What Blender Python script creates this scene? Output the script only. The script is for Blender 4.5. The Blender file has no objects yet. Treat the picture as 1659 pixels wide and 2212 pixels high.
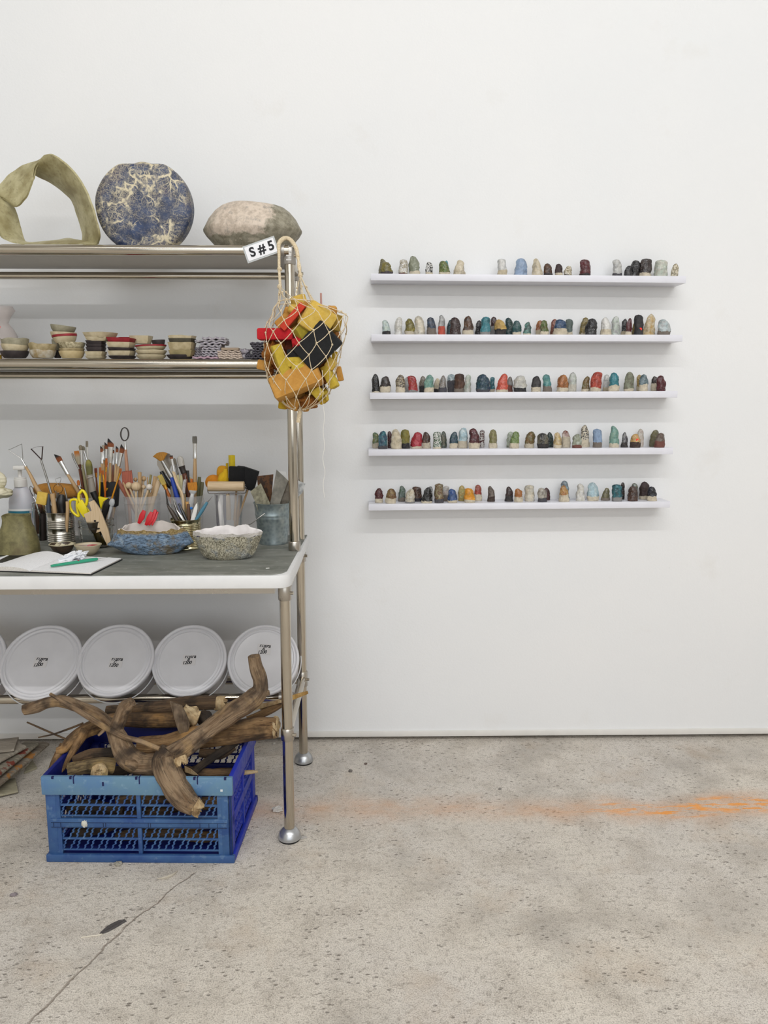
import bpy, bmesh, math, random
from mathutils import Vector, Matrix, noise
random.seed(7)
R = math.radians
SC = bpy.context.scene
COL = SC.collection
F = 1661.0
PIT = R(8.5); YAW = R(1.0)
CAM = Vector((0, -2.55, 1.19))
def ray(px, py):
    x = (px-829.5)/F; z = -(py-1106)/F
    fy = math.cos(PIT)+z*math.sin(PIT); fz = -math.sin(PIT)+z*math.cos(PIT)
    return Vector((x*math.cos(YAW)+fy*math.sin(YAW), -x*math.sin(YAW)+fy*math.cos(YAW), fz))
def P(px, py, Y):
    r = ray(px, py); return CAM + r*((Y-CAM.y)/r.y)
def PZ(px, py, Z):
    r = ray(px, py); return CAM + r*((Z-CAM.z)/r.z)
def mpp(Y): return (Y-CAM.y)/F
def lin(c): return c/12.92 if c <= .04045 else ((c+.055)/1.055)**2.4
def rgb(h):
    if isinstance(h, (tuple, list)): return tuple(lin(v/255) for v in h[:3])+(1,)
    return tuple(lin(((h >> s) & 255)/255) for s in (16, 8, 0))+(1,)

# ---------- materials ----------
MATS = {}
class G:
    def __init__(s, name):
        s.m = bpy.data.materials.new(name); s.m.use_nodes = True
        s.n = s.m.node_tree.nodes; s.l = s.m.node_tree.links
        s.b = s.n['Principled BSDF']
        s.tc = s.n.new('ShaderNodeTexCoord')
    def co(s, kind='Object', scale=None, rot=None):
        o = s.tc.outputs[kind]
        if kind == 'Object' and getattr(s, 'grain', False):
            a = s.n.new('ShaderNodeAttribute'); a.attribute_name = 'grain'; o = a.outputs['Vector']
        if scale is None and rot is None: return o
        mp = s.n.new('ShaderNodeMapping'); s.l.new(o, mp.inputs[0])
        if scale is not None: mp.inputs['Scale'].default_value = scale if isinstance(scale, (tuple, list)) else (scale,)*3
        if rot is not None: mp.inputs['Rotation'].default_value = rot
        return mp.outputs[0]
    def noise(s, scale, detail=4, rough=.55, co=None, dist=0):
        t = s.n.new('ShaderNodeTexNoise'); t.inputs['Scale'].default_value = scale
        t.inputs['Detail'].default_value = detail; t.inputs['Roughness'].default_value = rough
        t.inputs['Distortion'].default_value = dist
        s.l.new(co if co is not None else s.co(), t.inputs['Vector']); return t.outputs['Fac']
    def vor(s, scale, feature='F1', co=None, rnd=1):
        t = s.n.new('ShaderNodeTexVoronoi'); t.feature = feature; t.inputs['Scale'].default_value = scale
        t.inputs['Randomness'].default_value = rnd
        s.l.new(co if co is not None else s.co(), t.inputs['Vector']); return t.outputs['Distance']
    def ramp(s, fac, a, b, c0=0, c1=1, smooth=False):
        t = s.n.new('ShaderNodeMapRange'); t.inputs['From Min'].default_value = a; t.inputs['From Max'].default_value = b
        t.inputs['To Min'].default_value = c0; t.inputs['To Max'].default_value = c1
        if smooth: t.interpolation_type = 'SMOOTHSTEP'
        s.l.new(fac, t.inputs['Value']); return t.outputs['Result']
    def mix(s, fac, a, b):
        t = s.n.new('ShaderNodeMix'); t.data_type = 'RGBA'
        s.put(fac, t.inputs['Factor']); s.put(a, t.inputs['A'] if False else t.inputs[6]); s.put(b, t.inputs[7])
        return t.outputs[2]
    def put(s, v, sock):
        if isinstance(v, bpy.types.NodeSocket): s.l.new(v, sock)
        elif isinstance(v, (int, float)) and sock.type == 'VALUE': sock.default_value = v
        elif isinstance(v, (int, tuple, list)): sock.default_value = rgb(v) if sock.type == 'RGBA' else v
        else: sock.default_value = v
    def math(s, op, a, b=0, c=0):
        t = s.n.new('ShaderNodeMath'); t.operation = op
        s.put(a, t.inputs[0]); s.put(b, t.inputs[1]); s.put(c, t.inputs[2]); return t.outputs[0]
    def sep(s, co):
        t = s.n.new('ShaderNodeSeparateXYZ'); s.l.new(co, t.inputs[0]); return t.outputs
    def comb(s, x, y, z):
        t = s.n.new('ShaderNodeCombineXYZ'); s.put(x, t.inputs[0]); s.put(y, t.inputs[1]); s.put(z, t.inputs[2]); return t.outputs[0]
    def bump(s, h, strength=.3, dist=.001):
        t = s.n.new('ShaderNodeBump'); t.inputs['Strength'].default_value = strength; t.inputs['Distance'].default_value = dist
        s.l.new(h, t.inputs['Height']); s.l.new(t.outputs[0], s.b.inputs['Normal'])
    def set(s, col=None, rough=None, metal=None, **k):
        if col is not None: s.put(col, s.b.inputs['Base Color'])
        if rough is not None: s.put(rough, s.b.inputs['Roughness'])
        if metal is not None: s.b.inputs['Metallic'].default_value = metal
        for a, v in k.items(): s.put(v, s.b.inputs[a.replace('_', ' ')])
        return s.m
def mat(col, rough=.5, metal=0, col2=None, sc=20, bump=0, bsc=200, bd=.001, lo=.4, hi=.6, coat=0, grain=False, **k):
    key = (col, rough, metal, col2, sc, bump, bsc, bd, lo, hi, coat, grain, tuple(sorted(k.items())))
    if key in MATS: return MATS[key]
    g = G('surface'); g.grain = grain
    if col2 is not None:
        c = g.mix(g.ramp(g.noise(sc), lo, hi), col, col2)
    else:
        c = g.mix(g.ramp(g.noise(sc, 3), .3, .7, .0, .06), col, 0x000000)
    g.set(c, rough, metal)
    if coat: g.b.inputs['Coat Weight'].default_value = coat; g.b.inputs['Coat Roughness'].default_value = .08
    for a, v in k.items(): g.put(v, g.b.inputs[a.replace('_', ' ')])
    if bump: g.bump(g.noise(bsc, 3), bump, bd)
    MATS[key] = g.m; return g.m
def woodmat(c1, c2, dark, sc=1.0, bump=.9):
    key = ('wood', c1, c2, dark, sc)
    if key in MATS: return MATS[key]
    g = G('weathered_wood'); g.grain = True
    st = g.co('Object', (90*sc, 90*sc, 9*sc))
    n1 = g.noise(1, 6, .65, st, .4)
    n2 = g.noise(18*sc, 4, .6)
    st2 = g.co('Object', (260*sc, 260*sc, 14*sc))
    n3 = g.noise(1, 4, .7, st2)
    c = g.mix(g.ramp(n1, .38, .62), c1, c2)
    c = g.mix(g.ramp(n2, .5, .68, 0, .75), c, dark)
    c = g.mix(g.ramp(n3, .56, .66, 0, .8), c, dark)
    c = g.mix(g.ramp(g.noise(9*sc, 4, .6), .52, .66, 0, .7), c, dark)
    c = g.mix(g.ramp(g.noise(13*sc, 3, .6), .46, .34, 0, .6), c, tuple(min(v*1.22, 235) for v in ((c1 >> 16) & 255, ((c1 >> 8) & 255)*.97, (c1 & 255)*.86)))
    g.set(c, .75)
    h = g.math('ADD', g.math('MULTIPLY', n1, .8), n3)
    g.bump(h, bump, .006)
    MATS[key] = g.m; return g.m
def grainmat(c1, c2, rough=.55):
    key = ('gr', c1, c2, rough)
    if key in MATS: return MATS[key]
    g = G('turned_wood'); g.grain = True
    n = g.noise(1, 5, .6, g.co('Object', (300, 300, 20)))
    g.set(g.mix(g.ramp(n, .35, .65), c1, c2), rough); MATS[key] = g.m; return g.m
def steel(col=0xc4bcae, rough=.11):
    key = ('steel', col, rough)
    if key in MATS: return MATS[key]
    g = G('polished_steel')
    n = g.noise(9, 4)
    g.set(g.mix(g.ramp(n, .4, .7, 0, .12), col, 0x8d8474), g.ramp(n, .3, .7, rough*.8, rough*1.1), 1.0)
    MATS[key] = g.m; return g.m
def glass(tint=0xffffff, rough=.02, alpha=None, trans=1.0):
    key = ('glass', tint, rough, alpha, trans)
    if key in MATS: return MATS[key]
    g = G('clear_glass'); g.set(tint, rough, 0)
    g.b.inputs['Transmission Weight'].default_value = trans
    g.b.inputs['IOR'].default_value = 1.3
    if alpha is not None: g.b.inputs['Alpha'].default_value = alpha
    MATS[key] = g.m; return g.m

# ---------- mesh builder ----------
def cr(pts, n):
    """Catmull-Rom resample; pts are tuples of any length"""
    if n <= 1 or len(pts) < 3: return [tuple(p) for p in pts]
    out = []
    for i in range(len(pts)-1):
        p0 = pts[max(i-1, 0)]; p1 = pts[i]; p2 = pts[i+1]; p3 = pts[min(i+2, len(pts)-1)]
        for k in range(n):
            t = k/n
            out.append(tuple(.5*(2*b+(c-a)*t+(2*a-5*b+4*c-d)*t*t+(3*b-a-3*c+d)*t**3) for a, b, c, d in zip(p0, p1, p2, p3)))
    out.append(tuple(pts[-1])); return out
class M:
    def __init__(s): s.v = []; s.f = []; s.g = []
    def add(s, vs, fs, gr=None):
        o = len(s.v); s.v += [Vector(v) for v in vs]
        s.g += [Vector(q) for q in gr] if gr else [Vector(v) for v in vs]
        s.f += [tuple(i+o for i in f) for f in fs]; return s
    def box(s, c, size, rot=None, taper=1):
        hx, hy, hz = size[0]/2, size[1]/2, size[2]/2
        vs = []; gr = []
        for z in (-1, 1):
            k = taper if z > 0 else 1
            for x, y in ((-1, -1), (1, -1), (1, 1), (-1, 1)):
                q = Vector((x*hx*k, y*hy*k, z*hz)); gr.append(q.copy())
                if rot is not None: q = rot @ q
                vs.append(q+Vector(c))
        return s.add(vs, [(3, 2, 1, 0), (4, 5, 6, 7), (0, 1, 5, 4), (1, 2, 6, 5), (2, 3, 7, 6), (3, 0, 4, 7)], gr)
    def box2(s, a, b): # two corners
        a, b = Vector(a), Vector(b); return s.box((a+b)/2, [abs(b[i]-a[i]) for i in range(3)])
    def tube(s, pts, rad, n=10, sub=1, amp=0, nsc=40, cap=True, flat=None, closed=False, seed=0):
        pts = [Vector(p) for p in pts]
        if not isinstance(rad, (list, tuple)): rad = [rad]*len(pts)
        if sub > 1:
            q = cr([tuple(p)+(r,) for p, r in zip(pts, rad)], sub)
            pts = [Vector(a[:3]) for a in q]; rad = [max(a[3], 1e-5) for a in q]
        m = len(pts); rings = []; gr = []; L = 0; up = None
        for i in range(m):
            if closed: d = pts[(i+1) % m]-pts[i-1]
            else: d = pts[min(i+1, m-1)]-pts[max(i-1, 0)]
            if d.length < 1e-9: d = Vector((0, 0, 1))
            d.normalize()
            if up is None:
                up = Vector((0, 1, 0)) if abs(d.y) < .9 else Vector((1, 0, 0))
            a = up-d*up.dot(d)
            if a.length < 1e-6: a = d.orthogonal()
            a.normalize(); b = d.cross(a); up = a
            if i: L += (pts[i]-pts[i-1]).length
            for k in range(n):
                th = 2*math.pi*k/n; r = rad[i]
                ca, sa = math.cos(th), math.sin(th)
                if amp:
                    e = Vector((ca*.6, sa*.6, L*nsc*.35+seed*7.3))
                    r *= 1+amp*(noise.noise(e*1.3)+.5*noise.noise(Vector((ca*2.5, sa*2.5, L*nsc+seed*3.1))))
                fl = flat if flat else 1
                rings.append(pts[i]+a*(ca*r*fl)+b*(sa*r)); gr.append(Vector((ca*rad[i]*fl, sa*rad[i], L+seed*.37)))
        fs = []
        for i in range(m if closed else m-1):
            j = (i+1) % m
            for k in range(n):
                fs.append((i*n+k, i*n+(k+1) % n, j*n+(k+1) % n, j*n+k))
        if cap and not closed:
            fs.append(tuple(range(n-1, -1, -1))); fs.append(tuple((m-1)*n+k for k in range(n)))
        return s.add(rings, fs, gr)
    def lathe(s, prof, c, n=28, sx=1, sy=1, cap0=True, cap1=True, axis=None, fn=None):
        vs = []; m = len(prof); gr = []
        for i, (r, z) in enumerate(prof):
            for k in range(n):
                th = 2*math.pi*k/n
                q = Vector((r*sx*math.cos(th), r*sy*math.sin(th), z))
                if fn: q = fn(q, th, i/(m-1))
                gr.append(q.copy())
                if axis is not None: q = axis @ q
                vs.append(q+Vector(c))
        fs = [(i*n+k, i*n+(k+1) % n, (i+1)*n+(k+1) % n, (i+1)*n+k) for i in range(m-1) for k in range(n)]
        if cap0: fs.append(tuple(range(n-1, -1, -1)))
        if cap1: fs.append(tuple((m-1)*n+k for k in range(n)))
        return s.add(vs, fs, gr)
    def ell(s, c, r, rot=None, n=16, m=10, amp=0, nsc=1, p=1, seed=0):
        if not isinstance(r, (tuple, list)): r = (r, r, r)
        vs = []; fs = []
        def sp(a): return math.copysign(abs(a)**p, a)
        for i in range(m+1):
            ph = -math.pi/2+math.pi*i/m
            for k in range(n):
                th = 2*math.pi*k/n
                q = Vector((sp(math.cos(ph))*sp(math.cos(th)), sp(math.cos(ph))*sp(math.sin(th)), sp(math.sin(ph))))
                if amp: q *= 1+amp*noise.noise(q*nsc+Vector((seed, seed*1.7, 0)))
                q = Vector((q.x*r[0], q.y*r[1], q.z*r[2]))
                if rot is not None: q = rot @ q
                vs.append(q+Vector(c))
        for i in range(m):
            for k in range(n): fs.append((i*n+k, i*n+(k+1) % n, (i+1)*n+(k+1) % n, (i+1)*n+k))
        return s.add(vs, fs)
    def ext(s, poly, vec, flip=False):
        n = len(poly); a = [Vector(p) for p in poly]; b = [p+Vector(vec) for p in a]
        fs = [tuple(range(n)), tuple(range(2*n-1, n-1, -1))]+[(i+n, (i+1) % n+n, (i+1) % n, i) for i in range(n)]
        return s.add(a+b, fs)
    def grid(s, rows, thick=None):
        """rows: list of equal-length lists of points -> surface; thick: vec function or Vector"""
        m, n = len(rows), len(rows[0])
        vs = [p for r in rows for p in r]
        fs = [(i*n+k, i*n+k+1, (i+1)*n+k+1, (i+1)*n+k) for i in range(m-1) for k in range(n-1)]
        if thick is not None:
            N = len(vs); vs = vs+[Vector(p)+Vector(thick) for p in vs]
            fs += [tuple(i+N for i in reversed(f)) for f in fs]
            ed = [(0, k, 0, k+1) for k in range(n-1)]+[(m-1, k+1, m-1, k) for k in range(n-1)]+[(i+1, 0, i, 0) for i in range(m-1)]+[(i, n-1, i+1, n-1) for i in range(m-1)]
            for a, b, c, d in ed: fs.append((c*n+d, a*n+b, a*n+b+N, c*n+d+N))
        return s.add(vs, fs)
ORG = {}
def mesh(name, b, m, sharp=38, bev=0, smooth=True, org=(0, 0, 0), recalc=True):
    me = bpy.data.meshes.new(name); o = Vector(org)
    me.from_pydata([tuple(v-o) for v in b.v], [], b.f)
    at = me.attributes.new('grain', 'FLOAT_VECTOR', 'POINT')
    at.data.foreach_set('vector', [c for q in b.g for c in q])
    bm = bmesh.new(); bm.from_mesh(me)
    if recalc: bmesh.ops.recalc_face_normals(bm, faces=bm.faces)
    if bev:
        es = [e for e in bm.edges if len(e.link_faces) == 2 and e.calc_face_angle(0) > R(35)]
        bmesh.ops.bevel(bm, geom=es, offset=bev, segments=2, affect='EDGES', profile=.5, clamp_overlap=True)
    bm.to_mesh(me); bm.free()
    if smooth:
        me.polygons.foreach_set('use_smooth', [True]*len(me.polygons))
        me.set_sharp_from_angle(angle=R(sharp))
    me.materials.append(m); return me
def base_of(b):
    xs = [v.x for v in b.v]; ys = [v.y for v in b.v]; zs = [v.z for v in b.v]
    return Vector(((min(xs)+max(xs))/2, (min(ys)+max(ys))/2, min(zs)))
def obj(name, b, m, parent=None, label=None, **k):
    if parent is None: org = base_of(b)
    else: org = ORG[parent.name]
    me = mesh(name, b, m, org=org, **k)
    o = bpy.data.objects.new(name, me); COL.objects.link(o)
    if parent is None: o.location = org
    else: o.parent = parent
    ORG[o.name] = org
    if label: o['label'] = label
    return o
LABELS = {}
def tag(o, label, cat, group=None, kind=None):
    if label:
        assert label not in LABELS or group == 'same', label
        assert 4 <= len(label.split()) <= 16, (len(label.split()), label)
        LABELS[label] = 1; o['label'] = label
    if cat: o['category'] = cat
    if group: o['group'] = group
    if kind: o['kind'] = kind
    return o
def thing(name, label, cat, loc, group=None):
    o = bpy.data.objects.new(name, None); COL.objects.link(o); o.location = loc; o.empty_display_size = .02
    ORG[o.name] = Vector(loc); return tag(o, label, cat, group)
def one(name, b, m, label, cat, group=None, **k):
    return tag(obj(name, b, m, **k), label, cat, group)
def struct(name, b, m, **k):
    o = obj(name, b, m, **k); o['kind'] = 'structure'; return o
def text(body, size, c, xd, ud, m, parent, name='lettering', bold=0, depth=.0004):
    cu = bpy.data.curves.new('lettering', 'FONT'); cu.body = body; cu.size = size; cu.align_x = 'CENTER'; cu.align_y = 'CENTER'
    cu.extrude = depth; cu.offset = bold
    t = bpy.data.objects.new('t', cu); COL.objects.link(t)
    bpy.context.view_layer.update()
    me = bpy.data.meshes.new_from_object(t.evaluated_get(bpy.context.evaluated_depsgraph_get()))
    bpy.data.objects.remove(t)
    xd = Vector(xd).normalized(); ud = Vector(ud).normalized(); nd = xd.cross(ud)
    Mx = Matrix((xd, ud, nd)).transposed()
    b = M(); b.add([Mx @ v.co+Vector(c) for v in me.vertices], [tuple(p.vertices) for p in me.polygons])
    bpy.data.meshes.remove(me)
    return obj(name, b, m, parent, smooth=False, recalc=False)
def rotY(a): return Matrix.Rotation(a, 3, 'Y')
def eul(x, y, z): return (Matrix.Rotation(z, 3, 'Z') @ Matrix.Rotation(y, 3, 'Y') @ Matrix.Rotation(x, 3, 'X'))
WORLD = .3; L1 = 72; L2 = 88; L3 = 112; L4 = 95
SMY = PZ(1500, 1745, 0).y
# ================= camera, light, room =================
cd = bpy.data.cameras.new('camera'); cam = bpy.data.objects.new('camera', cd); COL.objects.link(cam)
cam.location = CAM; cam.rotation_euler = (R(90)-PIT, 0, -YAW)
cd.sensor_fit = 'HORIZONTAL'; cd.sensor_width = 36; cd.lens = F*36/1659; cd.clip_start = .05
SC.camera = cam
SC.view_settings.view_transform = 'Standard'; SC.view_settings.look = 'None'
SC.view_settings.gamma = 1; SC.view_settings.use_curve_mapping = False
SC.view_settings.exposure = -0.13
SC.cycles.use_denoising = True
SC.cycles.max_bounces = 10; SC.cycles.transparent_max_bounces = 16; SC.cycles.caustics_refractive = False; SC.cycles.caustics_reflective = False
SC.cycles.sample_clamp_indirect = 4
w = bpy.data.worlds.new('daylight'); SC.world = w; w.use_nodes = True
bg = w.node_tree.nodes['Background']; bg.inputs[0].default_value = (.93, .96, 1, 1); bg.inputs[1].default_value = WORLD
def lamp(name, loc, sx, sy, power, col):
    l = bpy.data.lights.new(name, 'AREA'); l.shape = 'RECTANGLE'; l.size = sx; l.size_y = sy; l.energy = power; l.color = col
    o = bpy.data.objects.new(name, l); COL.objects.link(o); o.location = loc
    d = Vector((loc[0], 0, 1.0))-Vector(loc); o.rotation_euler = d.to_track_quat('-Z', 'Y').to_euler(); return o
lamp('strip_light', (1.0, -3.5, 4.3), 6.0, .07, L1, (1, 1, .995))
lamp('strip_light', (1.0, -7.4, 4.3), 6.0, .09, L2, (1, 1, .995))

l = bpy.data.lights.new('front_fill', 'AREA'); l.shape = 'RECTANGLE'; l.size = 6.4; l.size_y = 2.6; l.energy = L3; l.color = (.91, .957, 1)  # unseen soft fill added behind the camera to even out the wall
o = bpy.data.objects.new('front_fill', l); COL.objects.link(o); o.location = (.4, -8.3, 2.0); o.rotation_euler = (R(90), 0, 0)
l = bpy.data.lights.new('ceiling_fill', 'AREA'); l.shape = 'RECTANGLE'; l.size = 5.5; l.size_y = 4.5; l.energy = L4; l.color = (.95, .975, 1)  # unseen overhead fill added to brighten the floor, stands in for ceiling bounce
o = bpy.data.objects.new('ceiling_fill', l); COL.objects.link(o); o.location = (.4, -4.9, 4.38)
g = G('white_painted_wall')
n1 = g.noise(1.2, 3); n2 = g.noise(160, 4, .6); n3 = g.noise(6, 5, .6)
c = g.mix(g.ramp(n1, .35, .65), 0xe8e8e8, 0xe4e5e6)
c = g.mix(g.ramp(n3, .62, .75, 0, .18), c, 0xd4cfc6)
sp = g.vor(2.6); c = g.mix(g.ramp(sp, .012, .006, 0, .5), c, 0x6f6a62)
g.set(c, .6); g.bump(g.math('ADD', n2, g.math('MULTIPLY', n3, .8)), .25, .0015)
WALL = g.m
b = M(); b.box2((-3.2, 0, .033), (3.6, .12, 4.4)); struct('wall_back', b, WALL, smooth=False)
b = M(); b.box2((-3.2, -.008, .0150), (3.6, .10, .0345))
struct('baseboard_back', b, mat(0xdedbd6, .55, bump=.2, bsc=60), bev=.002)
b = M(); b.box2((-3.2, .03, 0), (3.6, .12, .0150)); struct('gap_dark_1', b, mat(0x17130f, .9), smooth=False)  # near-black block that paints the shade in the gap under the baseboard
b = M(); b.box2((-3.3, -8.5, -.02), (-3.2, .12, 4.4)); struct('wall_left', b, mat(0xcfccc6, .7), smooth=False)
b = M(); b.box2((3.6, -8.5, -.02), (3.7, .12, 4.4)); struct('wall_right', b, mat(0xd2cfca, .7), smooth=False)
b = M(); b.box2((-3.3, -8.6, -.02), (3.7, -8.5, .6)); struct('wall_front', b, mat(0x8f887c, .7), smooth=False)
b = M(); b.box2((-3.3, -8.6, 4.4), (3.7, .12, 4.5)); struct('ceiling', b, mat(0xd8d6d2, .8), smooth=False)
# concrete floor
g = G('rough_concrete'); co = g.co('Object')
big = g.noise(1.6, 4); mid = g.noise(9, 5, .6); fine = g.noise(70, 5, .7); grit = g.noise(330, 3, .7)
c = g.mix(g.ramp(big, .35, .65), 0xe0d7ca, 0xd8d1c9)
c = g.mix(g.ramp(mid, .48, .7, 0, .6), c, 0xb8aea1)
c = g.mix(g.ramp(mid, .46, .3, 0, .55), c, 0xe2dbcf)
c = g.mix(g.ramp(fine, .52, .65, 0, .45), c, 0x786e62)
c = g.mix(g.ramp(grit, .48, .66, 0, .6), c, 0x6e655c)
c = g.mix(g.ramp(grit, .46, .34, 0, .6), c, 0xe6e0d5)
c = g.mix(g.ramp(g.noise(2.7, 5, .6), .52, .68, 0, .45), c, 0x9a938a)
c = g.mix(g.ramp(g.noise(4.3, 4, .6), .45, .3, 0, .3), c, 0xb59c80)
pit = g.ramp(g.vor(46, co=g.co('Object', (1, 1.5, 1))), .24, .10); pm = g.ramp(g.noise(6, 4, .6), .44, .56)
pit = g.math('MULTIPLY', pit, pm)
c = g.mix(g.math('MULTIPLY', pit, .55), c, 0x6a6156)
xyz = g.sep(co)
# orange paint smear along the wall
wy = g.math('ADD', xyz[1], g.math('MULTIPLY', g.math('SUBTRACT', g.noise(3, 4, .6), .5), .22))
band = g.ramp(g.math('ABSOLUTE', g.math('SUBTRACT', wy, SMY)), .11, .0, 0, 1, True)
rx = g.ramp(xyz[0], -1.4, 1.5, .35, 1)
halo = g.math('MULTIPLY', g.math('MULTIPLY', band, rx), g.ramp(g.noise(7, 4, .7), .3, .65, .15, .75))
c = g.mix(halo, c, 0xd2a27c)
b2 = g.ramp(g.math('ABSOLUTE', g.math('SUBTRACT', wy, SMY)), .045, .015, 0, 1)
fl = g.ramp(g.noise(1, 5, .7, g.co('Object', (9, 45, 1))), .50, .54)
fl = g.math('MULTIPLY', g.math('MULTIPLY', fl, b2), g.ramp(xyz[0], .58, .8, .08, 1))
c = g.mix(g.math('MULTIPLY', fl, .85), c, 0xf09c38)
# long hairline crack
def seg_line(px0, px1, wob, wid):
    a, q = PZ(*px0, 0), PZ(*px1, 0)
    d = (q-a); L = d.length; d.normalize()
    wx = g.math('ADD', xyz[0], g.math('MULTIPLY', g.math('SUBTRACT', g.noise(14, 4, .6), .5), wob))
    dd = g.math('SUBTRACT', g.math('MULTIPLY', g.math('SUBTRACT', wx, a.x), -d.y), g.math('MULTIPLY', g.math('SUBTRACT', xyz[1], a.y), -d.x))
    al = g.math('ADD', g.math('MULTIPLY', g.math('SUBTRACT', xyz[0], a.x), d.x), g.math('MULTIPLY', g.math('SUBTRACT', xyz[1], a.y), d.y))
    k = g.math('MULTIPLY', g.ramp(g.math('ABSOLUTE', dd), wid, wid*.3), g.math('MULTIPLY', g.ramp(al, -.01, .01), g.ramp(al, L+.01, L-.01)))
    return k
OY = Vector((0, 0, 0))
ck = seg_line((60, 2212), (262, 2010), .03, .0035)
ck2 = seg_line((262, 2010), (420, 1885), .04, .003)
ck = g.math('MAXIMUM', ck, ck2)
c = g.mix(g.math('MULTIPLY', ck, .55), c, 0x73604f)
g.set(c, .85)
h = g.math('ADD', g.math('MULTIPLY', mid, 1.2), g.math('MULTIPLY', fine, .6))
h = g.math('ADD', h, g.math('MULTIPLY', grit, .25))
h = g.math('SUBTRACT', h, g.math('MULTIPLY', g.math('MAXIMUM', pit, ck), .8))
g.bump(h, .6, .010)
b = M(); b.box2((-3.2, -8.5, -.02), (3.6, .12, 0)); fo = struct('floor', b, g.m, smooth=False)
# put the floor's origin at the world origin so the paint smear sits where it is
for v in fo.data.vertices: v.co += fo.location
fo.location = (0, 0, 0)

# ================= pipe rack =================
ST = steel(); STD = steel(0xb9b3aa, .3); PL = mat(0xb4b0aa, .35, .6)
XR = -.223; XL = -1.55; YF = -.338; YB = -.16; YL = -.606; TT = .745
rack = thing('pipe_rack', 'steel pipe workbench rack with white worktop and two upper shelves against the white wall', 'rack', (-.88, -.38, 0))
def pole(x, y, z0, z1, r=.0143, name='upright'):
    b = M(); b.tube([(x, y, z0), (x, y, z1)], r, 24); return obj(name, b, ST, rack)
for x in (XR, XL):
    pole(x, YL, .035, .70, name='leg'); pole(x, YB, .035, .705, name='leg')
    pole(x, YF, TT, 1.585); pole(x, YB, TT, 1.57)
    for y in (YL, YB):
        b = M(); b.lathe([(.028, 0), (.030, .004), (.0305, .008)], (x, y, 0), 28)
        pad = obj('rubber_pad', b, mat(0x111111, .8), rack)
        b = M(); b.lathe([(.031, .006), (.0305, .012), (.027, .022), (.019, .031), (.010, .036), (.009, .040), (.0115, .041), (.0115, .046)], (x, y, 0), 32)
        obj('foot', b, mat(0xb9bbbd, .3, .8, bump=.1, bsc=900), rack)
def rail(y, z, r=.0143, x0=XL, x1=XR, name='rail'):
    b = M(); b.tube([(x0, y, z), (x1, y, z)], r, 24); return obj(name, b, ST, rack)
rail(YF-.010, 1.588); rail(-.13, 1.553, .011); rail(YF-.010, 1.281); rail(-.13, 1.256, .011)
rail(-.33, .292, .0135); rail(-.125, .27, .0135)
for x in (XR, XL):
    for (a, z0, c_, z1) in ((YF, 1.572, YB, 1.556), (YF, 1.27, YB, 1.26), (YL, .303, YB, .288), (YL, .695, YB, .695)):
        b = M(); b.tube([(x, a, z0), (x, c_, z1)], .0125, 18); obj('side_rail', b, ST, rack)
    for (y, z, h) in ((YF, 1.575, .045), (YB, 1.555, .045), (YF, 1.275, .04), (YB, 1.262, .04), (YL, .303, .034), (YB, .288, .05), (YL, .69, .04), (YB, .695, .04), (YF, TT+.016, .026)):
        b = M(); b.lathe([(.0165, -h/2), (.0178, -h/2+.002), (.0178, h/2-.002), (.0165, h/2)], (x, y, z), 26)
        if z > 1.5 or h > .045:
            for k in range(3): b.box((x, y-.0178, z-.012+.011*k), (.014, .002, .004))
        cl = obj('clamp', b, STD if z < 1.5 else PL, rack)
        if h != .026:
            b = M(); b.tube([(x+.014, y-.008, z), (x+.023, y-.010, z)], .0045, 12); obj('bolt', b, ST, cl)
for z, y in ((1.588, YF-.01), (1.281, YF-.01), (.292, -.33)):
    b = M(); b.tube([(XR-.055, y, z), (XR-.012, y, z)], .0165, 22); obj('joint_sleeve', b, PL, rack)
panel = mat(0xb9b6b0, .45, bump=.05, bsc=80)
for z0, z1, n in ((1.594, 1.574, 'shelf_panel'), (1.288, 1.268, 'shelf_panel')):
    b = M(); b.grid([[Vector((XL, YF-.006, z0)), Vector((XR-.014, YF-.006, z0))], [Vector((XL, -.12, z1)), Vector((XR-.014, -.12, z1))]], (0, 0, .006))
    obj(n, b, panel, rack, smooth=False)
# worktop
pts = [(-1.62, -.65), (-.245, -.652)]
for k in range(1, 7):
    a = R(-90+15*k); pts.append((-.239+.034*math.cos(a), -.618+.034*math.sin(a)))
pts += [(-.203, -.10), (-.203, -.08), (-1.62, -.08)]
b = M(); b.ext([(x, y, TT-.034) for x, y in pts], (0, 0, .0335)); obj('worktop', b, mat(0xe4e4e4, .35), rack, bev=.002)
b = M(); b.box2((-1.55, -.60, TT-.06), (-.25, -.56, TT-.036)); b.box2((-1.55, -.2, TT-.06), (-.25, -.16, TT-.036)); obj('support_bar', b, STD, rack)

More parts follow.
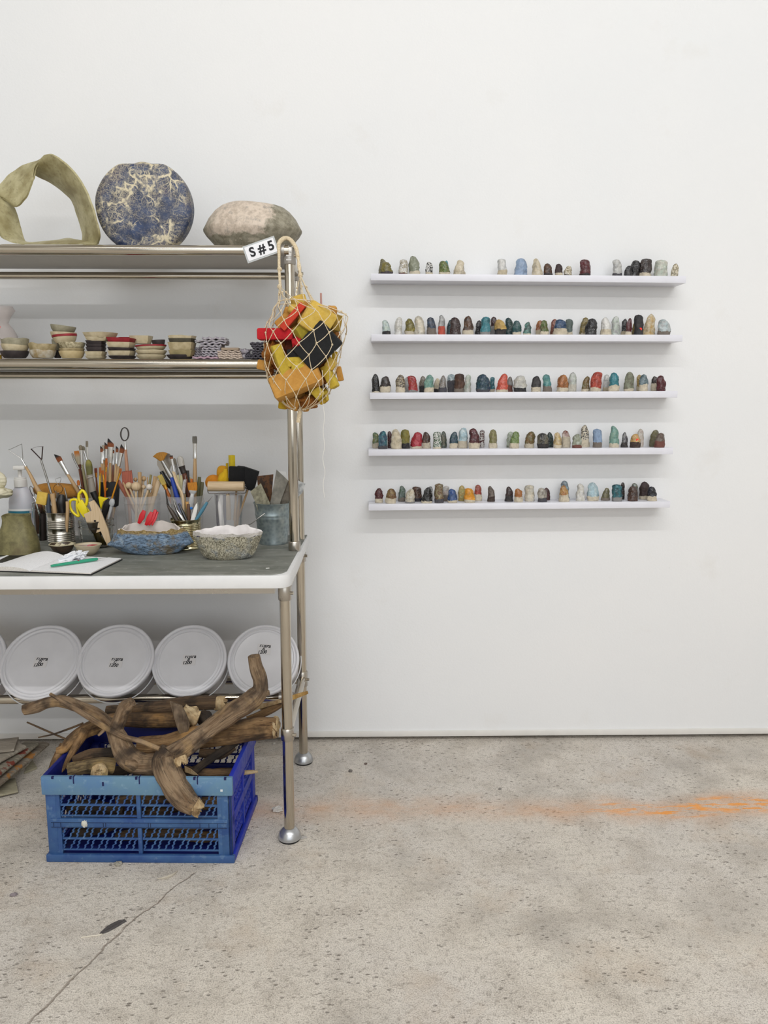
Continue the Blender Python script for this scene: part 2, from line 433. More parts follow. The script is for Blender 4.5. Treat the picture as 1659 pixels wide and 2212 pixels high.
# grey rubber mat on the worktop
g = G('rubber_mat'); n = g.noise(1, 5, .65, g.co('Object', (5, 22, 1)), .8); n2 = g.noise(40, 4, .7)
c = g.mix(g.ramp(n, .38, .62), 0x6b6e67, 0x8b8c85); c = g.mix(g.ramp(n2, .58, .7, 0, .5), c, 0xa9a8a2)
c = g.mix(g.ramp(g.noise(9, 3), .55, .72, 0, .5), c, 0x5c5e50)
g.set(c, .62); g.bump(n2, .1, .001)
mp_ = [(-1.58, -.646), (-.252, -.646), (-.228, -.630), (-.217, -.605), (-.212, -.30), (-.207, -.085), (-1.58, -.085)]
b = M(); b.ext([(x, y, TT) for x, y in mp_], (0, 0, .0022))
one('rubber_mat', b, g.m, 'smeared dark grey rubber mat covering the white worktop', 'mat', smooth=False)
b = M(); b.box(PZ(578, 1227, TT+.004)+Vector((0,0,-.0005)), (.009, .004, .0012), eul(0, 0, .3)); one('clay_crumb', b, mat(0xf2f0ea, .7), 'tiny white clay crumb near the front right corner of mat', 'crumb')
TM = TT+.0024
# ================= wall ledges =================
LZ = (1.5655, 1.384, 1.2065, 1.0265, .8505)
lt = mat(0xe2e2ea, .3)
ll = ['top white picture ledge on the wall, nearest the ceiling', 'second white picture ledge down on the wall', 'middle white picture ledge of the five on the wall', 'fourth white picture ledge down on the wall', 'bottom white picture ledge of the five on the wall']
ends = ((.002, .985, 1.568, 1.5625), (.003, .984, 1.384, 1.384), (-.002, .978, 1.204, 1.209), (-.007, .974, 1.0245, 1.0285), (-.007, .974, .8475, .8545))
def ledge_z(i, x):
    x0, x1, a, c = ends[i]; return a+(c-a)*(x-x0)/(x1-x0)
for i, (x0, x1, za, zb) in enumerate(ends):
    b = M(); rows = []
    b.add([(x0, -.09, za-.0205), (x1, -.09, zb-.0205), (x1, -.001, zb-.0205), (x0, -.001, za-.0205), (x0, -.09, za), (x1, -.09, zb), (x1, -.001, zb), (x0, -.001, za)],
          [(3, 2, 1, 0), (4, 5, 6, 7), (0, 1, 5, 4), (1, 2, 6, 5), (2, 3, 7, 6), (3, 0, 4, 7)])
    one('wall_ledge', b, lt, ll[i], 'shelf', 'white picture ledges on the wall', bev=.0008)
# ================= glazed ceramic figures =================
PAL = dict(olive=0x6b6436, olv2=0x8a7d2e, mott=0x6f6a56, dpur=0x3c3642, cream=0xd9ccb2, cream2=0xc9bda6, wht=0xdfddd8, wht2=0xc8c6c0, dred=0x5a1d20,
  sage=0x8b9078, blk=0x131316, blk2=0x26262c, teal=0x2f7f8c, dteal=0x1e4750, bteal=0x1b7d8a, lblue=0x8aa3c4, beige=0xcabb9c, dbrn=0x3b2a25, brn=0x5a3b2b, brn2=0x6e4a30,
  marb=0xa79a7c, burg=0x5c1422, slate=0x45454f, dgry=0x3d3b3e, celadon=0xb4c2b2, pblue=0xb4c8cc, navy=0x2e4660, grey=0x8e8d8c, lgry=0xb9bab8,
  redb=0xd0503c, plum=0x3d2a2c, tort=0x5e3a1e, tan=0xbf9b57, dgrn=0x1e3d38, emer=0x25544f, grn=0x4e6a2c, rust=0x8c4a32, blue=0x2f4f7a, ggrn=0x5f6d68,
  gold=0x8d7434, red=0xb02430, jade=0x5f958a, orred=0xd4492e, char=0x3a3736, amber=0xa8672a, pgrn=0xb4bdb0, brick=0xa23426, bwn=0x7a5a30,
  crim=0xb01c32, msg=0x4b6b50, olm=0x7a7a40, lgrn=0x7c9450, ochre=0xc09a4c, rbrn=0x7a4238, pink=0xc3b0a4, ltan=0xc49a58, maroon=0x4a1016, royal=0x2b4f94, orange=0xe8930f, pol=0xa39f5e,
  obrn=0xa8602c, stone=0xc8c3b4, spk=0x8f8460, dnav=0x141a30, gblue=0x7d929a, sky=0x9dbfcc, gbrn=0x7b7066, mint=0x7fa390)
def dull(h):
    r, g_, b_ = (h >> 16) & 255, (h >> 8) & 255, h & 255; m = (r+g_+b_)/3
    return tuple(.93*(v*.87+m*.13) for v in (r, g_, b_))
PAL = {k: dull(v) for k, v in PAL.items()}
SHP = dict(r=(.80, .55), c=(.55, .62), k=(.86, .82), p=(.38, .72), w=(.92, .5), b=(.7, .75))
def glaze(a, a2, base, zl, H, fine, seed, gl):
    g = G('glazed_clay'); co = g.co('Object')
    mp = g.n.new('ShaderNodeMapping'); g.l.new(co, mp.inputs[0]); mp.inputs['Location'].default_value = (seed*.13, seed*.07, 0); co2 = mp.outputs[0]
    n = g.noise(260 if fine else 75, 4, .6, co2)
    lo, hi = (.47, .53) if fine else (.38, .64)
    c = g.mix(g.ramp(n, lo, hi), PAL[a], PAL[a2])
    c = g.mix(g.ramp(g.noise(48, 5, .7, co2), .5, .68, 0, .55), c, tuple(v*.5 for v in PAL[a])); c = g.mix(g.ramp(g.noise(66, 4, .65, co2), .44, .3, 0, .4), c, tuple(min(v*1.35+18, 235) for v in PAL[a]))
    e = g.noise(420, 2, .5, co2)
    c = g.mix(g.ramp(e, .62, .72, 0, .25), c, 0xf4f0e6) if gl else c
    n2 = g.noise(60, 3, .5, co2)
    if zl > 0:
        z = g.sep(co)[2]
        zz = g.math('ADD', z, g.math('MULTIPLY', g.math('SUBTRACT', n2, .5), H*.28))
        k = g.ramp(zz, zl-.0006, zl+.0006)
        cb = g.mix(g.ramp(g.noise(140, 4, .6, co2), .4, .7, 0, .3), PAL[base], 0x6d6254)
        c = g.mix(k, cb, c); rg = g.ramp(k, 0, 1, .85, .18 if gl else .6)
    else: rg = .2 if gl else .65
    g.set(c, rg)
    if gl: g.b.inputs['Specular IOR Level'].default_value = .6
    g.bump(g.noise(150, 4, .6, co2), .7, .003)
    return g.m
LN = (', top ledge', ', second ledge down', ', middle ledge', ', fourth ledge down', ', bottom ledge')
YD = dict(f=-.068, m=-.050, b=-.026)
cnt = [0]
def figures(si, ox, oy, yb, rows):
    for row in rows.strip().split('\n'):
        p = row.split('|'); q = p[0].split()
        x0, x1, yt, sh, a, a2, base, yl, dp, gl = q[:10]
        x0, x1, yt, yl = float(x0), float(x1), float(yt), float(yl)
        cnt[0] += 1; sd = cnt[0]
        Y = YD[dp]; X0 = ox+x0/4.484; X1 = ox+x1/4.484; py = oy+yt/4.484
        A = P(X0, py, Y); B_ = P(X1, py, Y); xc = (A.x+B_.x)/2; wd = (B_.x-A.x); z0 = ledge_z(si, xc); H = A.z-z0
        fr = (yb-yl)/(yb-yt) if yl > 0 else 0
        ta, t0 = SHP[sh]; W = wd/2*.98; D = min(W*.72, .0155)
        nr = 24; n = 26; bm_ = M(); vs = []
        lean = random.uniform(-.17, .17)*wd
        for i in range(nr+1):
            t = i/nr; s_ = 1-(1-ta)*t
            if sh == 'b': s_ *= 1-.12*math.exp(-((t-.62)/.12)**2)
            if t > t0:
                u = (t-t0)/(1-t0); s_ *= max(1-u**2.4, 0)**.5
            if t < .06: s_ *= .94+t
            s_ = max(s_, .02)
            for k in range(n):
                th = 2*math.pi*k/n
                d = Vector((math.cos(th), math.sin(th), t*1.9))
                m_ = 1+.24*noise.noise(d*1.3+Vector((sd*3.1, sd, 0)))+.17*noise.noise(d*2.9+Vector((sd, 0, sd*2.3)))+.07*noise.noise(d*6+Vector((sd, 4, sd*1.3)))
                if t < .12: m_ = 1+(m_-1)*.5
                vs.append((xc+W*s_*m_*math.cos(th)+lean*t*t+W*.2*t*noise.noise(Vector((t*3.2, sd*1.9, 5))), Y+D*s_*m_*math.sin(th), z0+H*(t+(.05*noise.noise(d*2+Vector((sd, 9, 2))) if 0 < t < .95 else 0))))
        fs = [(i*n+k, i*n+(k+1) % n, (i+1)*n+(k+1) % n, (i+1)*n+k) for i in range(nr) for k in range(n)]
        fs += [tuple(range(n-1, -1, -1)), tuple(nr*n+k for k in range(n))]
        bm_.add(vs, fs)
        m = glaze(a, a2, base, fr*H, H, 'F' in gl, sd, 'M' not in gl)
        o = one('ceramic_figure', bm_, m, p[1].strip()+LN[si], 'figurine', 'glazed clay figures on the'+LN[si].replace(',', ''), sharp=80)
        if len(q) > 10:
            sx, sy = float(q[10]), float(q[11]); c = P(ox+sx/4.484, oy+sy/4.484, Y-D*.98)
            b2 = M(); b2.lathe([(.0046, 0), (.0046, .0008)], (c.x, c.y+.001, c.z), 20, axis=Matrix.Rotation(R(90), 3, 'X'))
            obj('sticker', b2, mat(0xf03a28, .5), o, label='round red sticker')
figures(0, 780, 540, 231, '''
167 258 85 c mott olive cream 0 m g|mottled grey olive figure half behind the olive one at far left
190 303 113 r olive olv2 dpur 205 f g|shiny olive rounded figure with dark purple base at far left
362 452 90 k marb wht dred 207 m F|white and brown marbled figure with dark red base
460 573 57 r sage sage cream 197 m g|tall sage green figure with cream foot
620 697 113 r wht blk cream 205 m F|small white figure with black streaks
805 850 100 r teal teal teal 0 b g|teal top peeking from behind the mossy green figure
757 860 104 r grn olm cream 207 f F|mossy green mottled figure with dark band and cream foot
895 1015 95 c beige cream cream 0 m g|cream beige pointed figure beside the empty gap
1325 1420 85 k wht lgry beige 180 m g|glossy white figure with beige base right of the gap
1487 1612 78 r lblue lblue cream 226 m g|light blue rounded figure with thin cream foot
''')
figures(0, 1130, 540, 247, '''
85 190 80 c cream beige cream 0 m M|tall matt cream beige figure right of the light blue one
200 290 128 r dbrn tort blk2 220 m g|small dark brown figure with black foot
308 390 132 r dbrn plum cream 215 m M|small dark brown figure with cream foot
395 475 153 r cream spk blk2 228 m F|tiny cream and brown marbled figure with dark foot
555 660 90 k burg dred blk2 217 m g|glossy burgundy figure with black foot
870 962 90 k wht2 lgry slate 215 m g|greyish white figure with dark slate foot
985 1060 150 r blk blk2 blk 0 f g|low black lump leaning on the wide glossy black figure
1020 1135 98 r blk blk blk 0 m g|wide glossy black leaning figure
1130 1250 82 k dbrn dgry cream 207 m g|tall blackish brown figure with cream foot
1272 1410 95 k celadon stone stone 0 m g|wide pale celadon figure with two soft peaks
1432 1505 130 r cream spk cream 0 m F|small cream freckled figure at the far right
''')
figures(1, 780, 540, 809, '''
203 287 677 r pblue celadon blk2 775 m g|pale blue green figure with black foot, leftmost
320 400 648 r wht stone cream 0 m g|glossy white lumpy figure left of the mustard one
425 520 662 r olv2 olive cream2 775 m g|mustard olive figure with pale foot
515 620 637 r cream stone cream2 0 m g|broad creamy white figure left of the navy one
637 733 650 r navy slate gbrn 745 m g|navy blue figure with brownish grey lower half
748 820 628 r grey lgry redb 735 m g|slim grey figure with bright red band
828 890 675 r dteal blk blk 0 b g|blackish teal figure behind the plum brown one
862 970 650 r plum dbrn plum 0 f g|glossy plum brown broad figure
980 1095 637 c tort dbrn cream 765 m g|tortoiseshell brown pointed figure with cream foot
1108 1175 680 r blk blk2 blk 0 b g|black figure tucked behind the teal blue one
1250 1330 645 r plum maroon grey 730 b F|maroon mottled figure behind the tan one
1158 1255 645 k teal teal grey 782 f g|teal blue figure with grey foot
1295 1410 672 r tan ochre blk2 758 f M|mustard tan figure with black base
1398 1490 655 r dgrn dteal dgrn 0 b g|dark bottle green figure beside the emerald one
1470 1555 682 w emer dteal cream 785 f g|emerald green squat figure with cream foot
1572 1655 695 c jade dgry cream 790 m g|small green pointed figure with pale edges
''')
figures(1, 1130, 540, 812, '''
125 205 680 r rust amber beige 760 b g|rust brown figure behind the green one
165 250 678 r grn olive cream 782 f g|moss green figure with cream foot
265 345 668 r rust dred beige 790 b g|brick coloured mottled figure behind the blue one
408 485 667 k ggrn ggrn cream 775 b M|grey green block figure behind the blue one
300 430 670 w blue navy cream 757 f g|wide denim blue figure with cream base
550 645 652 r gold olive cream2 790 b g|old gold figure behind the glossy black one
605 722 662 r blk blk2 blk 0 f g|broad glossy black figure leaning on the gold one
750 865 650 c wht wht cream 757 f g|white pointed figure with beige lower part
855 940 640 r lgry celadon stone 0 m g|pale grey rounded translucent figure
950 1025 665 c blk blk2 beige 770 b g|black pointed figure behind the dark red one
990 1062 658 c maroon burg cream 782 f g|narrow dark red figure with cream foot
1056 1110 700 r gold olive cream2 0 b g|olive gold sliver behind the black stickered figure
1080 1172 625 k blk2 char blk 0 f M 1138 766|tall black figure with red round sticker
1165 1285 618 c beige tan stone 0 m g|tall sand coloured pointed figure
1310 1430 670 w pblue lgry gbrn 775 m g|pale blue grey squat figure with brown foot, rightmost
''')
figures(2, 780, 780, 299, '''
103 182 123 r blk blk cream 287 m g|glossy black upright figure, leftmost
180 285 145 r char dbrn cream 240 m g|charcoal dripped figure over cream base
420 475 152 r lgry grey lgry 0 b g|pale grey sliver behind the crimson figure
330 430 130 r marb dbrn cream 248 f F|tortoise brown and cream spotted figure
455 548 140 k red brick grey 275 f g|crimson red figure with grey foot
563 630 143 r gbrn mott blk2 240 b g|taupe topped black figure behind the jade one
607 707 130 r jade mint cream 258 f g|jade green figure with cream base
705 770 165 r beige cream2 blk2 270 b M|beige topped figure with black base
745 832 138 c gbrn grey slate 250 f F|streaky grey brown pointed figure
838 920 125 k pblue gblue slate 185 b g|pale blue over slate figure behind the chocolate one
995 1067 130 b celadon stone celadon 0 b g|pale celadon figure right of the chocolate one
898 1003 120 k brn dbrn gbrn 262 f M|tall chocolate brown figure with grey foot
1250 1297 152 k dteal teal cream2 275 b g|thin blue green post figure
1118 1250 125 w dteal navy slate 275 f g|wide deep petrol blue figure
1400 1475 148 c grey gbrn rbrn 235 b M|grey leaning figure behind the orange red one
1308 1430 120 c orred redb cream 277 f g|orange red figure with cream foot
1480 1607 138 r stone lgry blk2 262 m g|pale stone grey figure with black base
''')
figures(2, 1130, 780, 293, '''
77 178 143 r char dgry cream 248 m M|charcoal rounded figure with cream base
190 283 127 b jade teal gbrn 236 m g|teal waisted figure with taupe base
327 440 130 r amber obrn cream 255 m g|amber brown banded figure with cream base
437 522 107 r pgrn lgry stone 225 m g|tall pale grey green figure
565 650 145 c bwn olive cream 270 m g|olive brown pointed figure
655 760 103 k brick redb cream 258 f g|tall brick red figure with cream foot
778 852 128 r lgry wht beige 250 b g|greyish white figure behind the bright teal one
830 940 110 r bteal teal cream 235 f g|bright teal figure with cream base
978 1080 103 r sage mott cream 268 m M|rough sage green figure with cream foot
1105 1170 130 r gold tan beige 245 b g|gold sliver behind the slate blue figure
1128 1218 127 r gblue dteal cream 225 f g|slate blue figure with cream base
1245 1315 145 r blk dbrn cream 220 b g|black topped cream figure behind the burgundy one
1297 1388 138 w burg maroon maroon 0 f g|glossy burgundy figure, rightmost
''')
figures(3, 780, 780, 838, '''
107 185 690 b msg olm cream2 790 b g|green and yellow bottle shaped figure, leftmost
163 255 675 r navy teal slate 810 f g|dusty blue figure with slate foot
257 310 677 r maroon plum plum 0 b g|dark maroon sliver left of the cream figure
288 398 657 r cream beige cream2 0 f M|cream figure with small dotted eyes
387 475 660 k olv2 olm blk2 788 m M|olive green block figure with black base
480 595 687 r crim red cream 818 m g|crimson figure with cream foot
595 678 685 r brn dbrn cream2 785 m g|brown knobbly figure with beige base
768 832 678 r mott dgrn dgrn 0 b g|dark grey green figure behind the speckled green one
697 780 683 k msg wht cream 820 f F|green and white speckled figure
855 937 683 r dteal navy cream 790 m g|deep teal small figure with cream base
938 1033 643 r pblue sky cream2 768 m g|pale blue tall figure with beige base
1145 1197 665 k maroon wht2 maroon 0 b F|maroon figure with white streaks
1043 1155 650 r maroon burg cream 787 f g|broad maroon figure with cream foot
1237 1325 660 r olm spk cream 788 m g|olive mottled figure with cream foot standing alone
1410 1490 682 r sage celadon sage 0 b g|sage sliver behind the leaf green figure
1440 1535 680 r lgrn grn cream 790 f g|leaf green figure with cream foot
''')
figures(3, 1130, 780, 824, '''
17 117 680 w bwn olive cream2 783 m g|olive brown dome with cream foot
230 297 688 r dgrn blk blk 0 b g|blackish green figure behind the black lumpy one
142 250 695 w blk2 mott blk2 785 f g|squat black lumpy figure with olive bumps
300 378 690 r ochre beige cream 795 f g|yellow ochre figure with cream foot
375 462 670 r rbrn pink cream2 730 m g|cream figure with reddish brown cap
545 652 617 c cream blk cream 745 b F|tall leopard spotted figure, tallest on this row
480 572 705 r sage pgrn rbrn 800 f g|pale green figure with reddish brown foot
680 772 655 k lblue lblue gbrn 775 m M|cornflower blue figure with grey brown foot
837 942 625 c mint jade cream 787 m g|tall mint green figure with cream foot
948 1025 687 p slate grey blk2 780 m g|slate grey narrow pointed figure
1108 1175 655 r pink stone pink 0 b g|pinkish white figure behind the tan one
1040 1140 703 r ltan ltan dbrn 775 f g 1108 764|tan topped brown figure with red round sticker
1228 1320 665 r mott olive olive 0 b M|dull olive grey figure behind the brown one
1280 1377 695 r gbrn brn rbrn 762 f g|glossy brown squat figure, rightmost
''')
figures(4, 780, 1000, 385, '''
132 215 242 r maroon dred cream 350 m F|maroon figure with white drips, leftmost
237 340 247 r brn2 gold cream 335 f g|brown marbled figure with cream base
357 428 220 r ggrn msg gbrn 345 b g|grey green figure with taupe foot
498 592 228 k brn dbrn dnav 350 b g|rusty brown figure with navy foot
425 522 250 r stone beige grey 368 f g|pale cream pitted figure with grey foot
640 695 225 r dgry lgry grey 0 b F|grey and black streaked figure behind the black one
583 690 235 c blk blk cream 365 f g|glossy black pointed figure with cream foot
785 855 222 k pink lgry gbrn 320 b g|pinkish grey figure behind the speckled tan column
710 805 198 k spk brn2 slate 345 f F|speckled tan square column figure
940 1015 217 r pol ochre stone 0 b g|pale olive yellow figure left of the orange one
840 937 250 r royal blue cream 357 f g|royal blue figure with dripping cream foot
1093 1172 210 r brick rust cream 318 b g|brick red figure behind the orange one
1000 1110 242 r orange orange cream 357 f g|bright orange yellow figure
1222 1303 222 c gbrn dbrn dbrn 330 m M|dark brown pointed figure standing alone
1392 1482 228 c plum dbrn blk2 320 m g|blackish plum pointed figure
1485 1570 247 r obrn amber cream 332 f g|orange brown round figure with cream foot
''')
figures(4, 1130, 1000, 361, '''
17 117 213 k stone cream stone 0 m g|pale stone coloured rounded block figure
205 265 238 r maroon dbrn dbrn 0 b g|dark maroon sliver behind the low grey figure
143 240 240 w gbrn stone slate 325 f g|low grey beige figure with slate foot
365 455 170 r gblue slate gblue 0 b g|blue grey capped figure behind the amber one
350 455 215 c ltan amber cream 300 f g|amber pointed figure with broad cream base
512 605 200 b wht stone stone 0 m g|white waisted figure with soft creases
628 740 187 r sky pblue cream 322 m g|sky blue broad figure with cream base
758 845 240 c olive mott gbrn 335 m g|small olive brown twisted figure
938 990 187 b blk dbrn blk 0 b g|thin black crooked figure behind the petrol one
865 965 205 k dteal teal grey 325 f g|petrol blue blocky figure with grey foot
1052 1115 195 k ggrn mott ggrn 0 b g|grey green top behind the dark brown dome
1017 1120 222 r dbrn brn dbrn 0 f g|dark brown glossy dome figure
1130 1232 180 r dbrn plum cream 325 b M|tall dark brown slab figure with cream foot
1208 1305 228 r dnav blk cream 315 f g|navy black dome with cream base, rightmost
''')
# ================= top shelf pieces =================
def tz(Y): return 1.594+(1.574-1.594)*(Y-(YF-.006))/(-.12-(YF-.006))+.0065
# twisted clay ribbon loop
st = [(212, 527, -.30, 178, 528, -.24), (215, 505, -.32, 178, 500, -.22), (206, 468, -.32, 165, 458, -.21), (190, 420, -.32, 152, 428, -.21), (163, 375, -.31, 112, 396, -.21),
      (130, 344, -.31, 88, 384, -.22), (104, 333, -.30, 76, 378, -.24), (84, 347, -.27, 74, 380, -.28), (56, 356, -.24, 68, 398, -.29), (26, 374, -.23, 55, 428, -.29), (0, 400, -.23, 34, 446, -.28),
      (-22, 425, -.26, 12, 432, -.25), (-18, 458, -.30, 32, 452, -.23), (-8, 492, -.31, 45, 495, -.23), (12, 516, -.31, 58, 526, -.24), (62, 528, -.31, 95, 527, -.22), (150, 528, -.31, 150, 516, -.21)]
q = cr([tuple(P(a, b_, c_))+tuple(P(d, e, f_)) for a, b_, c_, d, e, f_ in st+[st[0]]], 8)
zb = tz(-.27)
b = M(); rows = []
n_ = 8
for i, s_ in enumerate(q[:-1]):
    A, B_ = Vector(s_[:3]), Vector(s_[3:]); t = Vector(q[(i+1) % (len(q)-1)][:3])-Vector(q[i-1][:3]); nn = t.cross(B_-A)
    nn.normalize() if nn.length > 0 else None
    r = []
    for k in range(n_+1):
        u = k/n_; p = A.lerp(B_, u)+nn*(.004*math.sin(math.pi*u)+.002*noise.noise(Vector((i*.25, u*2, 3)))); p.z = max(p.z, zb+.003); r.append((p, nn))
    rows.append(r)
th = .0028; ring = []
for r in rows:
    ring.append([p+nn*th for p, nn in r]+[p-nn*th for p, nn in reversed(r)])
n = len(ring[0]); vs = [p for r in ring for p in r]; m_ = len(ring)
fs = [(i*n+k, i*n+(k+1) % n, ((i+1) % m_)*n+(k+1) % n, ((i+1) % m_)*n+k) for i in range(m_) for k in range(n)]
b.add(vs, fs)
g = G('olive_stoneware'); n1 = g.noise(16, 5, .6); n2 = g.noise(110, 4, .6)
c = g.mix(g.ramp(n1, .4, .62), 0xb5ad86, 0x8d8258); c = g.mix(g.ramp(n2, .55, .7, 0, .5), c, 0x6b6040)
c = g.mix(g.ramp(n1, .38, .3, 0, .6), c, 0xd0c8a6)
g.set(c, .55); g.bump(n2, .3, .002)
one('twisted_clay_ring', b, g.m, 'twisted olive clay ribbon bent into an open loop on the top shelf', 'sculpture', sharp=70)
# blue crackled moon vase
g = G('blue_crackled_glaze'); co = g.co('Object')
wrp = g.n.new('ShaderNodeVectorMath'); wrp.operation = 'MULTIPLY_ADD'
nt_ = g.n.new('ShaderNodeTexNoise'); nt_.inputs['Scale'].default_value = 22; nt_.inputs['Detail'].default_value = 4
g.l.new(co, nt_.inputs['Vector']); g.l.new(nt_.outputs['Color'], wrp.inputs[0]); wrp.inputs[1].default_value = (.06, .06, .06); g.l.new(co, wrp.inputs[2])
w_ = wrp.outputs[0]
v1 = g.vor(15, 'DISTANCE_TO_EDGE', w_); v2 = g.vor(48, 'DISTANCE_TO_EDGE', w_); v3 = g.vor(130, 'DISTANCE_TO_EDGE', w_)
sc_ = g.noise(1, 6, .8, g.co('Object', (40, 60, 230), (0, .6, 0)), 3.5); sc2 = g.noise(1, 6, .8, g.co('Object', (230, 60, 45), (0, -.5, 0)), 3.5)
c = g.mix(g.ramp(g.noise(30, 5), .35, .65), 0x14213f, 0x34466a)
c = g.mix(g.ramp(g.noise(14, 3), .54, .64, 0, .55), c, 0x453c50)
k = g.math('MAXIMUM', g.ramp(sc_, .54, .60, 0, .8), g.ramp(sc2, .55, .61, 0, .75))
k = g.math('MULTIPLY', k, g.ramp(g.noise(18, 3), .38, .54))
k = g.math('MAXIMUM', k, g.math('MULTIPLY', g.ramp(v2, .07, .0, 0, .85), g.ramp(g.noise(24, 3), .44, .58)))
k = g.math('MAXIMUM', k, g.math('MULTIPLY', g.ramp(v3, .10, .0, 0, .6), g.ramp(g.noise(13, 3), .42, .56)))
k = g.math('MAXIMUM', k, g.math('MULTIPLY', g.ramp(v1, .06, .02, 0, 1), g.ramp(g.noise(12, 5, .7), .46, .54)))
c = g.mix(k, c, 0xd2c6a8); g.set(c, .45); g.bump(k, .3, .0015)
cx, cy, Yv = 314, 449, -.255; cw = P(cx, cy, Yv); s = mpp(Yv)*1.01; R0 = 97.5*s
out = []
zbot = tz(Yv)
for k in range(64):
    a = 2*math.pi*k/64; x = R0*math.cos(a)*.995; z = R0*math.sin(a)*.94*(1 if math.sin(a) > 0 else 1.02)
    z = min(z, R0*.84); z = max(z, zbot-cw.z); x *= 1+.012*noise.noise(Vector((math.cos(a)*2, math.sin(a)*2, 1)))
    out.append((x, z))
prof = [(0.0, -.032), (.5, -.034), (.84, -.033), (.95, -.029), (.985, -.022), (1, -.012), (1, .012), (.985, .022), (.95, .029), (.84, .033), (.5, .034), (0, .032)]
b = M(); vs = []
for r, y in prof:
    for x, z in out: vs.append((cw.x+x*max(r, .001), Yv+y, max(cw.z+z*max(r, .001), zbot)))
n = 64; fs = [(i*n+k, i*n+(k+1) % n, (i+1)*n+(k+1) % n, (i+1)*n+k) for i in range(len(prof)-1) for k in range(n)]
b.add(vs, fs)
o = one('moon_vase', b, g.m, 'round flat blue vase with cream crackle lines on the top shelf', 'vase', sharp=60)
b = M(); b.lathe([(.030, -.006), (.031, .002), (.028, .004), (.026, -.006)], (cw.x, Yv, cw.z+R0*.84), 32, sy=.5, fn=lambda q, th, t: Vector((q.x, q.y, q.z+.0015*math.sin(3*th))))
obj('rim', b, g.m, o)
# stone-like lidless vessel
g = G('ash_glazed_stoneware'); n1 = g.noise(14, 5, .65); n2 = g.noise(60, 5, .7); xyz = g.sep(g.co())
c = g.mix(g.ramp(n2, .4, .62), 0x9a9482, 0x77715f)
wv = g.math('ADD', xyz[2], g.math('MULTIPLY', g.math('SUBTRACT', n1, .5), .06))
wx = g.math('ADD', xyz[0], g.math('MULTIPLY', g.math('SUBTRACT', n1, .5), .12))
k = g.math('MULTIPLY', g.ramp(wv, .048, .054), g.ramp(wx, .062, .052))
k = g.math('MULTIPLY', k, g.ramp(wx, -.125, -.10))
pk = g.mix(g.ramp(n2, .42, .6), 0xd3c4b4, 0xb7a898); pk = g.mix(g.ramp(g.noise(40, 4, .7), .56, .66, 0, .6), pk, 0x8b8680)
c = g.mix(k, c, pk)
k2 = g.math('MULTIPLY', g.ramp(g.noise(30, 5, .7), .53, .57), g.ramp(xyz[2], .04, .035))
c = g.mix(g.math('MULTIPLY', k2, .7), c, 0xc6bba8)
c = g.mix(g.ramp(n1, .62, .7, 0, .6), c, 0x58534a)
g.set(c, .6); g.bump(n2, .5, .003)
Yv = -.235; c0 = P(547, 527, Yv); s = mpp(Yv)*1.02; zb = tz(Yv)
zt = lambda py: P(547, py, Yv).z-zb
b = M(); b.lathe([(.070, 0), (.082*1, .002), (92*s, zt(512)), (97*s, zt(503)), (97.5*s, zt(499)), (95*s, zt(494)), (86*s, zt(475)), (74*s, zt(459)), (62*s, zt(449)), (50*s, zt(444)), (20*s, zt(442)), (.5*s, zt(442))], (c0.x, Yv, zb), 56, sy=.72,
    fn=lambda q, th, t: Vector((q.x*(1+.02*math.sin(2*th+1)), q.y, q.z*(1+.02*math.sin(th*2)*t))))
one('stoneware_vessel', b, g.m, 'squat grey stone-like ceramic vessel with pink patch above a ridge', 'vessel', sharp=50)

# ================= sign =================
Ys = YF-.036
c4 = [P(525, 532, Ys), P(594, 509, Ys), P(601, 545, Ys), P(534, 570, Ys)]
cc = sum(c4, Vector())/4; xd = ((c4[1]-c4[0])+(c4[2]-c4[3])).normalized(); ud = Vector((0, -1, 0)).cross(xd)*-1
ud = xd.cross(Vector((0, 1, 0)))*-1; ud = Vector((-xd.z, 0, xd.x))
W2 = (c4[1]-c4[0]).length/2; H2 = (c4[3]-c4[0]).length/2*.97
def rect(k, w, h, y, t):
    b = M(); b.ext([cc+xd*w*i+ud*h*j+Vector((0, y, 0)) for i, j in ((-1, -1), (1, -1), (1, 1), (-1, 1))], (0, t, 0)); return b
sg = thing('sign_card', 'tilted plastic sign card reading S # 5 at the top shelf corner', 'sign', cc)
obj('plastic_sleeve', rect(0, W2, H2, 0, .0015), mat(0xb9bcbc, .2), sg, smooth=False)
obj('card', rect(0, W2*.9, H2*.82, -.0009, .001), mat(0xf2f2f6, .6), sg, smooth=False)
for ch, dx in (('S', -.027), ('#', .0), ('5', .0265)):
    text(ch, .034, cc+xd*(dx+.003)+Vector((0, -.0014, 0)), xd, ud, mat(0x101018, .7), sg, bold=.0009)
b = M(); b.tube([cc+Vector((0, .002, .0)), cc+Vector((0, .022, .0))], .006, 10); obj('clip', b, STD, sg)

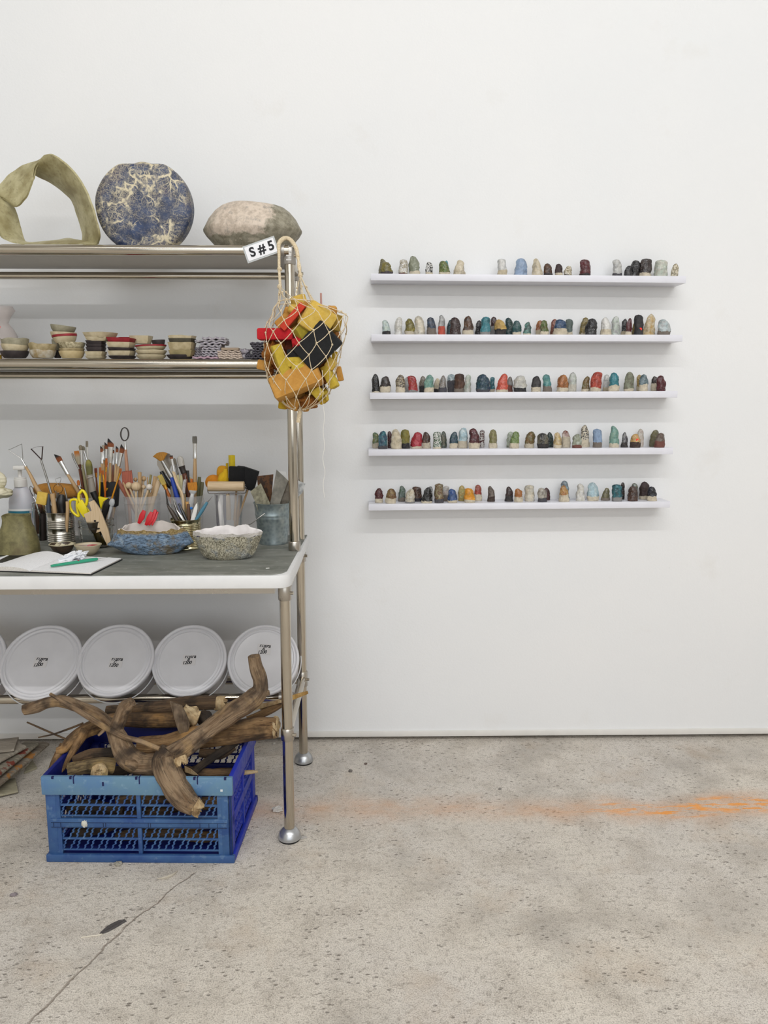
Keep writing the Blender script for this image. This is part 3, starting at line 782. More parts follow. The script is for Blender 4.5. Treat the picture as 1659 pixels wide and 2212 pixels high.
# ================= second shelf: small dishes =================
def sz(Y): return 1.288+(1.268-1.288)*(Y-(YF-.006))/(-.12-(YF-.006))+.0062
def spot(c1, c2, rough=.55, sc=60): return mat(c1, rough, col2=c2, sc=sc, bump=.25, bsc=120, lo=.35, hi=.7)
CR = spot(0xcfc2a4, 0xb8a988); GB = spot(0xa09a84, 0x85806a); DK = spot(0x2b2526, 0x3d3434); RD = spot(0x9c1f2c, 0x7d1a24); BC = spot(0xb9a986, 0x8f7f58)
def dish(x0, x1, y0, y1, m, lab, Y=-.28, sq=False, tilt=0, red=False, crop=(0, 640, 4.88), wav=.0, rz=0):
    ox, oy, s_ = crop
    A = P(ox+x0/s_, oy+y0/s_, Y); B_ = P(ox+x1/s_, oy+y0/s_, Y); zb = P(ox+(x0+x1)/2/s_, oy+y1/s_, Y).z
    zb = max(zb, sz(Y)); cx = (A.x+B_.x)/2; r = (B_.x-A.x)/2; h = max(A.z-zb, .008)
    sd = len(LABELS)
    def fn(q, th, t):
        k = 1
        if sq:
            k = 1/max(abs(math.cos(th+.4*rz)), abs(math.sin(th+.4*rz)))**.55; k = min(k, 1.32)*.92
        w2 = wav*noise.noise(Vector((math.cos(th)*1.5, math.sin(th)*1.5, sd)))*t
        q = Vector((q.x*k, q.y*k, q.z+h*w2)); return q
    rb = .74 if not sq else .78
    pr = [(r*rb*.2, 0), (r*rb, 0), (r*.9, h*.38), (r*(.985 if not sq else .96), h*.8), (r, h), (r*.955, h), (r*.8, h*.45), (r*.5, .12*h), (r*.1, .1*h)]
    b = M(); ax = eul(0, R(tilt), 0)
    b.lathe(pr, (cx, Y, zb), 32, axis=ax, fn=fn, sy=.9)
    o = one('clay_dish', b, m, lab, 'dish', 'little pinched clay dishes on the middle rack shelf', sharp=45)
    if red:
        b = M(); b.lathe([(r*.972, h*.72), (r*1.004, h*.76), (r*1.012, h*1.01), (r*.94, h*1.01), (r*.94, h*.72)], (cx, Y, zb), 32, axis=ax, fn=fn, sy=.9, cap0=False, cap1=False)
        obj('red_rim', b, RD, o, label='red glazed stripe along the rim')
    return o
dish(18, 302, 450, 575, GB, 'grey olive dish, top of the leftmost stack of three', tilt=-2, wav=.2)
dish(12, 292, 510, 592, CR, 'cream dish in the middle of the leftmost stack of three', tilt=4)
dish(8, 298, 578, 650, DK, 'black dish at the bottom of the leftmost stack of three', sq=False)
dish(300, 592, 500, 600, BC, 'beige dish with worn wavy rim resting on the brown white dish', tilt=2, wav=.25)
dish(312, 586, 570, 652, spot(0x9c8458, 0xc7c2b4), 'brown and white glazed dish, lower of the pair left of the tall stack', wav=.3)
dish(545, 640, 455, 580, GB, 'grey dish half behind the front stack with cracked dish', Y=-.22)
dish(560, 650, 570, 650, DK, 'black dish low behind the round cream dish', Y=-.22)
dish(528, 788, 310, 385, GB, 'grey tilted dish, topmost of the tallest stack', tilt=7, Y=-.24)
dish(533, 800, 380, 472, CR, 'cream dish second from the top of the tallest stack', tilt=2, Y=-.24)
dish(560, 812, 405, 492, CR, 'cream dish with diagonal red rim stripe in the tallest stack', tilt=-5, Y=-.25, red=True)
dish(620, 892, 488, 562, spot(0xcabf9f, 0x6d6140, sc=150), 'cracked cream dish on top of the two front round dishes', tilt=1, wav=.2)
dish(628, 888, 550, 600, BC, 'olive rimmed dish in the middle of the three front round dishes')
dish(624, 888, 578, 655, spot(0xccb98f, 0xbba67a), 'round honey cream dish at the bottom of the front round dishes')
dish(893, 1222, 385, 440, CR, 'wide cream square dish topping the mixed square stack', sq=True, rz=1)
dish(897, 1182, 432, 475, CR, 'cream square dish second from top of the mixed square stack', sq=True)
dish(902, 1122, 470, 512, DK, 'black square dish, uppermost black one of the mixed square stack', sq=True)
dish(903, 1120, 503, 548, DK, 'black square dish, middle black one of the mixed square stack', sq=True)
dish(905, 1120, 538, 590, DK, 'black square dish, lowest black one of the mixed square stack', sq=True)
dish(895, 1128, 585, 634, CR, 'cream square dish under the black ones of the mixed square stack', sq=True)
dish(897, 1126, 630, 660, CR, 'cream square dish at the very bottom of the mixed square stack', sq=True)
dish(1120, 1436, 442, 500, RD, 'dark red square dish on top of the stack beside the mixed one', sq=True, tilt=2)
dish(1120, 1434, 488, 552, CR, 'cream square dish right under the dark red dish', sq=True, tilt=1)
dish(1130, 1434, 545, 592, DK, 'black square dish between two cream ones under the red dish', sq=True, tilt=2)
dish(1132, 1436, 578, 640, CR, 'cream square dish second from the bottom under the red dish', sq=True)
dish(1140, 1440, 632, 660, DK, 'black square dish at the bottom under the red dish', sq=True)
dish(1360, 1616, 420, 502, CR, 'cream square dish perched behind between two stacks', sq=True, Y=-.24)
dish(1250, 1420, 434, 500, RD, 'red rimmed dish half hidden behind the dark red dish', sq=True, Y=-.21)
C4 = (320, 640, 4.88)
dish(-130, 190, 516, 575, CR, 'cream dish with red rim stripe below the small black bowl', red=True, tilt=-2, crop=C4)
dish(-130, 194, 570, 625, CR, 'cream wavy dish in the middle below the red striped dish', wav=.2, crop=C4)
dish(-125, 190, 618, 664, CR, 'cream thick dish at the bottom below the red striped dish', crop=C4)
dish(40, 182, 462, 522, DK, 'small glossy black bowl tipped on the red striped dish', tilt=-4, Y=-.25, crop=C4)
dish(205, 516, 422, 484, CR, 'cream irregular dish with dark inside on top of the right stack', sq=True, wav=.3, crop=C4)
dish(207, 512, 450, 525, spot(0x4f4a3a, 0x3d382c), 'dark olive dish second from top of the right stack', sq=True, crop=C4)
dish(200, 516, 490, 590, spot(0xbdae8c, 0x9f8f6a), 'large beige dish in the middle of the right stack', sq=True, wav=.2, crop=C4)
dish(208, 514, 572, 640, spot(0x8f845c, 0xa8976e), 'olive beige dish second from the bottom of the right stack', sq=True, crop=C4)
dish(198, 486, 618, 664, DK, 'black dish at the bottom of the right stack', crop=C4)

# folded cloth swatches
def plaid(c1, c2, s1=90, s2=90):
    key = ('plaid', c1, c2, s1, s2)
    if key in MATS: return MATS[key]
    g = G('woven_cloth'); x = g.sep(g.co())
    a = g.ramp(g.math('SINE', g.math('MULTIPLY', x[0], s1*6.28)), .3, .6); d = g.ramp(g.math('SINE', g.math('MULTIPLY', x[1], s2*6.28)), .3, .6)
    g.set(g.mix(g.math('MULTIPLY', g.math('ADD', a, d), .5), c1, c2), .9); g.bump(g.noise(900, 2), .5, .001); MATS[key] = g.m; return g.m
def cloth(x0, x1, y0, y1, m, lab, Y=-.28, crop=C4, grp='folded cloth swatches on the middle rack shelf'):
    ox, oy, s_ = crop; A = P(ox+x0/s_, oy+y0/s_, Y); B_ = P(ox+x1/s_, oy+y0/s_, Y); zb = P(ox+x0/s_, oy+y1/s_, Y).z
    zb = max(zb, sz(Y)); h = max(A.z-zb, .003); sd = len(LABELS); D = .055
    nx, ny = 22, 8
    def surf(z, j):
        rows = []
        for a in range(ny+1):
            r = []
            for c in range(nx+1):
                u, v = c/nx, a/ny
                ex = .0022*noise.noise(Vector((v*3, sd, 1))); wv = h*.22*math.sin(u*22+sd)+h*.25*noise.noise(Vector((u*4, v*3, sd)))
                r.append(Vector((A.x+(B_.x-A.x)*u+ex*(1 if u > .5 else -1)*4*abs(u-.5), Y-D/2+D*v, zb+z+wv*(1 if j else .6))))
            rows.append(r)
        return rows
    b = M()
    k = 2 if h > .005 else 1
    for i in range(k):
        b.grid(surf(h*(i+.12)/k, 1), (0, 0, h*.62/k))
    # folded front lip joins the layers
    r0 = surf(h*.3, 1)[0]
    b.tube([p+Vector((0, .0005, h*.12)) for p in r0], h*.36, 8)
    return one('folded_cloth', b, m, lab, 'cloth', grp, sharp=60)
gp = plaid(0xa09b9f, 0x76737c); gp2 = plaid(0x9a949c, 0xb9b4b6, 70, 120); bs = plaid(0xc9b8a8, 0xa3938a, 140, 20); dg = plaid(0x55525a, 0x3c3a41, 160, 160)
od = ['topmost', 'second', 'third', 'fourth', 'fifth', 'sixth', 'seventh', 'eighth', 'ninth']
ys = [436, 466, 488, 512, 545, 568, 590, 614, 640]
xs_ = [(590, 835), (515, 845), (575, 838), (560, 790), (590, 780), (585, 785), (588, 755), (592, 752)]
for i in range(8): cloth(xs_[i][0], xs_[i][1], ys[i], ys[i+1], gp if i % 2 else gp2, 'grey plaid folded cloth, %s layer of the tall plaid pile' % od[i])
for i in range(4): cloth(508, 600, 545+24*i, 569+24*i, gp, 'dark plaid folded cloth peeking left of the tall pile, %s of four' % od[i], Y=-.25)
cloth(490, 752, 640, 664, plaid(0xb89aa6, 0x8f7888), 'mauve pink folded cloth at the base of the plaid pile', Y=-.29)
b = M(); A = P(320+790/4.88, 640+548/4.88, -.28); B_ = P(320+972/4.88, 640+575/4.88, -.28); b.box2((A.x, -.31, B_.z), (B_.x, -.25, A.z))
one('clay_tile', b, mat(0xa08d78, .7), 'plain brown flat tile lying on the beige striped cloths', 'tile', bev=.001)
for i in range(4): cloth(748+4*i, 985+8*i, 574+23*i, 598+23*i, bs, 'beige striped folded cloth, %s layer under the brown tile' % od[i])
cloth(978, 1066, 560, 610, gp2, 'pale grey folded cloth, upper of two beside beige cloths', Y=-.26)
cloth(985, 1045, 608, 664, gp2, 'pale grey folded cloth, lower of two beside beige cloths', Y=-.26)
cloth(1042, 1145, 612, 640, dg, 'charcoal folded cloth, upper of two left of the charcoal pile', Y=-.27)
cloth(1042, 1140, 638, 664, dg, 'charcoal folded cloth, lower of two left of the charcoal pile', Y=-.27)
for i in range(7): cloth(1088+(i*13) % 35, 1275, 488+25*i, 513+25*i, dg, 'charcoal folded cloth, %s layer of the pile beside the net bag' % od[i])
# clear plastic bag at the far left
b = M(); A = P(-60, 656, -.2); vs = []
for i in range(11):
    t = i/10; w_ = [88, 80, 75, 71, 76, 79, 82, 80, 76, 74, 72][i]
    for k in range(20):
        a = 2*math.pi*k/20; rr = 1+.10*noise.noise(Vector((math.cos(a)*2, math.sin(a)*2, t*5)))
        if i == 0: rr *= .9
        vs.append((A.x+w_*mpp(-.2)*math.cos(a)*rr, -.19+.042*math.sin(a)*rr, 1.2785+(A.z-1.2785)*(1-t if i else 1)-(0 if i else .006)))
b.add(vs, [(i*20+k, i*20+(k+1) % 20, (i+1)*20+(k+1) % 20, (i+1)*20+k) for i in range(10) for k in range(20)])
o = one('plastic_bag', b, mat(0xc9bdb8, .3, Alpha=.45), 'crinkled clear plastic bag at the left edge of the middle rack shelf', 'bag', sharp=60)
b = M(); A = P(-3, 706, -.233); b.ext([A+Vector((x, 0, z)) for x, z in ((-.01, -.002), (.004, -.004), (.006, 0), (.003, .004), (-.01, .003))], (0, -.0005, 0)); obj('print', b, mat(0xc03a3a, .5), o, label='small red printed mark')
b = M(); c = P(-2, 762, -.28); b.lathe([(.004, -.013), (.010, -.013), (.012, -.004), (.012, .008), (.011, .008), (.009, -.01)], (c.x-.006, -.28, sz(-.28)+.013), 24); one('clay_dish', b, mat(0xb98f2c, .5), 'yellow glazed dish peeking at the left frame edge', 'dish', 'little pinched clay dishes on the middle rack shelf')

# ================= net bag of sponges =================
def C5(x, y): return (530+x/5.268, 500+y/5.268)
YC = -.468
NT = [(760, 560, 40), (800, 585, 205), (870, 660, 330), (950, 742, 425), (1100, 700, 462), (1300, 662, 442), (1500, 645, 418), (1700, 640, 372), (1850, 655, 305), (1950, 640, 205), (2010, 625, 110), (2045, 615, 25)]
NTW = []
for y_, xc_, hw_ in NT:
    A_ = P(*C5(xc_-hw_, y_), YC); B_ = P(*C5(xc_+hw_, y_), YC); NTW.append((A_.z, (A_.x+B_.x)/2, (B_.x-A_.x)/2))
def nprof(z):
    if z >= NTW[0][0]: return NTW[0][1:]
    for (z0, x0, w0), (z1, x1, w1) in zip(NTW, NTW[1:]):
        if z >= z1:
            k = (z0-z)/(z0-z1); return x0+(x1-x0)*k, w0+(w1-w0)*k
    return NTW[-1][1:]
bc = P(*C5(640, 1420), YC); RX, RZ, RY = .1235, .166, .088
SPM = {}
def sponge_mat(c1, c2=None, big=False):
    key = ('sp', c1, big)
    if key in MATS: return MATS[key]
    g = G('sponge_foam'); v = g.vor(900 if not big else 350); n = g.noise(60 if not big else 150, 4, .65)
    c = g.mix(g.ramp(n, .35, .65), c1, c2 or c1); c = g.mix(g.ramp(v, .28, .12, 0, .35), c, tuple(int(((c1 >> s) & 255)*.55) for s in (16, 8, 0)))
    g.set(c, .95); g.bump(g.math('ADD', v, g.noise(700, 3, .7)), .6, .0012 if not big else .004); g.b.inputs['Subsurface Weight'].default_value = .0
    MATS[key] = g.m; return g.m
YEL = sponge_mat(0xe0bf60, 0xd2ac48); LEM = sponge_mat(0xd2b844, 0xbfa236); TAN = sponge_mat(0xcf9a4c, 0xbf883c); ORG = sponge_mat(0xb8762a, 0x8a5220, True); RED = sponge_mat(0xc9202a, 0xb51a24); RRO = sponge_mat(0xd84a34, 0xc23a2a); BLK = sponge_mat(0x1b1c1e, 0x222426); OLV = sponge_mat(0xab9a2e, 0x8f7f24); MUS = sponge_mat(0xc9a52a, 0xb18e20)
def sponge(x0, x1, y0, y1, rot, m, lab, dep=.035, fr=0, kind='b', org=None, p=.45, yaw=0, tap=1, pit=0):
    px, py = C5((x0+x1)/2, (y0+y1)/2); c = P(px, py, YC)
    xm_, hw_ = nprof(c.z); u = min(abs(c.x-xm_)/hw_, 1); d = hw_/RX*max(1-u*u, .03)**.5; d = min(d, 1)
    y = YC-RY*d*.92+dep/2+fr; c = P(px, py, y); s_ = mpp(y)/5.268; w_, h_ = (x1-x0)*s_, (y1-y0)*s_
    b = M(); rot_ = eul(R(pit), R(-rot), R(yaw))
    if kind == 'b': b.box((0, 0, 0), (w_, dep, h_), None, tap); k = dict(bev=min(w_, h_, dep)*.17)
    elif kind == 'e': b.ell((0, 0, 0), (w_/2, dep/2, h_/2), n=24, m=16, amp=.12, nsc=1.6, seed=x0, p=.75); k = dict(sharp=80)
    elif kind == 'n': b.ell((0, 0, 0), (w_/2, dep/2, h_/2), n=32, m=24, amp=.4, nsc=2.6, seed=x0); k = dict(sharp=80)
    elif kind == 'c': b.lathe([(w_*.44, -h_/2), (w_/2, -h_/2+w_*.06), (w_/2, h_/2-w_*.06), (w_*.44, h_/2)], (0, 0, 0), 28, sy=dep/w_); k = dict(sharp=40)
    elif kind == 'h': # half-round block, flat face down-left
        pl = [(-w_/2, -h_/2), (w_/2, -h_/2*.7)]+[(w_/2*math.cos(a)*1.0, -h_/2*.7+h_*.95*math.sin(a)) for a in [R(12*i) for i in range(1, 15)]]+[(-w_/2, -h_*.1)]
        b.ext([Vector((x, -dep/2, z)) for x, z in pl], (0, dep, 0)); k = dict(bev=.0025)
    b.v = [rot_ @ q+Vector((c.x, y, c.z)) for q in b.v]
    return one('sponge', b, m, lab, 'sponge', 'sponges in the hanging net bag', **k)
sponge(535, 685, 730, 870, 20, YEL, 'pale yellow pointed sponge at the very top of the net', dep=.03, fr=.025, yaw=35)
sponge(490, 640, 835, 955, -15, YEL, 'yellow ribbed rounded sponge under the topmost one', kind='e', dep=.04)
sponge(445, 520, 860, 960, 0, TAN, 'small tan sponge beside the ribbed yellow one near the top', kind='e', dep=.03, fr=.02)
sponge(360, 720, 930, 1010, 48, RRO, 'long orange red sponge strip lying diagonally near the top', dep=.02, fr=.0)
sponge(560, 780, 850, 960, 52, TAN, 'tan sponge slab edge behind the diagonal red strip', dep=.03, fr=.018)
sponge(350, 600, 940, 1090, 40, TAN, 'brownish orange sponge left of the red strip', dep=.03, fr=.03)
sponge(650, 985, 850, 1165, -32, YEL, 'big pale yellow block sponge, largest in the upper half', dep=.045, fr=-.004, yaw=18, pit=8)
sponge(560, 725, 1060, 1230, 35, OLV, 'olive yellow rough sponge left of the black one', dep=.04, fr=.004, yaw=30)
sponge(535, 680, 1195, 1350, 15, RED, 'crumpled red sponge touching the black one', kind='n', dep=.04, fr=.002)
sponge(148, 545, 1108, 1235, 0, RED, 'bright red block sponge sticking out on the left', dep=.045, fr=-.002)
sponge(590, 1050, 1130, 1475, 43, BLK, 'large black square sponge in the middle of the net', dep=.028, fr=-.008, yaw=-8)
sponge(480, 760, 1340, 1430, 3, BLK, 'thin black sponge corner left of the large black one', dep=.03, fr=.012)
sponge(210, 400, 1250, 1500, 0, ORG, 'orange brown natural sponge on the left side', kind='n', dep=.07, fr=.0)
sponge(345, 455, 1290, 1660, 18, LEM, 'lemon yellow long stick sponge standing on the left', dep=.024, fr=-.012, yaw=25)
sponge(455, 755, 1430, 1540, 3, LEM, 'yellow bar sponge lying under the black corner', dep=.03, fr=.008)
sponge(395, 515, 1530, 1650, 30, LEM, 'small lemon cube sponge right of the yellow stick', dep=.026, fr=-.002, yaw=20)
sponge(535, 690, 1500, 1600, -20, LEM, 'yellow wedge sponge above the large tan block', dep=.03, fr=.0)
sponge(295, 865, 1570, 1840, 22, TAN, 'very large tan block sponge in the lower half', dep=.05, fr=-.012, pit=-14)
sponge(140, 300, 1472, 1582, -12, TAN, 'tan bar sponge stub poking out beside the rack rail', dep=.03, fr=.01)
sponge(240, 320, 1500, 1640, 0, ORG, 'dark orange sponge behind the yellow stick', kind='n', dep=.05, fr=.02)
sponge(915, 1030, 1450, 1570, -35, YEL, 'pale yellow cube sponge right below the black one', dep=.03, fr=.004)
sponge(985, 1045, 1370, 1500, -8, MUS, 'narrow mustard sponge at the right edge under the black corner', dep=.03, fr=.01)
sponge(915, 1010, 1520, 1790, 28, LEM, 'lemon stick sponge leaning on the lower right', dep=.026, fr=-.006, yaw=-20)
sponge(1040, 1105, 1540, 1700, 12, TAN, 'tan sponge sticking out low on the right', dep=.03, fr=.02)
sponge(965, 1052, 1665, 1750, 20, LEM, 'small bright yellow sponge low at right edge of net', dep=.024, fr=.0)
sponge(770, 890, 1780, 1900, 42, LEM, 'yellow angular sponge below right of the large tan block', dep=.035, fr=-.004)
sponge(740, 850, 1760, 1850, 20, OLV, 'olive cube sponge just right of the large tan block', dep=.03, fr=.008)
sponge(830, 925, 1860, 1960, 30, MUS, 'mustard sponge near the bottom right', dep=.035, fr=.0)
sponge(900, 945, 1815, 1925, 8, LEM, 'thin yellow tube sponge with dark end at lower right', kind='c', dep=.016, fr=-.004)
sponge(610, 840, 1860, 2010, 8, ORG, 'orange brown natural sponge at the bottom of the net', kind='n', dep=.07, fr=.004)
sponge(385, 480, 1900, 2020, -8, MUS, 'mustard sponge at the bottom left of net', dep=.035, fr=.006)
sponge(470, 620, 1880, 2030, -20, TAN, 'tan sponge at the bottom beside the tassel', dep=.04, fr=.016)
sponge(640, 725, 1970, 2050, 0, TAN, 'small tan sponge at the very bottom of the net', kind='e', dep=.04, fr=.012)
sponge(925, 1045, 848, 975, 0, TAN, 'round tan mushroom shaped sponge at upper right', kind='e', dep=.045, fr=.014)
sponge(980, 1078, 960, 1135, -12, sponge_mat(0xa88534, 0x8b7430), 'brownish green sponge hanging at upper right', dep=.035, fr=.014, yaw=20)
sponge(890, 985, 900, 1020, 10, OLV, 'olive brown sponge between the big yellow and round tan ones', dep=.035, fr=.03)
sponge(860, 990, 1520, 1700, 0, ORG, 'orange natural sponge behind the lemon stick at right', kind='n', dep=.05, fr=.02)
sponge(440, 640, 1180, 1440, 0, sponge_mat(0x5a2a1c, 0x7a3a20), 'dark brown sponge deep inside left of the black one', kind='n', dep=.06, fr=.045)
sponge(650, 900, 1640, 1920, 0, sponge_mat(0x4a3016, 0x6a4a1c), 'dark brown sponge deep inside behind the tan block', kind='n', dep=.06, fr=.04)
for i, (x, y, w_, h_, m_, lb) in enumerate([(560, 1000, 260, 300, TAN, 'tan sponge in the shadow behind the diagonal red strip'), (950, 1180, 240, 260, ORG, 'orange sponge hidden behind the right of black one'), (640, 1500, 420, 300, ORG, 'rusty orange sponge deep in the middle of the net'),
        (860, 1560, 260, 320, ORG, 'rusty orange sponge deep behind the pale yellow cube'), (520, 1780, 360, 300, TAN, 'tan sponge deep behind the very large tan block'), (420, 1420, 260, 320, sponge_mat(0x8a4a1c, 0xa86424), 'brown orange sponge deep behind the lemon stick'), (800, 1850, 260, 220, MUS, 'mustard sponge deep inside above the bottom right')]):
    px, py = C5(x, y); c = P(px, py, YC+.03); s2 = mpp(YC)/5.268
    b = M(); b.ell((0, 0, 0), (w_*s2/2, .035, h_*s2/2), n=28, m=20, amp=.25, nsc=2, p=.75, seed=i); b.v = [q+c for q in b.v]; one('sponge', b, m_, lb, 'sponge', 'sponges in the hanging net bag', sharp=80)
a = P(*C5(860, 702), YC+.02); c = P(*C5(866, 1000), YC+.02)
b = M(); b.tube([a, c], .0026, 12); one('wooden_stick', b, mat(0xb98a80, .6), 'thin pinkish wooden stick standing up out of the net', 'stick')

net = thing('net_bag', 'cream string net bag hanging from the rack corner by its handles', 'bag', (bc.x, bc.y, bc.z-RZ-.03))
CORD = mat(0xe2d2b4, .85, col2=0xcbb896, sc=300, bump=.6, bsc=1500, bd=.0006)
b = M(); rowsN = 9; NA = 13
ZT_, ZB_ = NTW[1][0], NTW[-1][0]
def nsurf(u, t): # u around, t 0 bottom .. 1 top
    z = ZB_+(ZT_-ZB_)*(t if t > .2 else t*t*2.5+.5*t); xm_, hw_ = nprof(z); rr = min(hw_/RX, 1)
    sn = math.sin(u); sn = math.copysign(abs(sn)**.75, sn)
    ex = 1+.03*noise.noise(Vector((math.cos(u)*1.5, math.sin(u)*1.5, t*3)))
    return Vector((xm_+hw_*ex*math.cos(u), bc.y+RY*rr**.8*(1.42 if sn < 0 else .95)*sn, z))
rng = random.Random(5); nodes = []
for r in range(rowsN+1):
    t = .04+.96*(r/rowsN)**.93; ro = []
    for i in range(NA):
        u = 2*math.pi*(i+.5*(r % 2))/NA+rng.uniform(-.07, .07)+.12*t; tt = min(t+rng.uniform(-.015, .015), 1); ro.append((u, tt))
    nodes.append(ro)
for r in range(rowsN+1):
    for i in range(NA):
        u, t = nodes[r][i]; p = nsurf(u, t); b.ell(p, (.0026, .0026, .003), n=8, m=6, amp=.4, nsc=3, seed=i+r)
        if r < rowsN:
            for dj in ((0, -1) if r % 2 == 0 else (0, 1)):
                j = (i+dj) % NA; u2, t2 = nodes[r+1][j]
                while u2-u > math.pi: u2 -= 2*math.pi
                while u2-u < -math.pi: u2 += 2*math.pi
                pts = [nsurf(u+(u2-u)*k/5, t+(t2-t)*k/5)-Vector((0, 0, .0022*math.sin(math.pi*k/5))) for k in range(6)]
                b.tube(pts, .00102, 6)
obj('net', b, CORD, net)
# rim cord
rim = [nsurf(*nodes[rowsN][i]) for i in range(NA)]
b = M(); b.tube([tuple(p) for p in rim], .0013, 6, closed=True); obj('rim_cord', b, CORD, net)
Ym = YF-.032
def gather(k5, idx, Y):
    p = P(*C5(*k5), Y)
    b = M(); b.ell(p, (.0065, .006, .0065), n=12, m=8, amp=.5, nsc=3); 
    for i in idx:
        q = rim[i % NA]; mid = (p+q)/2+Vector((.002*math.sin(i*3), 0, -.003)); b.tube([p, mid, q], .0013, 6, sub=4)
        m2 = p.lerp(q, .45); b.ell(m2, .0027, n=8, m=6, amp=.4, nsc=3)
    return b
# handle: thick wrapped loop over the capped post
pl = [P(*C5(398, 640), -.40), P(*C5(385, 430), -.385), P(*C5(383, 260), -.375), P(*C5(380, 150), -.37), P(*C5(415, 95), -.358), P(*C5(465, 78), -.345), P(*C5(520, 105), -.345), P(*C5(575, 190), -.355), P(*C5(598, 290), -.365)]
pr = [.0036, .004, .0042, .0058, .0062, .0062, .0062, .0058, .005]
b = M(); b.tube(pl, pr, 12, sub=8, amp=.12, nsc=900); obj('handle', b, CORD, net, label='thick wrapped cord handle')
for off in (-.0022, .0022):
    b = M(); b.tube([P(*C5(598, 290), -.365)+Vector((off, 0, 0)), P(*C5(612, 400), -.38)+Vector((-off, 0, 0)), P(*C5(626, 495), -.39)+Vector((off, 0, 0))], .0032, 8, sub=6); obj('strand', b, CORD, net)
obj('gathered_cords', gather((626, 500), (-2, -1, 0, 1, 2, 3, -3), -.392), CORD, net)
obj('gathered_cords', gather((390, 628), (5, 6, 7, 8, 9, 4), -.40), CORD, net)
b = M(); b.ell(P(*C5(390, 430), -.385), (.0068, .006, .0062), n=12, m=8, amp=.5, nsc=3); obj('knot', b, CORD, net)
ta = nsurf(-1.7, .0); t1 = P(*C5(620, 2040), YC-.01); t2 = P(*C5(600, 2175), YC-.012)
b = M(); b.tube([ta, t1, t1.lerp(t2, .5), t2], [.005, .0055, .0058, .0056], 12, sub=3, amp=.1, nsc=800); obj('tassel', b, CORD, net)
TH = mat(0xe9e6df, .8)
b = M(); pts = [P(x, y, YC-.075 if y < 862 else YC-.06) for x, y in ((696, 800), (698, 840), (697, 868), (701, 900), (698, 930), (701, 965), (697, 990), (702, 1020), (698, 1045), (701, 1075))]
b.tube(pts, .0007, 5, sub=4); obj('loose_thread', b, TH, net, label='loose white thread dangling below the net')
# ================= things on the worktop =================
def K6(x, y): return (x/5.925, 910+y/5.925)
def K7(x, y): return (220+x/5.925, 910+y/5.925)
def K8(x, y): return (420+x/5.925, 930+y/5.925)
SIL = mat(0xd9d9d8, .22, 1.0); SILD = mat(0x9c9a96, .3, 1.0); CLR = glass(0xf4f6f6, .03); CLP = mat(0xdcdcdc, .12, Alpha=.24); BLKP = mat(0x101012, .4); 
LWD = grainmat(0xbfa078, 0xab8b62); PWD = grainmat(0xd0b998, 0xc0a580); DWD = grainmat(0x6b3b24, 0x512a1a)
def can(kf, x0, x1, yt, Y, m, lab, ribs, h=None, name='tin_can'):
    A = P(*kf(x0, yt), Y); B_ = P(*kf(x1, yt), Y); r = (B_.x-A.x)/2; H = h or A.z-TM; c = ((A.x+B_.x)/2, Y, TM)
    pr = [(r*.3, .001), (r*.97, .0), (r, .002), (r*1.0, .004), (r*.975, .006)]
    for z0, z1, nn in ribs:
        for i in range(nn*4+1):
            t = i/(nn*4); pr.append((r*(.965+.022*math.cos(t*nn*2*math.pi+math.pi)), H*(z0+(z1-z0)*t)))
    pr += [(r*.975, H-.006), (r*1.0, H-.003), (r*1.01, H-.001), (r*.985, H), (r*.955, H-.003), (r*.94, H-.02), (r*.93, .004), (r*.1, .003)]
    b = M(); b.lathe(pr, c, 40); o = one(name, b, m, lab, 'can', sharp=50); return Vector(c), r, H, o
TIN = steel(0xc3bfb6, .22); TIN2 = steel(0xcfc7a4, .2)
c1, r1, h1, tc1 = can(K6, 597, 940, 1155, -.25, TIN, 'ribbed silver tin can holding wooden loop tools, behind open notebook', [(.12, .40, 5), (.52, .78, 5)])
c7, r7, h7, tc7 = can(K7, 878, 1268, 1243, -.30, TIN2, 'ribbed tin can of metal modelling tools behind blue and white bowls', [(.10, .84, 13)])
def tub(kf, x0, x1, yt, Y, taper, m, lab, rim, name, cat, wall=.0012, sq=False, bands=True, thickbase=.002):
    A = P(*kf(x0, yt), Y); B_ = P(*kf(x1, yt), Y); r = (B_.x-A.x)/2; H = A.z-TM; c = ((A.x+B_.x)/2, Y, TM); rb = r*taper
    w_ = wall
    L_ = lambda z: rb+(r-rb)*z/H
    pr = [(rb*.2, 0), (rb, 0)]+[(L_(H*t), H*t) for t in (.3, .6)]
    if bands: pr += [(L_(H-.024), H-.024), (L_(H)+.0018, H-.022), (L_(H)+.0018, H-.019), (L_(H-.01)-.0004, H-.018), (L_(H)-.0002, H-.003)]
    pr += [(r+rim, H-.002), (r+rim, H), (r-w_, H), (L_(H*.5)-w_, H*.5), (rb-w_, thickbase), (rb*.2, thickbase)]
    fn = None
    if sq: fn = lambda q, th, t: Vector((q.x/max(abs(math.cos(th)), abs(math.sin(th)))**.8, q.y/max(abs(math.cos(th)), abs(math.sin(th)))**.8, q.z))
    b = M(); b.lathe(pr, c, 40, fn=fn); o = one(name, b, m, lab, cat, sharp=40)
    return Vector(c), r, H, o
jar = lambda *a, **k: tub(*a, **k)
JG = glass(0xeef1ef, .02)
cj1 = jar(K6, 412, 600, 1045, -.155, .98, JG, 'clear clip-top glass jar of brown wooden tools beside tin can', .0008, 'glass_jar', 'jar')
cj3 = jar(K6, 1012, 1445, 1255, -.265, .86, JG, 'low clear glass jar holding yellow scissors and a notched wooden tool', .001, 'glass_jar', 'jar')
cj4 = tub(K6, 950, 1492, 950, -.125, .86, CLP, 'clear plastic box of paint brushes and black brush pouch', .001, 'brush_box', 'container', sq=False, bands=False)
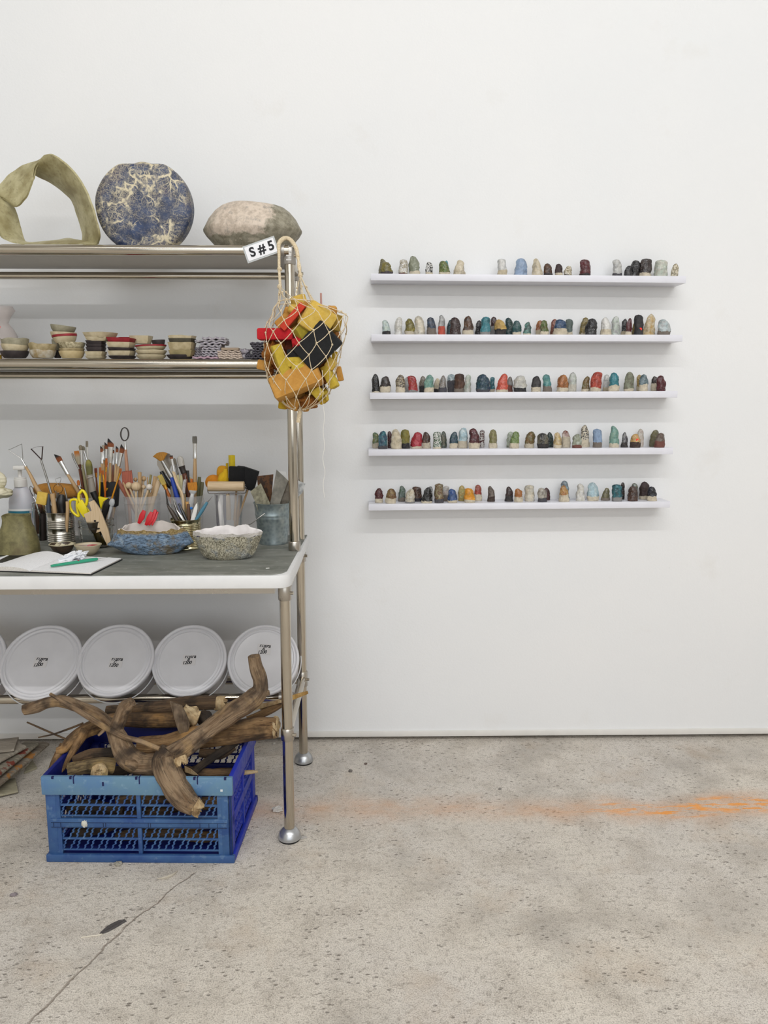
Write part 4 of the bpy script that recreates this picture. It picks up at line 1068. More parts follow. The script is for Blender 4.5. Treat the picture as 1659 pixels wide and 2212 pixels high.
cj5 = tub(K7, 283, 745, 945, -.14, .84, CLP, 'frosted plastic tub of wooden ball modelling tools', .0012, 'plastic_tub', 'tub')
cj6 = tub(K7, 828, 1302, 945, -.15, .86, CLP, 'frosted plastic tub of mixed brushes and palette knives', .0012, 'plastic_tub', 'tub')
cj8 = tub(K8, 255, 628, 808, -.16, .80, CLP, 'clear tumbler with a wooden roller resting across its rim', .0006, 'tumbler', 'tumbler', bands=False)

def clampc(p, cont, k=.82):
    """keep a tool's foot inside the container it stands in"""
    c, r, H = cont[0], cont[1], cont[2]; d = Vector((p.x-c.x, p.y-c.y, 0)); lim = r*k*.86
    if d.length > lim: d = d.normalized()*lim
    return Vector((c.x+d.x, c.y+d.y, max(p.z, TM+.006)))
GRP = {}
def stick(kf, pts, rads, Y, m, name, lab, cat, cont=None, grp=None, n=12, tail=None, flat=None, Y1=None):
    p = [P(*kf(x, y), Y if (Y1 is None) else Y+(Y1-Y)*i/(len(pts)-1)) for i, (x, y) in enumerate(pts)]
    s_ = mpp(Y)/5.925; rr = [r*s_ for r in rads]
    if cont is not None: # extend down into the container
        d = (p[-1]-p[-2]).normalized(); L = max((p[-1].z-TM-.02)/max(-d.z, .3), .01); q = clampc(p[-1]+d*L, cont); p.append(q); rr.append(rr[-1]*.9)
    b = M(); b.tube(p, rr, n, sub=3 if len(p) > 2 else 1, flat=flat); return one(name, b, m, lab, cat, grp)
def brush(kf, tip, fer0, fer1, end, w, Y, bc_, fc, hc, lab, cont, shape='flat', hw=None, bcol2=None, grp=None, name='paint_brush'):
    """tip -> start of ferrule -> end of ferrule -> end of visible handle, all in crop pixels"""
    s_ = mpp(Y)/5.925; a, q, r, e = [P(*kf(*v), Y) for v in (tip, fer0, fer1, end)]
    hw = (hw or w*.32)*s_; w = w*s_/2
    d = (e-r).normalized(); L = max((e.z-TM-.015)/max(-d.z, .35), .01)
    foot = clampc(e+d*L, cont) if cont is not None else e
    b = M(); b.tube([r-d*.001, r.lerp(foot, .25), r.lerp(foot, .6), foot], [hw*.9, hw*1.25, hw*1.05, hw*.5], 12, sub=4)
    o = one(name, b, hc, lab, 'brush', grp or 'paint brushes and tools in the worktop jars')
    dd = (a-q); Lb = dd.length; dd.normalize(); sd = Vector((-dd.z, 0, dd.x))
    b = M(); rows = []
    for i in range(7):
        t = i/6
        if shape == 'flat': ww, tt = w*(1+.12*math.sin(t*3)), .35*(1-t*.75)
        elif shape == 'fan': ww, tt = w*(.25+.75*t**.8), .18*(1-t*.6)
        elif shape == 'round': ww, tt = w*math.sqrt(max(1-(max(t-.35, 0)/.66)**2, .02))*(.8+.5*t), .8
        else: ww, tt = w*(1+.1*math.sin(t*3)), .35*(1-t*.75)
        ring = []
        for k in range(20):
            th = 2*math.pi*k/20; x = ww*math.copysign(abs(math.cos(th))**.7, math.cos(th)); y = w*tt*math.sin(th)
            ext_ = 0
            if shape == 'angle': ext_ = t*x*.9
            if shape == 'fan': ext_ = -(x/w)**2*Lb*.35*t
            ext_ += t*.0009*noise.noise(Vector((x*900, y*900, 1)))
            ring.append(q+dd*(Lb*t*(1)+ext_)+sd*x+Vector((0, y, 0)))
        rows.append(ring)
    vs = [v for r_ in rows for v in r_]; n = 20
    gr = [Vector(((k % n)/n*.06, 0, i)) for i in range(7) for k in range(n)]
    b.add(vs, [(i*n+k, i*n+(k+1) % n, (i+1)*n+(k+1) % n, (i+1)*n+k) for i in range(6) for k in range(n)]+[tuple(range(n-1, -1, -1)), tuple(6*n+k for k in range(n))], [(v-q).copy() if False else Vector(((v-q).dot(sd), (v-q).y, (v-q).dot(dd))) for v in vs])
    obj('bristles', b, bristle(bc_, bcol2, Lb), o)
    if shape == 'fan': w *= .2
    b = M(); b.tube([q+dd*.0015, q.lerp(r, .5), r.lerp(q, .12), r], [w*.98, w*.8 if w > hw else hw, hw*1.25, hw*1.2], 14, sub=2, flat=.6 if shape != 'round' else 1)
    obj('ferrule', b, fc, o); return o
def bristle(c1, c2, L):
    key = ('br', c1, c2, round(L, 3))
    if key in MATS: return MATS[key]
    g = G('brush_hair'); g.grain = True; n = g.noise(1, 3, .6, g.co('Object', (1800, 600, 30)))
    z = g.sep(g.co())[2]
    c = g.mix(g.ramp(n, .35, .65), c1, tuple(int(((c1 >> s) & 255)*.7) for s in (16, 8, 0)))
    if c2 is not None: c = g.mix(g.ramp(z, L*.55, L*.85), c, c2)
    g.set(c, .7); g.bump(n, .5, .0006); MATS[key] = g.m; return g.m
def ball(kf, x, y, r, Y, m=None): return P(*kf(x, y), Y), r*mpp(Y)/5.925
SABLE = 0x8c4718; GOLD = 0xb97f22
# --- tools in the left tin can
def loop(kf, pts, r, Y, closed=False, sub=1):
    b = M(); b.tube([P(*kf(*p), Y) for p in pts], r, 8, sub=sub); return b
Yc = -.25
C1 = (c1, r1, h1)
WIRE = mat(0x3a3634, .3, .9)
o = stick(K6, [(325, 575), (390, 690), (470, 850), (570, 1000)], [14, 20, 27, 26], Yc, LWD, 'loop_tool', 'wooden handled clay loop tool with large triangular wire, leftmost', 'tool', C1)
obj('wire_loop', loop(K6, [(275, 480), (105, 370), (280, 290), (292, 480)], .0011, Yc), SILD, o)
b = M(); b.tube([P(*K6(272, 478), Yc), P(*K6(330, 580), Yc)], [.0022, .0032], 12); obj('ferrule', b, SIL, o)
o = stick(K6, [(522, 490), (590, 700), (650, 905)], [13, 13, 14], Yc-.005, SILD, 'ribbon_tool', 'steel ribbon tool with dark triangular blade right of the leftmost loop', 'tool', C1)
b = M(); pts = [(528, 492), (395, 355), (470, 328), (545, 325), (532, 492)]
w3 = [P(*K6(*p), Yc-.005) for p in pts]
for p, q in zip(w3, w3[1:]): b.ext([p+Vector((0, -.003, 0)), q+Vector((0, -.003, 0)), q+Vector((.0012, -.003, .0008)), p+Vector((.0012, -.003, .0008))], (0, .006, 0))
obj('blade_loop', b, mat(0x3b2320, .35, .7), o)
stick(K6, [(668, 925), (690, 1060), (700, 1150)], [32, 30, 28], Yc-.02, LWD, 'tool_handle', 'light wooden tool handle standing upright in the tin can front', 'tool', C1)
stick(K6, [(590, 945), (625, 950), (618, 1060), (625, 1150)], [14, 24, 28, 28], Yc-.015, mat(0x3d4652, .5), 'tool_handle', 'slate blue plastic tool handle in the left of the tin can', 'tool', C1)
o = stick(K6, [(790, 940), (785, 1030), (800, 1150)], [32, 62, 52], Yc-.01, BLKP, 'tool_handle', 'chunky black plastic tool handle in the tin can', 'tool', C1)
stick(K6, [(862, 1025), (865, 1150)], [22, 22], Yc-.03, LWD, 'tool_handle', 'short tan tool handle at the right of tin can', 'tool', C1)
stick(K6, [(735, 1035), (730, 1150)], [20, 20], Yc, PWD, 'tool_handle', 'pale wooden tool handle between two larger handles in the can', 'tool', C1)
o = stick(K6, [(715, 890), (728, 1000), (735, 1120)], [5, 6, 14], Yc+.012, SILD, 'loop_tool', 'thin wire loop tool with tiny triangle standing in the can middle', 'tool', C1)
obj('wire_loop', loop(K6, [(745, 830), (705, 740), (775, 718), (780, 745), (755, 830)], .0007, Yc+.012), SILD, o)
o = stick(K6, [(745, 915), (740, 1000)], [10, 12], Yc+.02, SILD, 'loop_tool', 'round wire loop tool behind the black handle', 'tool', C1)
obj('wire_loop', loop(K6, [(742, 925), (700, 900), (688, 850), (715, 812), (760, 805), (800, 850), (790, 905), (748, 925)], .0007, Yc+.02, sub=3), WIRE, o)
stick(K6, [(825, 850), (845, 940), (860, 1040)], [7, 10, 14], Yc+.01, SILD, 'needle_tool', 'dark tipped needle tool right of the round wire loop', 'tool', C1)
b = M(); A = P(*K6(540, 985), Yc-.022); b.box(A, (.029, .012, .037), eul(0, R(12), 0)); one('sponge', b, YEL, 'small yellow sponge block wedged on the tin can rim', 'sponge', bev=.0015)
# behind: amber sponge resting on the glass jar
b = M(); A = P(*K6(755, 890), -.13); b.ell(A, (.079, .03, .024), eul(0, R(3), 0), n=32, m=16, p=.8); one('sponge', b, sponge_mat(0xb57f36, 0xa37030), 'large amber oval sponge lying behind the tin can tools', 'sponge', sharp=70)
CJ1 = cj1[:3]
stick(K6, [(480, 1030), (495, 1100), (500, 1300)], [28, 46, 42], -.155, mat(0x9a5526, .5), 'tool_handle', 'orange brown thick handle inside the clip-top jar', 'tool', CJ1)
stick(K6, [(560, 1060), (570, 1200)], [16, 18], -.14, LWD, 'tool_handle', 'narrow tan stick inside the clip-top jar', 'tool', CJ1)
stick(K6, [(545, 1180), (550, 1500)], [40, 46], -.165, mat(0x241a16, .5), 'tool_handle', 'very dark brown handle inside the clip-top jar', 'tool', CJ1)
o = stick(K6, [(425, 965), (455, 1010), (475, 1080)], [8, 10, 12], -.165, SIL, 'loop_tool', 'double ended loop tool leaning out of the clip-top jar', 'tool', CJ1)
obj('wire_loop', loop(K6, [(425, 960), (390, 900), (383, 840), (400, 832), (435, 890), (440, 955)], .0009, -.165, sub=2), WIRE, o)
o = stick(K6, [(480, 945), (500, 1020), (510, 1080)], [8, 10, 12], -.15, BLKP, 'loop_tool', 'small dark wire loop tool behind the yellow sponge block', 'tool', CJ1)
obj('wire_loop', loop(K6, [(480, 950), (445, 890), (455, 860), (490, 880), (495, 950)], .0007, -.15, sub=2), WIRE, o)
b = loop(K6, [(410, 1100), (415, 1050), (450, 1033), (520, 1040), (575, 1060), (590, 1100)], .0012, -.185, sub=3); o = cj1[3]; obj('wire_clip', b, SIL, o)
# --- scissors, wooden rib etc. in low glass jar
CJ3 = cj3[:3]; Y3 = -.27; YP = mat(0xe9d414, .35)
o = stick(K6, [(1020, 1030), (1110, 1150), (1190, 1330), (1300, 1570)], [30, 36, 30, 26], Y3, YP, 'scissors', 'bright yellow handled scissors standing in the low glass jar', 'scissors', flat=.35)
b = M(); b.tube([P(*K6(x, y), Y3) for x, y in ((960, 1000), (910, 1010), (893, 1060), (910, 1130), (960, 1190), (1010, 1215), (995, 1150), (985, 1080), (990, 1010))], .0038, 10, sub=4, closed=True); obj('finger_ring', b, YP, o)
b = M(); b.tube([P(*K6(x, y), Y3-.004) for x, y in ((1055, 880), (1095, 930), (1115, 1010), (1090, 1090), (1050, 1060), (1010, 1000), (1010, 930))], .0042, 10, sub=4, closed=True); obj('finger_ring', b, YP, o)
b = M(); b.ext([P(*K6(x, y), Y3-.012) for x, y in ((1045, 1000), (1100, 1090), (1130, 1180), (1095, 1190), (1075, 1240), (1030, 1180), (975, 1080))], (0, .006, 0)); obj('pivot_plate', b, YP, o, bev=.001)
b = M(); b.ext([P(*K6(x, y), -.31) for x, y in ((1133, 1035), (1197, 1010), (1275, 1120), (1330, 1260), (1385, 1400), (1420, 1555), (1375, 1592), (1320, 1480), (1290, 1408), (1195, 1442), (1135, 1370), (1073, 1190), (1172, 1143), (1150, 1080))], (0, .006, 0))
b2 = b; o = one('wooden_rib', b, PWD, 'pale notched wooden clay tool leaning in the low glass jar', 'tool', smooth=False)
b = M(); b.ell(P(*K6(1215, 1275), -.3105), (.0036, .0006, .003), n=14, m=8); obj('hole', b, mat(0x2a2420, .8), o)
b = M(); b.ext([P(*K6(x, y), -.29) for x, y in ((1140, 1300), (1240, 1400), (1375, 1588), (1250, 1580), (1195, 1450))], (0, .004, 0)); one('yellow_scraper', b, mat(0xc9a512, .4), 'yellow plastic blade low behind the notched wooden tool', 'tool', bev=.0006)
o = stick(K6, [(1410, 1010), (1370, 1070), (1330, 1200), (1300, 1330)], [34, 46, 38, 30], -.235, BLKP, 'potato_peeler', 'black handled tool with clear rounded head in the low glass jar', 'tool', CJ3, flat=.5)
b = M(); b.ell(P(*K6(1432, 1040), -.25), (.0085, .006, .012), eul(0, R(15), 0), n=18, m=12, amp=.15, nsc=3); b.tube([P(*K6(1425, 1090), -.25), P(*K6(1385, 1250), -.25)], [.005, .003], 10); obj('clear_head', b, mat(0xcfd2d4, .1, Alpha=.6), o)
b = M(); b.ext([P(*K6(x, y), -.215) for x, y in ((1258, 965), (1378, 990), (1320, 1030), (1290, 1130), (1268, 1100))], (0, .012, 0)); one('yellow_clip', b, YP, 'yellow plastic clip beside the black handled tool', 'clip', bev=.0008)
stick(K6, [(1190, 900), (1230, 1000), (1265, 1110)], [42, 34, 22], -.215, BLKP, 'tool_handle', 'glossy black tapered handle between scissors and yellow clip', 'tool', CJ3)
# --- brushes in the plastic box
C4b = cj4[:3]; G4 = 'paint brushes standing in the plastic box'
def br4(*a, **k): return brush(K6, *a, cont=C4b, grp=G4, **k)
br4((733, 435), (775, 520), (868, 683), (1000, 890), 66, -.16, SABLE, SIL, LWD, 'angled sable brush leaning far left with wide silver ferrule', shape='angle', bcol2=0x141010, hw=20)
br4((922, 405), (945, 480), (1010, 610), (1060, 860), 28, -.15, 0x9c958a, SILD, DWD, 'thin grey haired brush with dark handle left of the bristle cluster', shape='round')
br4((978, 380), (1010, 560), (1020, 600), (1075, 880), 62, -.13, 0xcdbfa2, DWD, DWD, 'stiff cream bristle brush with orange tip', shape='flat', bcol2=0xb46c24)
br4((1028, 305), (1040, 375), (1055, 555), (1105, 870), 48, -.145, 0x8d806a, SIL, mat(0x8b8460, .5), 'round grey bristle brush with long silver ferrule', shape='round')
br4((1062, 318), (1075, 380), (1115, 500), (1125, 860), 40, -.12, 0x8d8672, SIL, PWD, 'blunt grey bristle brush half behind the silver one', shape='round')
br4((1112, 253), (1112, 335), (1120, 490), (1150, 860), 30, -.115, 0xa09480, mat(0xd8d6cf, .3, .4), LWD, 'tallest slim brush with pale ferrule in the left cluster', shape='flat')
br4((1130, 492), (1150, 690), (1160, 720), (1185, 890), 84, -.17, 0x6d6a3a, mat(0xa59f96, .5), mat(0x8f887e, .5), 'thick olive black mop brush with grey handle', shape='round', bcol2=0x8a8440, hw=36)
br4((1000, 752), (1008, 828), (1028, 872), (1040, 900), 36, -.185, 0xc46a1c, SIL, DWD, 'small orange filbert brush just above the scissors', shape='round')
br4((1225, 600), (1228, 665), (1232, 720), (1242, 860), 34, -.15, 0x7a3518, mat(0xb8742a, .3, .9), DWD, 'short rust brown brush left of the pouch', shape='flat')
po = thing('brush_pouch', 'black brush pouch packed with sable brushes behind the scissors', 'pouch', P(*K6(1382, 950), -.13))
b = M(); tl, tr, br_, bl = [P(*K6(x, y), -.142) for x, y in ((1265, 775), (1505, 775), (1485, 1100), (1272, 1100))]
b.ext([tl, tr, br_, bl], (0, .028, 0)); obj('pouch_body', b, mat(0x0d0d10, .7, bump=.2), po, bev=.003)
b = M(); b.ext([P(*K6(x, y), -.1425) for x, y in ((1345, 853), (1385, 853), (1365, 893))], (0, .0012, 0)); obj('triangle_mark', b, mat(0xd8a52c, .5), po)
for i, (tip, f0, f1, w_, sh, lab, hc_) in enumerate([((1303, 332), (1303, 400), (1305, 545), 38, 'angle', 'narrow angled sable brush, first on the left in the pouch', LWD), ((1318, 302), (1322, 385), (1322, 500), 34, 'round', 'pale goat hair brush behind the first sable one in pouch', LWD), ((1362, 288), (1362, 360), (1358, 560), 46, 'angle', 'medium angled sable brush left of the widest one', LWD),
        ((1418, 252), (1415, 332), (1410, 535), 76, 'angle', 'widest angled sable brush with broad silver ferrule', LWD), ((1452, 366), (1450, 415), (1448, 560), 24, 'round', 'small black pointed brush right of the widest one', DWD), ((1500, 330), (1497, 402), (1488, 550), 34, 'angle', 'narrow dark tipped sable brush right of centre in pouch', LWD), ((1572, 322), (1552, 410), (1518, 580), 56, 'angle', 'outermost right sable brush leaning outward with slanted tip', LWD)]):
    end = (f1[0]+(1380-f1[0])*.12, 790); brush(K6, tip, f0, f1, end, w_, -.136+.003*(i % 3), SABLE if 'goat' not in lab else 0xb5ab98, SIL, hc_, lab, C4b, shape=sh, bcol2=0x120e0e if 'goat' not in lab else None, grp='brushes packed in the black pouch', hw=18 if w_ > 30 else 11)
YH = mat(0xd08a1c, .35)
for tip, f0, f1, e, lab, h_ in [((1545, 604), (1537, 668), (1500, 770), (1475, 850), 'thin amber brush leaning right in front of the pouch', YH), ((1283, 590), (1282, 668), (1280, 700), (1276, 830), 'amber brush with yellow handle at left pouch edge', mat(0xcfa818, .4)), ((1312, 630), (1318, 690), (1330, 760), (1352, 862), 'slim amber brush crossing low over the pouch', YH), ((1362, 474), (1360, 590), (1355, 650), (1350, 800), 'orange lacquer handled brush in front of widest sable brush', mat(0xb85a14, .3))]:
    brush(K6, tip, f0, f1, e, 28, -.158, 0xb86018, mat(0xd8a040, .25, .9), h_, lab, C4b, shape='flat', grp='slim amber brushes in front of the pouch')
# --- ball tools in the first tub
C5b = cj5[:3]; Y5 = -.14
o = stick(K7, [(305, 360), (312, 480), (325, 650), (330, 760)], [17, 20, 24, 24], Y5, grainmat(0xb98c70, 0xa57860), 'ring_tool', 'tall ribbon ring tool with pinkish wooden handle, the tallest one', 'tool', C5b)
b = M(); pts = [P(*K7(293+50*math.sin(R(a)), 165-84*math.cos(R(a))), Y5) for a in range(0, 360, 15)]
for i, p in enumerate(pts):
    q = pts[(i+1) % len(pts)]; m3 = P(*K7(293, 165), Y5); nn = (p-m3).normalized()*.0030; n2 = (q-m3).normalized()*.0030; p = p-nn*.5; q = q-n2*.5
    b.ext([p+Vector((0, -.0035, 0)), q+Vector((0, -.0035, 0)), q+n2+Vector((0, -.0035, 0)), p+nn+Vector((0, -.0035, 0))], (0, .007, 0))
obj('ring_blade', b, mat(0x504a48, .2, 1.0), o)
b = M(); b.tube([P(*K7(296, 245), Y5), P(*K7(305, 362), Y5)], [.0024, .0042], 12); obj('ferrule', b, SIL, o)
b = M(); top = [(255+i*8.2, 640 if i % 2 else 655) for i in range(16)]
b.ext([P(*K7(x, y-(i*.9)), Y5-.012) for i, (x, y) in enumerate(top)]+[P(*K7(x, y), Y5-.012) for x, y in ((396, 790), (385, 930), (290, 930), (262, 800))], (0, .005, 0)); one('toothed_scraper', b, grainmat(0xa85a44, 0x8c4634), 'reddish wooden scraper with toothed top edge in the ball tool tub', 'tool')
for x, y, r_, x2, y2, m_, lab, dy in [(347, 822, 44, 400, 960, PWD, 'wooden ball tool tilted at the left of tub', -.018), (437, 835, 60, 440, 1230, PWD, 'largest wooden ball tool in the front centre of the tub', -.03), (535, 735, 34, 515, 930, LWD, 'wooden ball tool standing highest behind the others', .015),
        (535, 842, 28, 480, 1180, PWD, 'small ball tool right of the largest ball', -.012), (608, 842, 40, 470, 1210, mat(0xd8cfc4, .5), 'whitish ball tool leaning right in the tub', -.028), (430, 745, 26, 440, 930, LWD, 'small tan ball tool peeking behind the largest ball', .012)]:
    Yb = Y5+dy; c = P(*K7(x, y), Yb); s_ = mpp(Yb)/5.925; e = P(*K7(x2, y2), Yb); d = (e-c).normalized(); ft = clampc(c+d*((c.z-TM-.01)/max(-d.z, .3)), C5b)
    b = M(); b.tube([c, ft], .0034 if r_ > 30 else .0026, 12); o = one('ball_tool', b, PWD, lab, 'tool', 'wooden ball tools in the plastic tub')
    b = M(); b.ell(c, r_*s_, n=24, m=16); obj('ball', b, m_, o, sharp=80)
for pts, rr, m_, lab, dy, fl in [([(483, 652), (487, 800), (490, 940)], [24, 25, 25], LWD, 'square tan stick rising behind the ball tools', .0, None), ([(628, 685), (612, 800), (600, 900)], [15, 16, 16], mat(0x8f8454, .6), 'olive stick behind the whitish ball', .01, None),
        ([(690, 705), (670, 820), (650, 940)], [30, 28, 26], LWD, 'broad tan spatula stick at the right of tub', .012, .5), ([(735, 755), (700, 860), (675, 950)], [30, 32, 28], PWD, 'pale wide wooden stick leaning right out of the tub', -.005, .5),
        ([(215, 750), (255, 850), (310, 950)], [14, 26, 20], grainmat(0x9a5c44, 0x7f4632), 'reddish wooden modelling blade leaning far left out of tub', -.01, .4), ([(275, 780), (310, 870), (350, 960)], [8, 14, 16], LWD, 'thin tan pointed stick at the left of tub', -.02, None), ([(585, 715), (585, 850)], [8, 10], LWD, 'thin plain stick behind the whitish ball tool', .018, None), ([(620, 915), (610, 1100)], [30, 26], LWD, 'flat honey wooden tool just above the tub rim', -.0, .4)]:
    stick(K7, pts, rr, Y5+dy, m_, 'modelling_stick', lab, 'tool', C5b, 'wooden sticks in the ball tool tub', flat=fl)
# --- brushes in second tub and tin can
C6b = cj6[:3]; Y6 = -.15; G6 = 'brushes and tools in the right plastic tub'
brush(K7, (738, 395), (768, 505), (893, 722), (930, 850), 196, Y6-.02, GOLD, SILD, mat(0x1f3f9c, .4), 'golden fan brush with blue handle', C6b, shape='fan', grp=G6, hw=26, name='fan_brush')
brush(K7, (886, 440), (893, 488), (925, 650), (1020, 940), 40, Y6-.03, 0x8a4e22, SIL, PWD, 'flat brush with cream handle right of the fan brush', C6b, shape='flat', bcol2=0x15100e, grp=G6)
brush(K7, (992, 445), (1022, 580), (1052, 665), (1085, 800), 88, Y6, 0xcfcac2, mat(0x2a2320, .5), DWD, 'white round bristle brush with dark brown ferrule', C6b, shape='round', grp=G6, hw=30)
brush(K7, (1188, 193), (1190, 290), (1192, 480), (1192, 800), 56, Y6+.01, 0x77736a, SIL, LWD, 'tall upright brush with grey bristles, tallest of the right tub', C6b, shape='flat', grp=G6, hw=22)
brush(K7, (1155, 782), (1165, 888), (1160, 930), (1150, 990), 112, Y6-.03, 0xd98c20, mat(0xe0e0e0, .3, .3), mat(0xd8d8d8, .4), 'wide orange flat brush with white ferrule', C6b, shape='flat', grp=G6, hw=26)
brush(K7, (738, 690), (800, 815), (825, 870), (860, 950), 60, Y6-.01, 0xcdb45c, mat(0xc9963c, .3, .9), mat(0xa85a1c, .4), 'pale yellow worn brush leaning left in the right tub', C6b, shape='flat', grp=G6)
brush(K7, (925, 470), (948, 560), (975, 680), (985, 900), 34, Y6+.02, 0x8f8676, SILD, PWD, 'grey bristle brush behind the cream handled one', C6b, shape='round', grp=G6)
o = stick(K7, [(760, 640), (810, 740), (880, 840), (910, 900)], [22, 38, 34, 22], Y6+.01, BLKP, 'palette_knife', 'black handled palette knife with broad grey blade', 'tool', C6b, G6)
b = M(); b.ext([P(*K7(x, y), Y6+.012) for x, y in ((740, 620), (708, 560), (705, 510), (740, 450), (800, 415), (860, 412), (890, 440), (890, 560), (860, 640), (800, 690))], (0, .0008, 0)); obj('blade', b, mat(0xa39c92, .3, .8), o, smooth=False)
for x, y, x2, y2, hw_, m_, lab, dy in [(965, 690, 985, 880, 24, mat(0xd6cc9c, .6), 'pale yellow plastic strip left of its twin in the tub', .0), (1018, 690, 1010, 880, 22, mat(0xd8d0a4, .6), 'pale yellow plastic strip right of its twin in the tub', .005),
        (1092, 630, 1095, 900, 31, mat(0x2c2726, .4), 'dark brown tube capped tool behind the spiral brush', .012), (1128, 715, 1128, 900, 24, mat(0xb8ab84, .6), 'pale olive stick left of the tallest upright brush', .015), (1148, 735, 1146, 900, 18, mat(0xc86a1c, .5), 'orange stick partly behind the wide orange brush', .0),
        (1250, 712, 1235, 940, 26, mat(0x5a5a3c, .5), 'olive green modelling tool, taller of the pair at right', .01), (1288, 778, 1272, 940, 22, mat(0x5f5c40, .5), 'olive green modelling tool, shorter of the pair at right', -.005), (975, 870, 970, 960, 26, BLKP, 'black square tool end in front of yellow strips', -.02), (900, 830, 905, 960, 26, mat(0x6f675c, .5), 'taupe tapered handle under the black palette knife', -.022)]:
    stick(K7, [(x, y), ((x+x2)/2, (y+y2)/2), (x2, y2)], [hw_*.8, hw_, hw_*.9], Y6+dy, m_, 'modelling_tool', lab, 'tool', C6b, G6, flat=.5 if hw_ > 20 else None)
o = stick(K7, [(1078, 690), (1060, 800), (1045, 930)], [3, 3, 3], Y6-.028, SIL, 'bottle_brush', 'white spiral bristled cleaning brush in the right tub', 'brush', C6b, G6)
b = M(); a_, e_ = P(*K7(1068, 745), Y6-.028), P(*K7(1046, 915), Y6-.028)
b.tube([a_.lerp(e_, i/150)+Vector((math.cos(i*.75)*.0042, math.sin(i*.75)*.0042, 0)) for i in range(151)], .0006, 5); obj('spiral_bristles', b, mat(0xe6e4e2, .6), o)
C7 = (c7, r7, h7); Y7 = -.30; G7 = 'metal modelling tools in the right tin can'
ox = K7
for pts, rr, m_, nm, lab, dy in [([(838, 1075), (890, 1150), (950, 1250)], [10, 26, 30], mat(0x4b423a, .4, .3), 'steel_tool', 'thick taupe barrel tool leaning left in the tin can', -.01), ([(915, 990), (940, 1080), (1010, 1250)], [6, 14, 18], SILD, 'steel_tool', 'slim steel spatula leaning left in the tin can', 0),
        ([(985, 1050), (1030, 1150), (1075, 1250)], [12, 18, 20], mat(0x5a5a5c, .3, .8), 'steel_tool', 'dark steel double ended tool in the middle of the tin can', -.005), ([(960, 1140), (1000, 1200), (1030, 1250)], [8, 20, 24], SIL, 'steel_tool', 'bright steel tool just above the tin can rim', -.02),
        ([(905, 640), (960, 800), (1035, 960), (1045, 1250)], [8, 13, 17, 14], PWD, 'wooden_tool', 'long cream wooden tool rising high from the tin can', .01), ([(1105, 1060), (1112, 1150), (1115, 1250)], [18, 24, 24], mat(0x5f4230, .5), 'wooden_tool', 'brown wooden handle under the orange flat brush', 0),
        ([(1065, 930), (1070, 1050), (1075, 1200)], [8, 10, 12], mat(0x7d6844, .5), 'wooden_tool', 'thin khaki tool behind the brown handle', .01), ([(1215, 1052), (1200, 1120), (1165, 1250)], [5, 24, 26], mat(0xe6e4de, .5), 'plastic_knife', 'white pointed plastic knife in the tin can', -.015),
        ([(1350, 1035), (1290, 1130), (1215, 1250)], [17, 24, 22], mat(0x4f8298, .4), 'needle_tool', 'blue handled needle tool leaning right out of the tin can', -.01), ([(1090, 1030), (1100, 1110), (1115, 1180)], [22, 20, 14], mat(0xc99a5c, .5), 'wooden_tool', 'orange tan tool beside the blue beaded pin', .008),
        ([(815, 880), (835, 1010), (850, 1080), (930, 1250)], [6, 10, 14, 14], mat(0x2b2523, .5), 'wooden_tool', 'dark thin brush handle at the far left of the tin can', .012), ([(1225, 1040), (1240, 1150), (1230, 1250)], [5, 6, 8], SIL, 'steel_tool', 'thin steel rod right of the white knife', .01), ([(1300, 940), (1268, 1100), (1225, 1250)], [3, 4, 5], SIL, 'steel_tool', 'curved fine steel wire leaning right in the tin can', .005)]:
    o = stick(K7, pts, rr, Y7+dy, m_, nm, lab, 'tool', C7, G7, flat=.35 if nm == 'plastic_knife' else None)
    if nm == 'needle_tool':
        b = M(); b.tube([P(*K7(1350, 1035), Y7+dy), P(*K7(1385, 1000), Y7+dy), P(*K7(1418, 955), Y7+dy)], [.0014, .0009, .0003], 8); obj('needle', b, SILD, o)
b = M(); b.ell(P(*K7(1145, 1112), Y7-.005), .0042, n=14, m=10); o = one('pin', b, mat(0x1f6fc4, .3), 'blue beaded pin head in the tin can', 'pin', sharp=80)
b = M(); b.tube([P(*K7(1145, 1112), Y7-.005), P(*K7(1120, 1300), Y7)], .0009, 8); obj('shaft', b, SILD, o)
# --- tumbler with roller, foam brushes
C8 = cj8[:3]; Y8 = -.16
ro_ = thing('clay_roller', 'wooden clay roller with wire frame lying across the tumbler', 'roller', P(*K8(408, 800), -.20))
A, B_ = P(*K8(177, 715), -.205), P(*K8(638, 715), -.205); r_ = 64*mpp(-.2)/5.925
b = M(); b.tube([A, A+Vector((.0008, 0, 0)), B_-Vector((.0008, 0, 0)), B_], [r_*.95, r_, r_, r_*.95], 32); obj('roller', b, PWD, ro_)
b = M(); b.tube([P(*K8(x, y), -.205) for x, y in ((172, 715), (170, 760), (178, 795), (210, 805), (400, 805), (430, 812), (460, 805), (640, 800), (660, 780), (660, 730), (640, 715))], .0014, 8, sub=3); obj('wire_frame', b, mat(0x6b6764, .25, 1), ro_)
b = M(); b.tube([P(*K8(428, 810), -.203), P(*K8(430, 850), -.195), P(*K8(440, 1130), -.165)], [.002, .0065, .008], 14, sub=3); obj('handle', b, PWD, ro_)
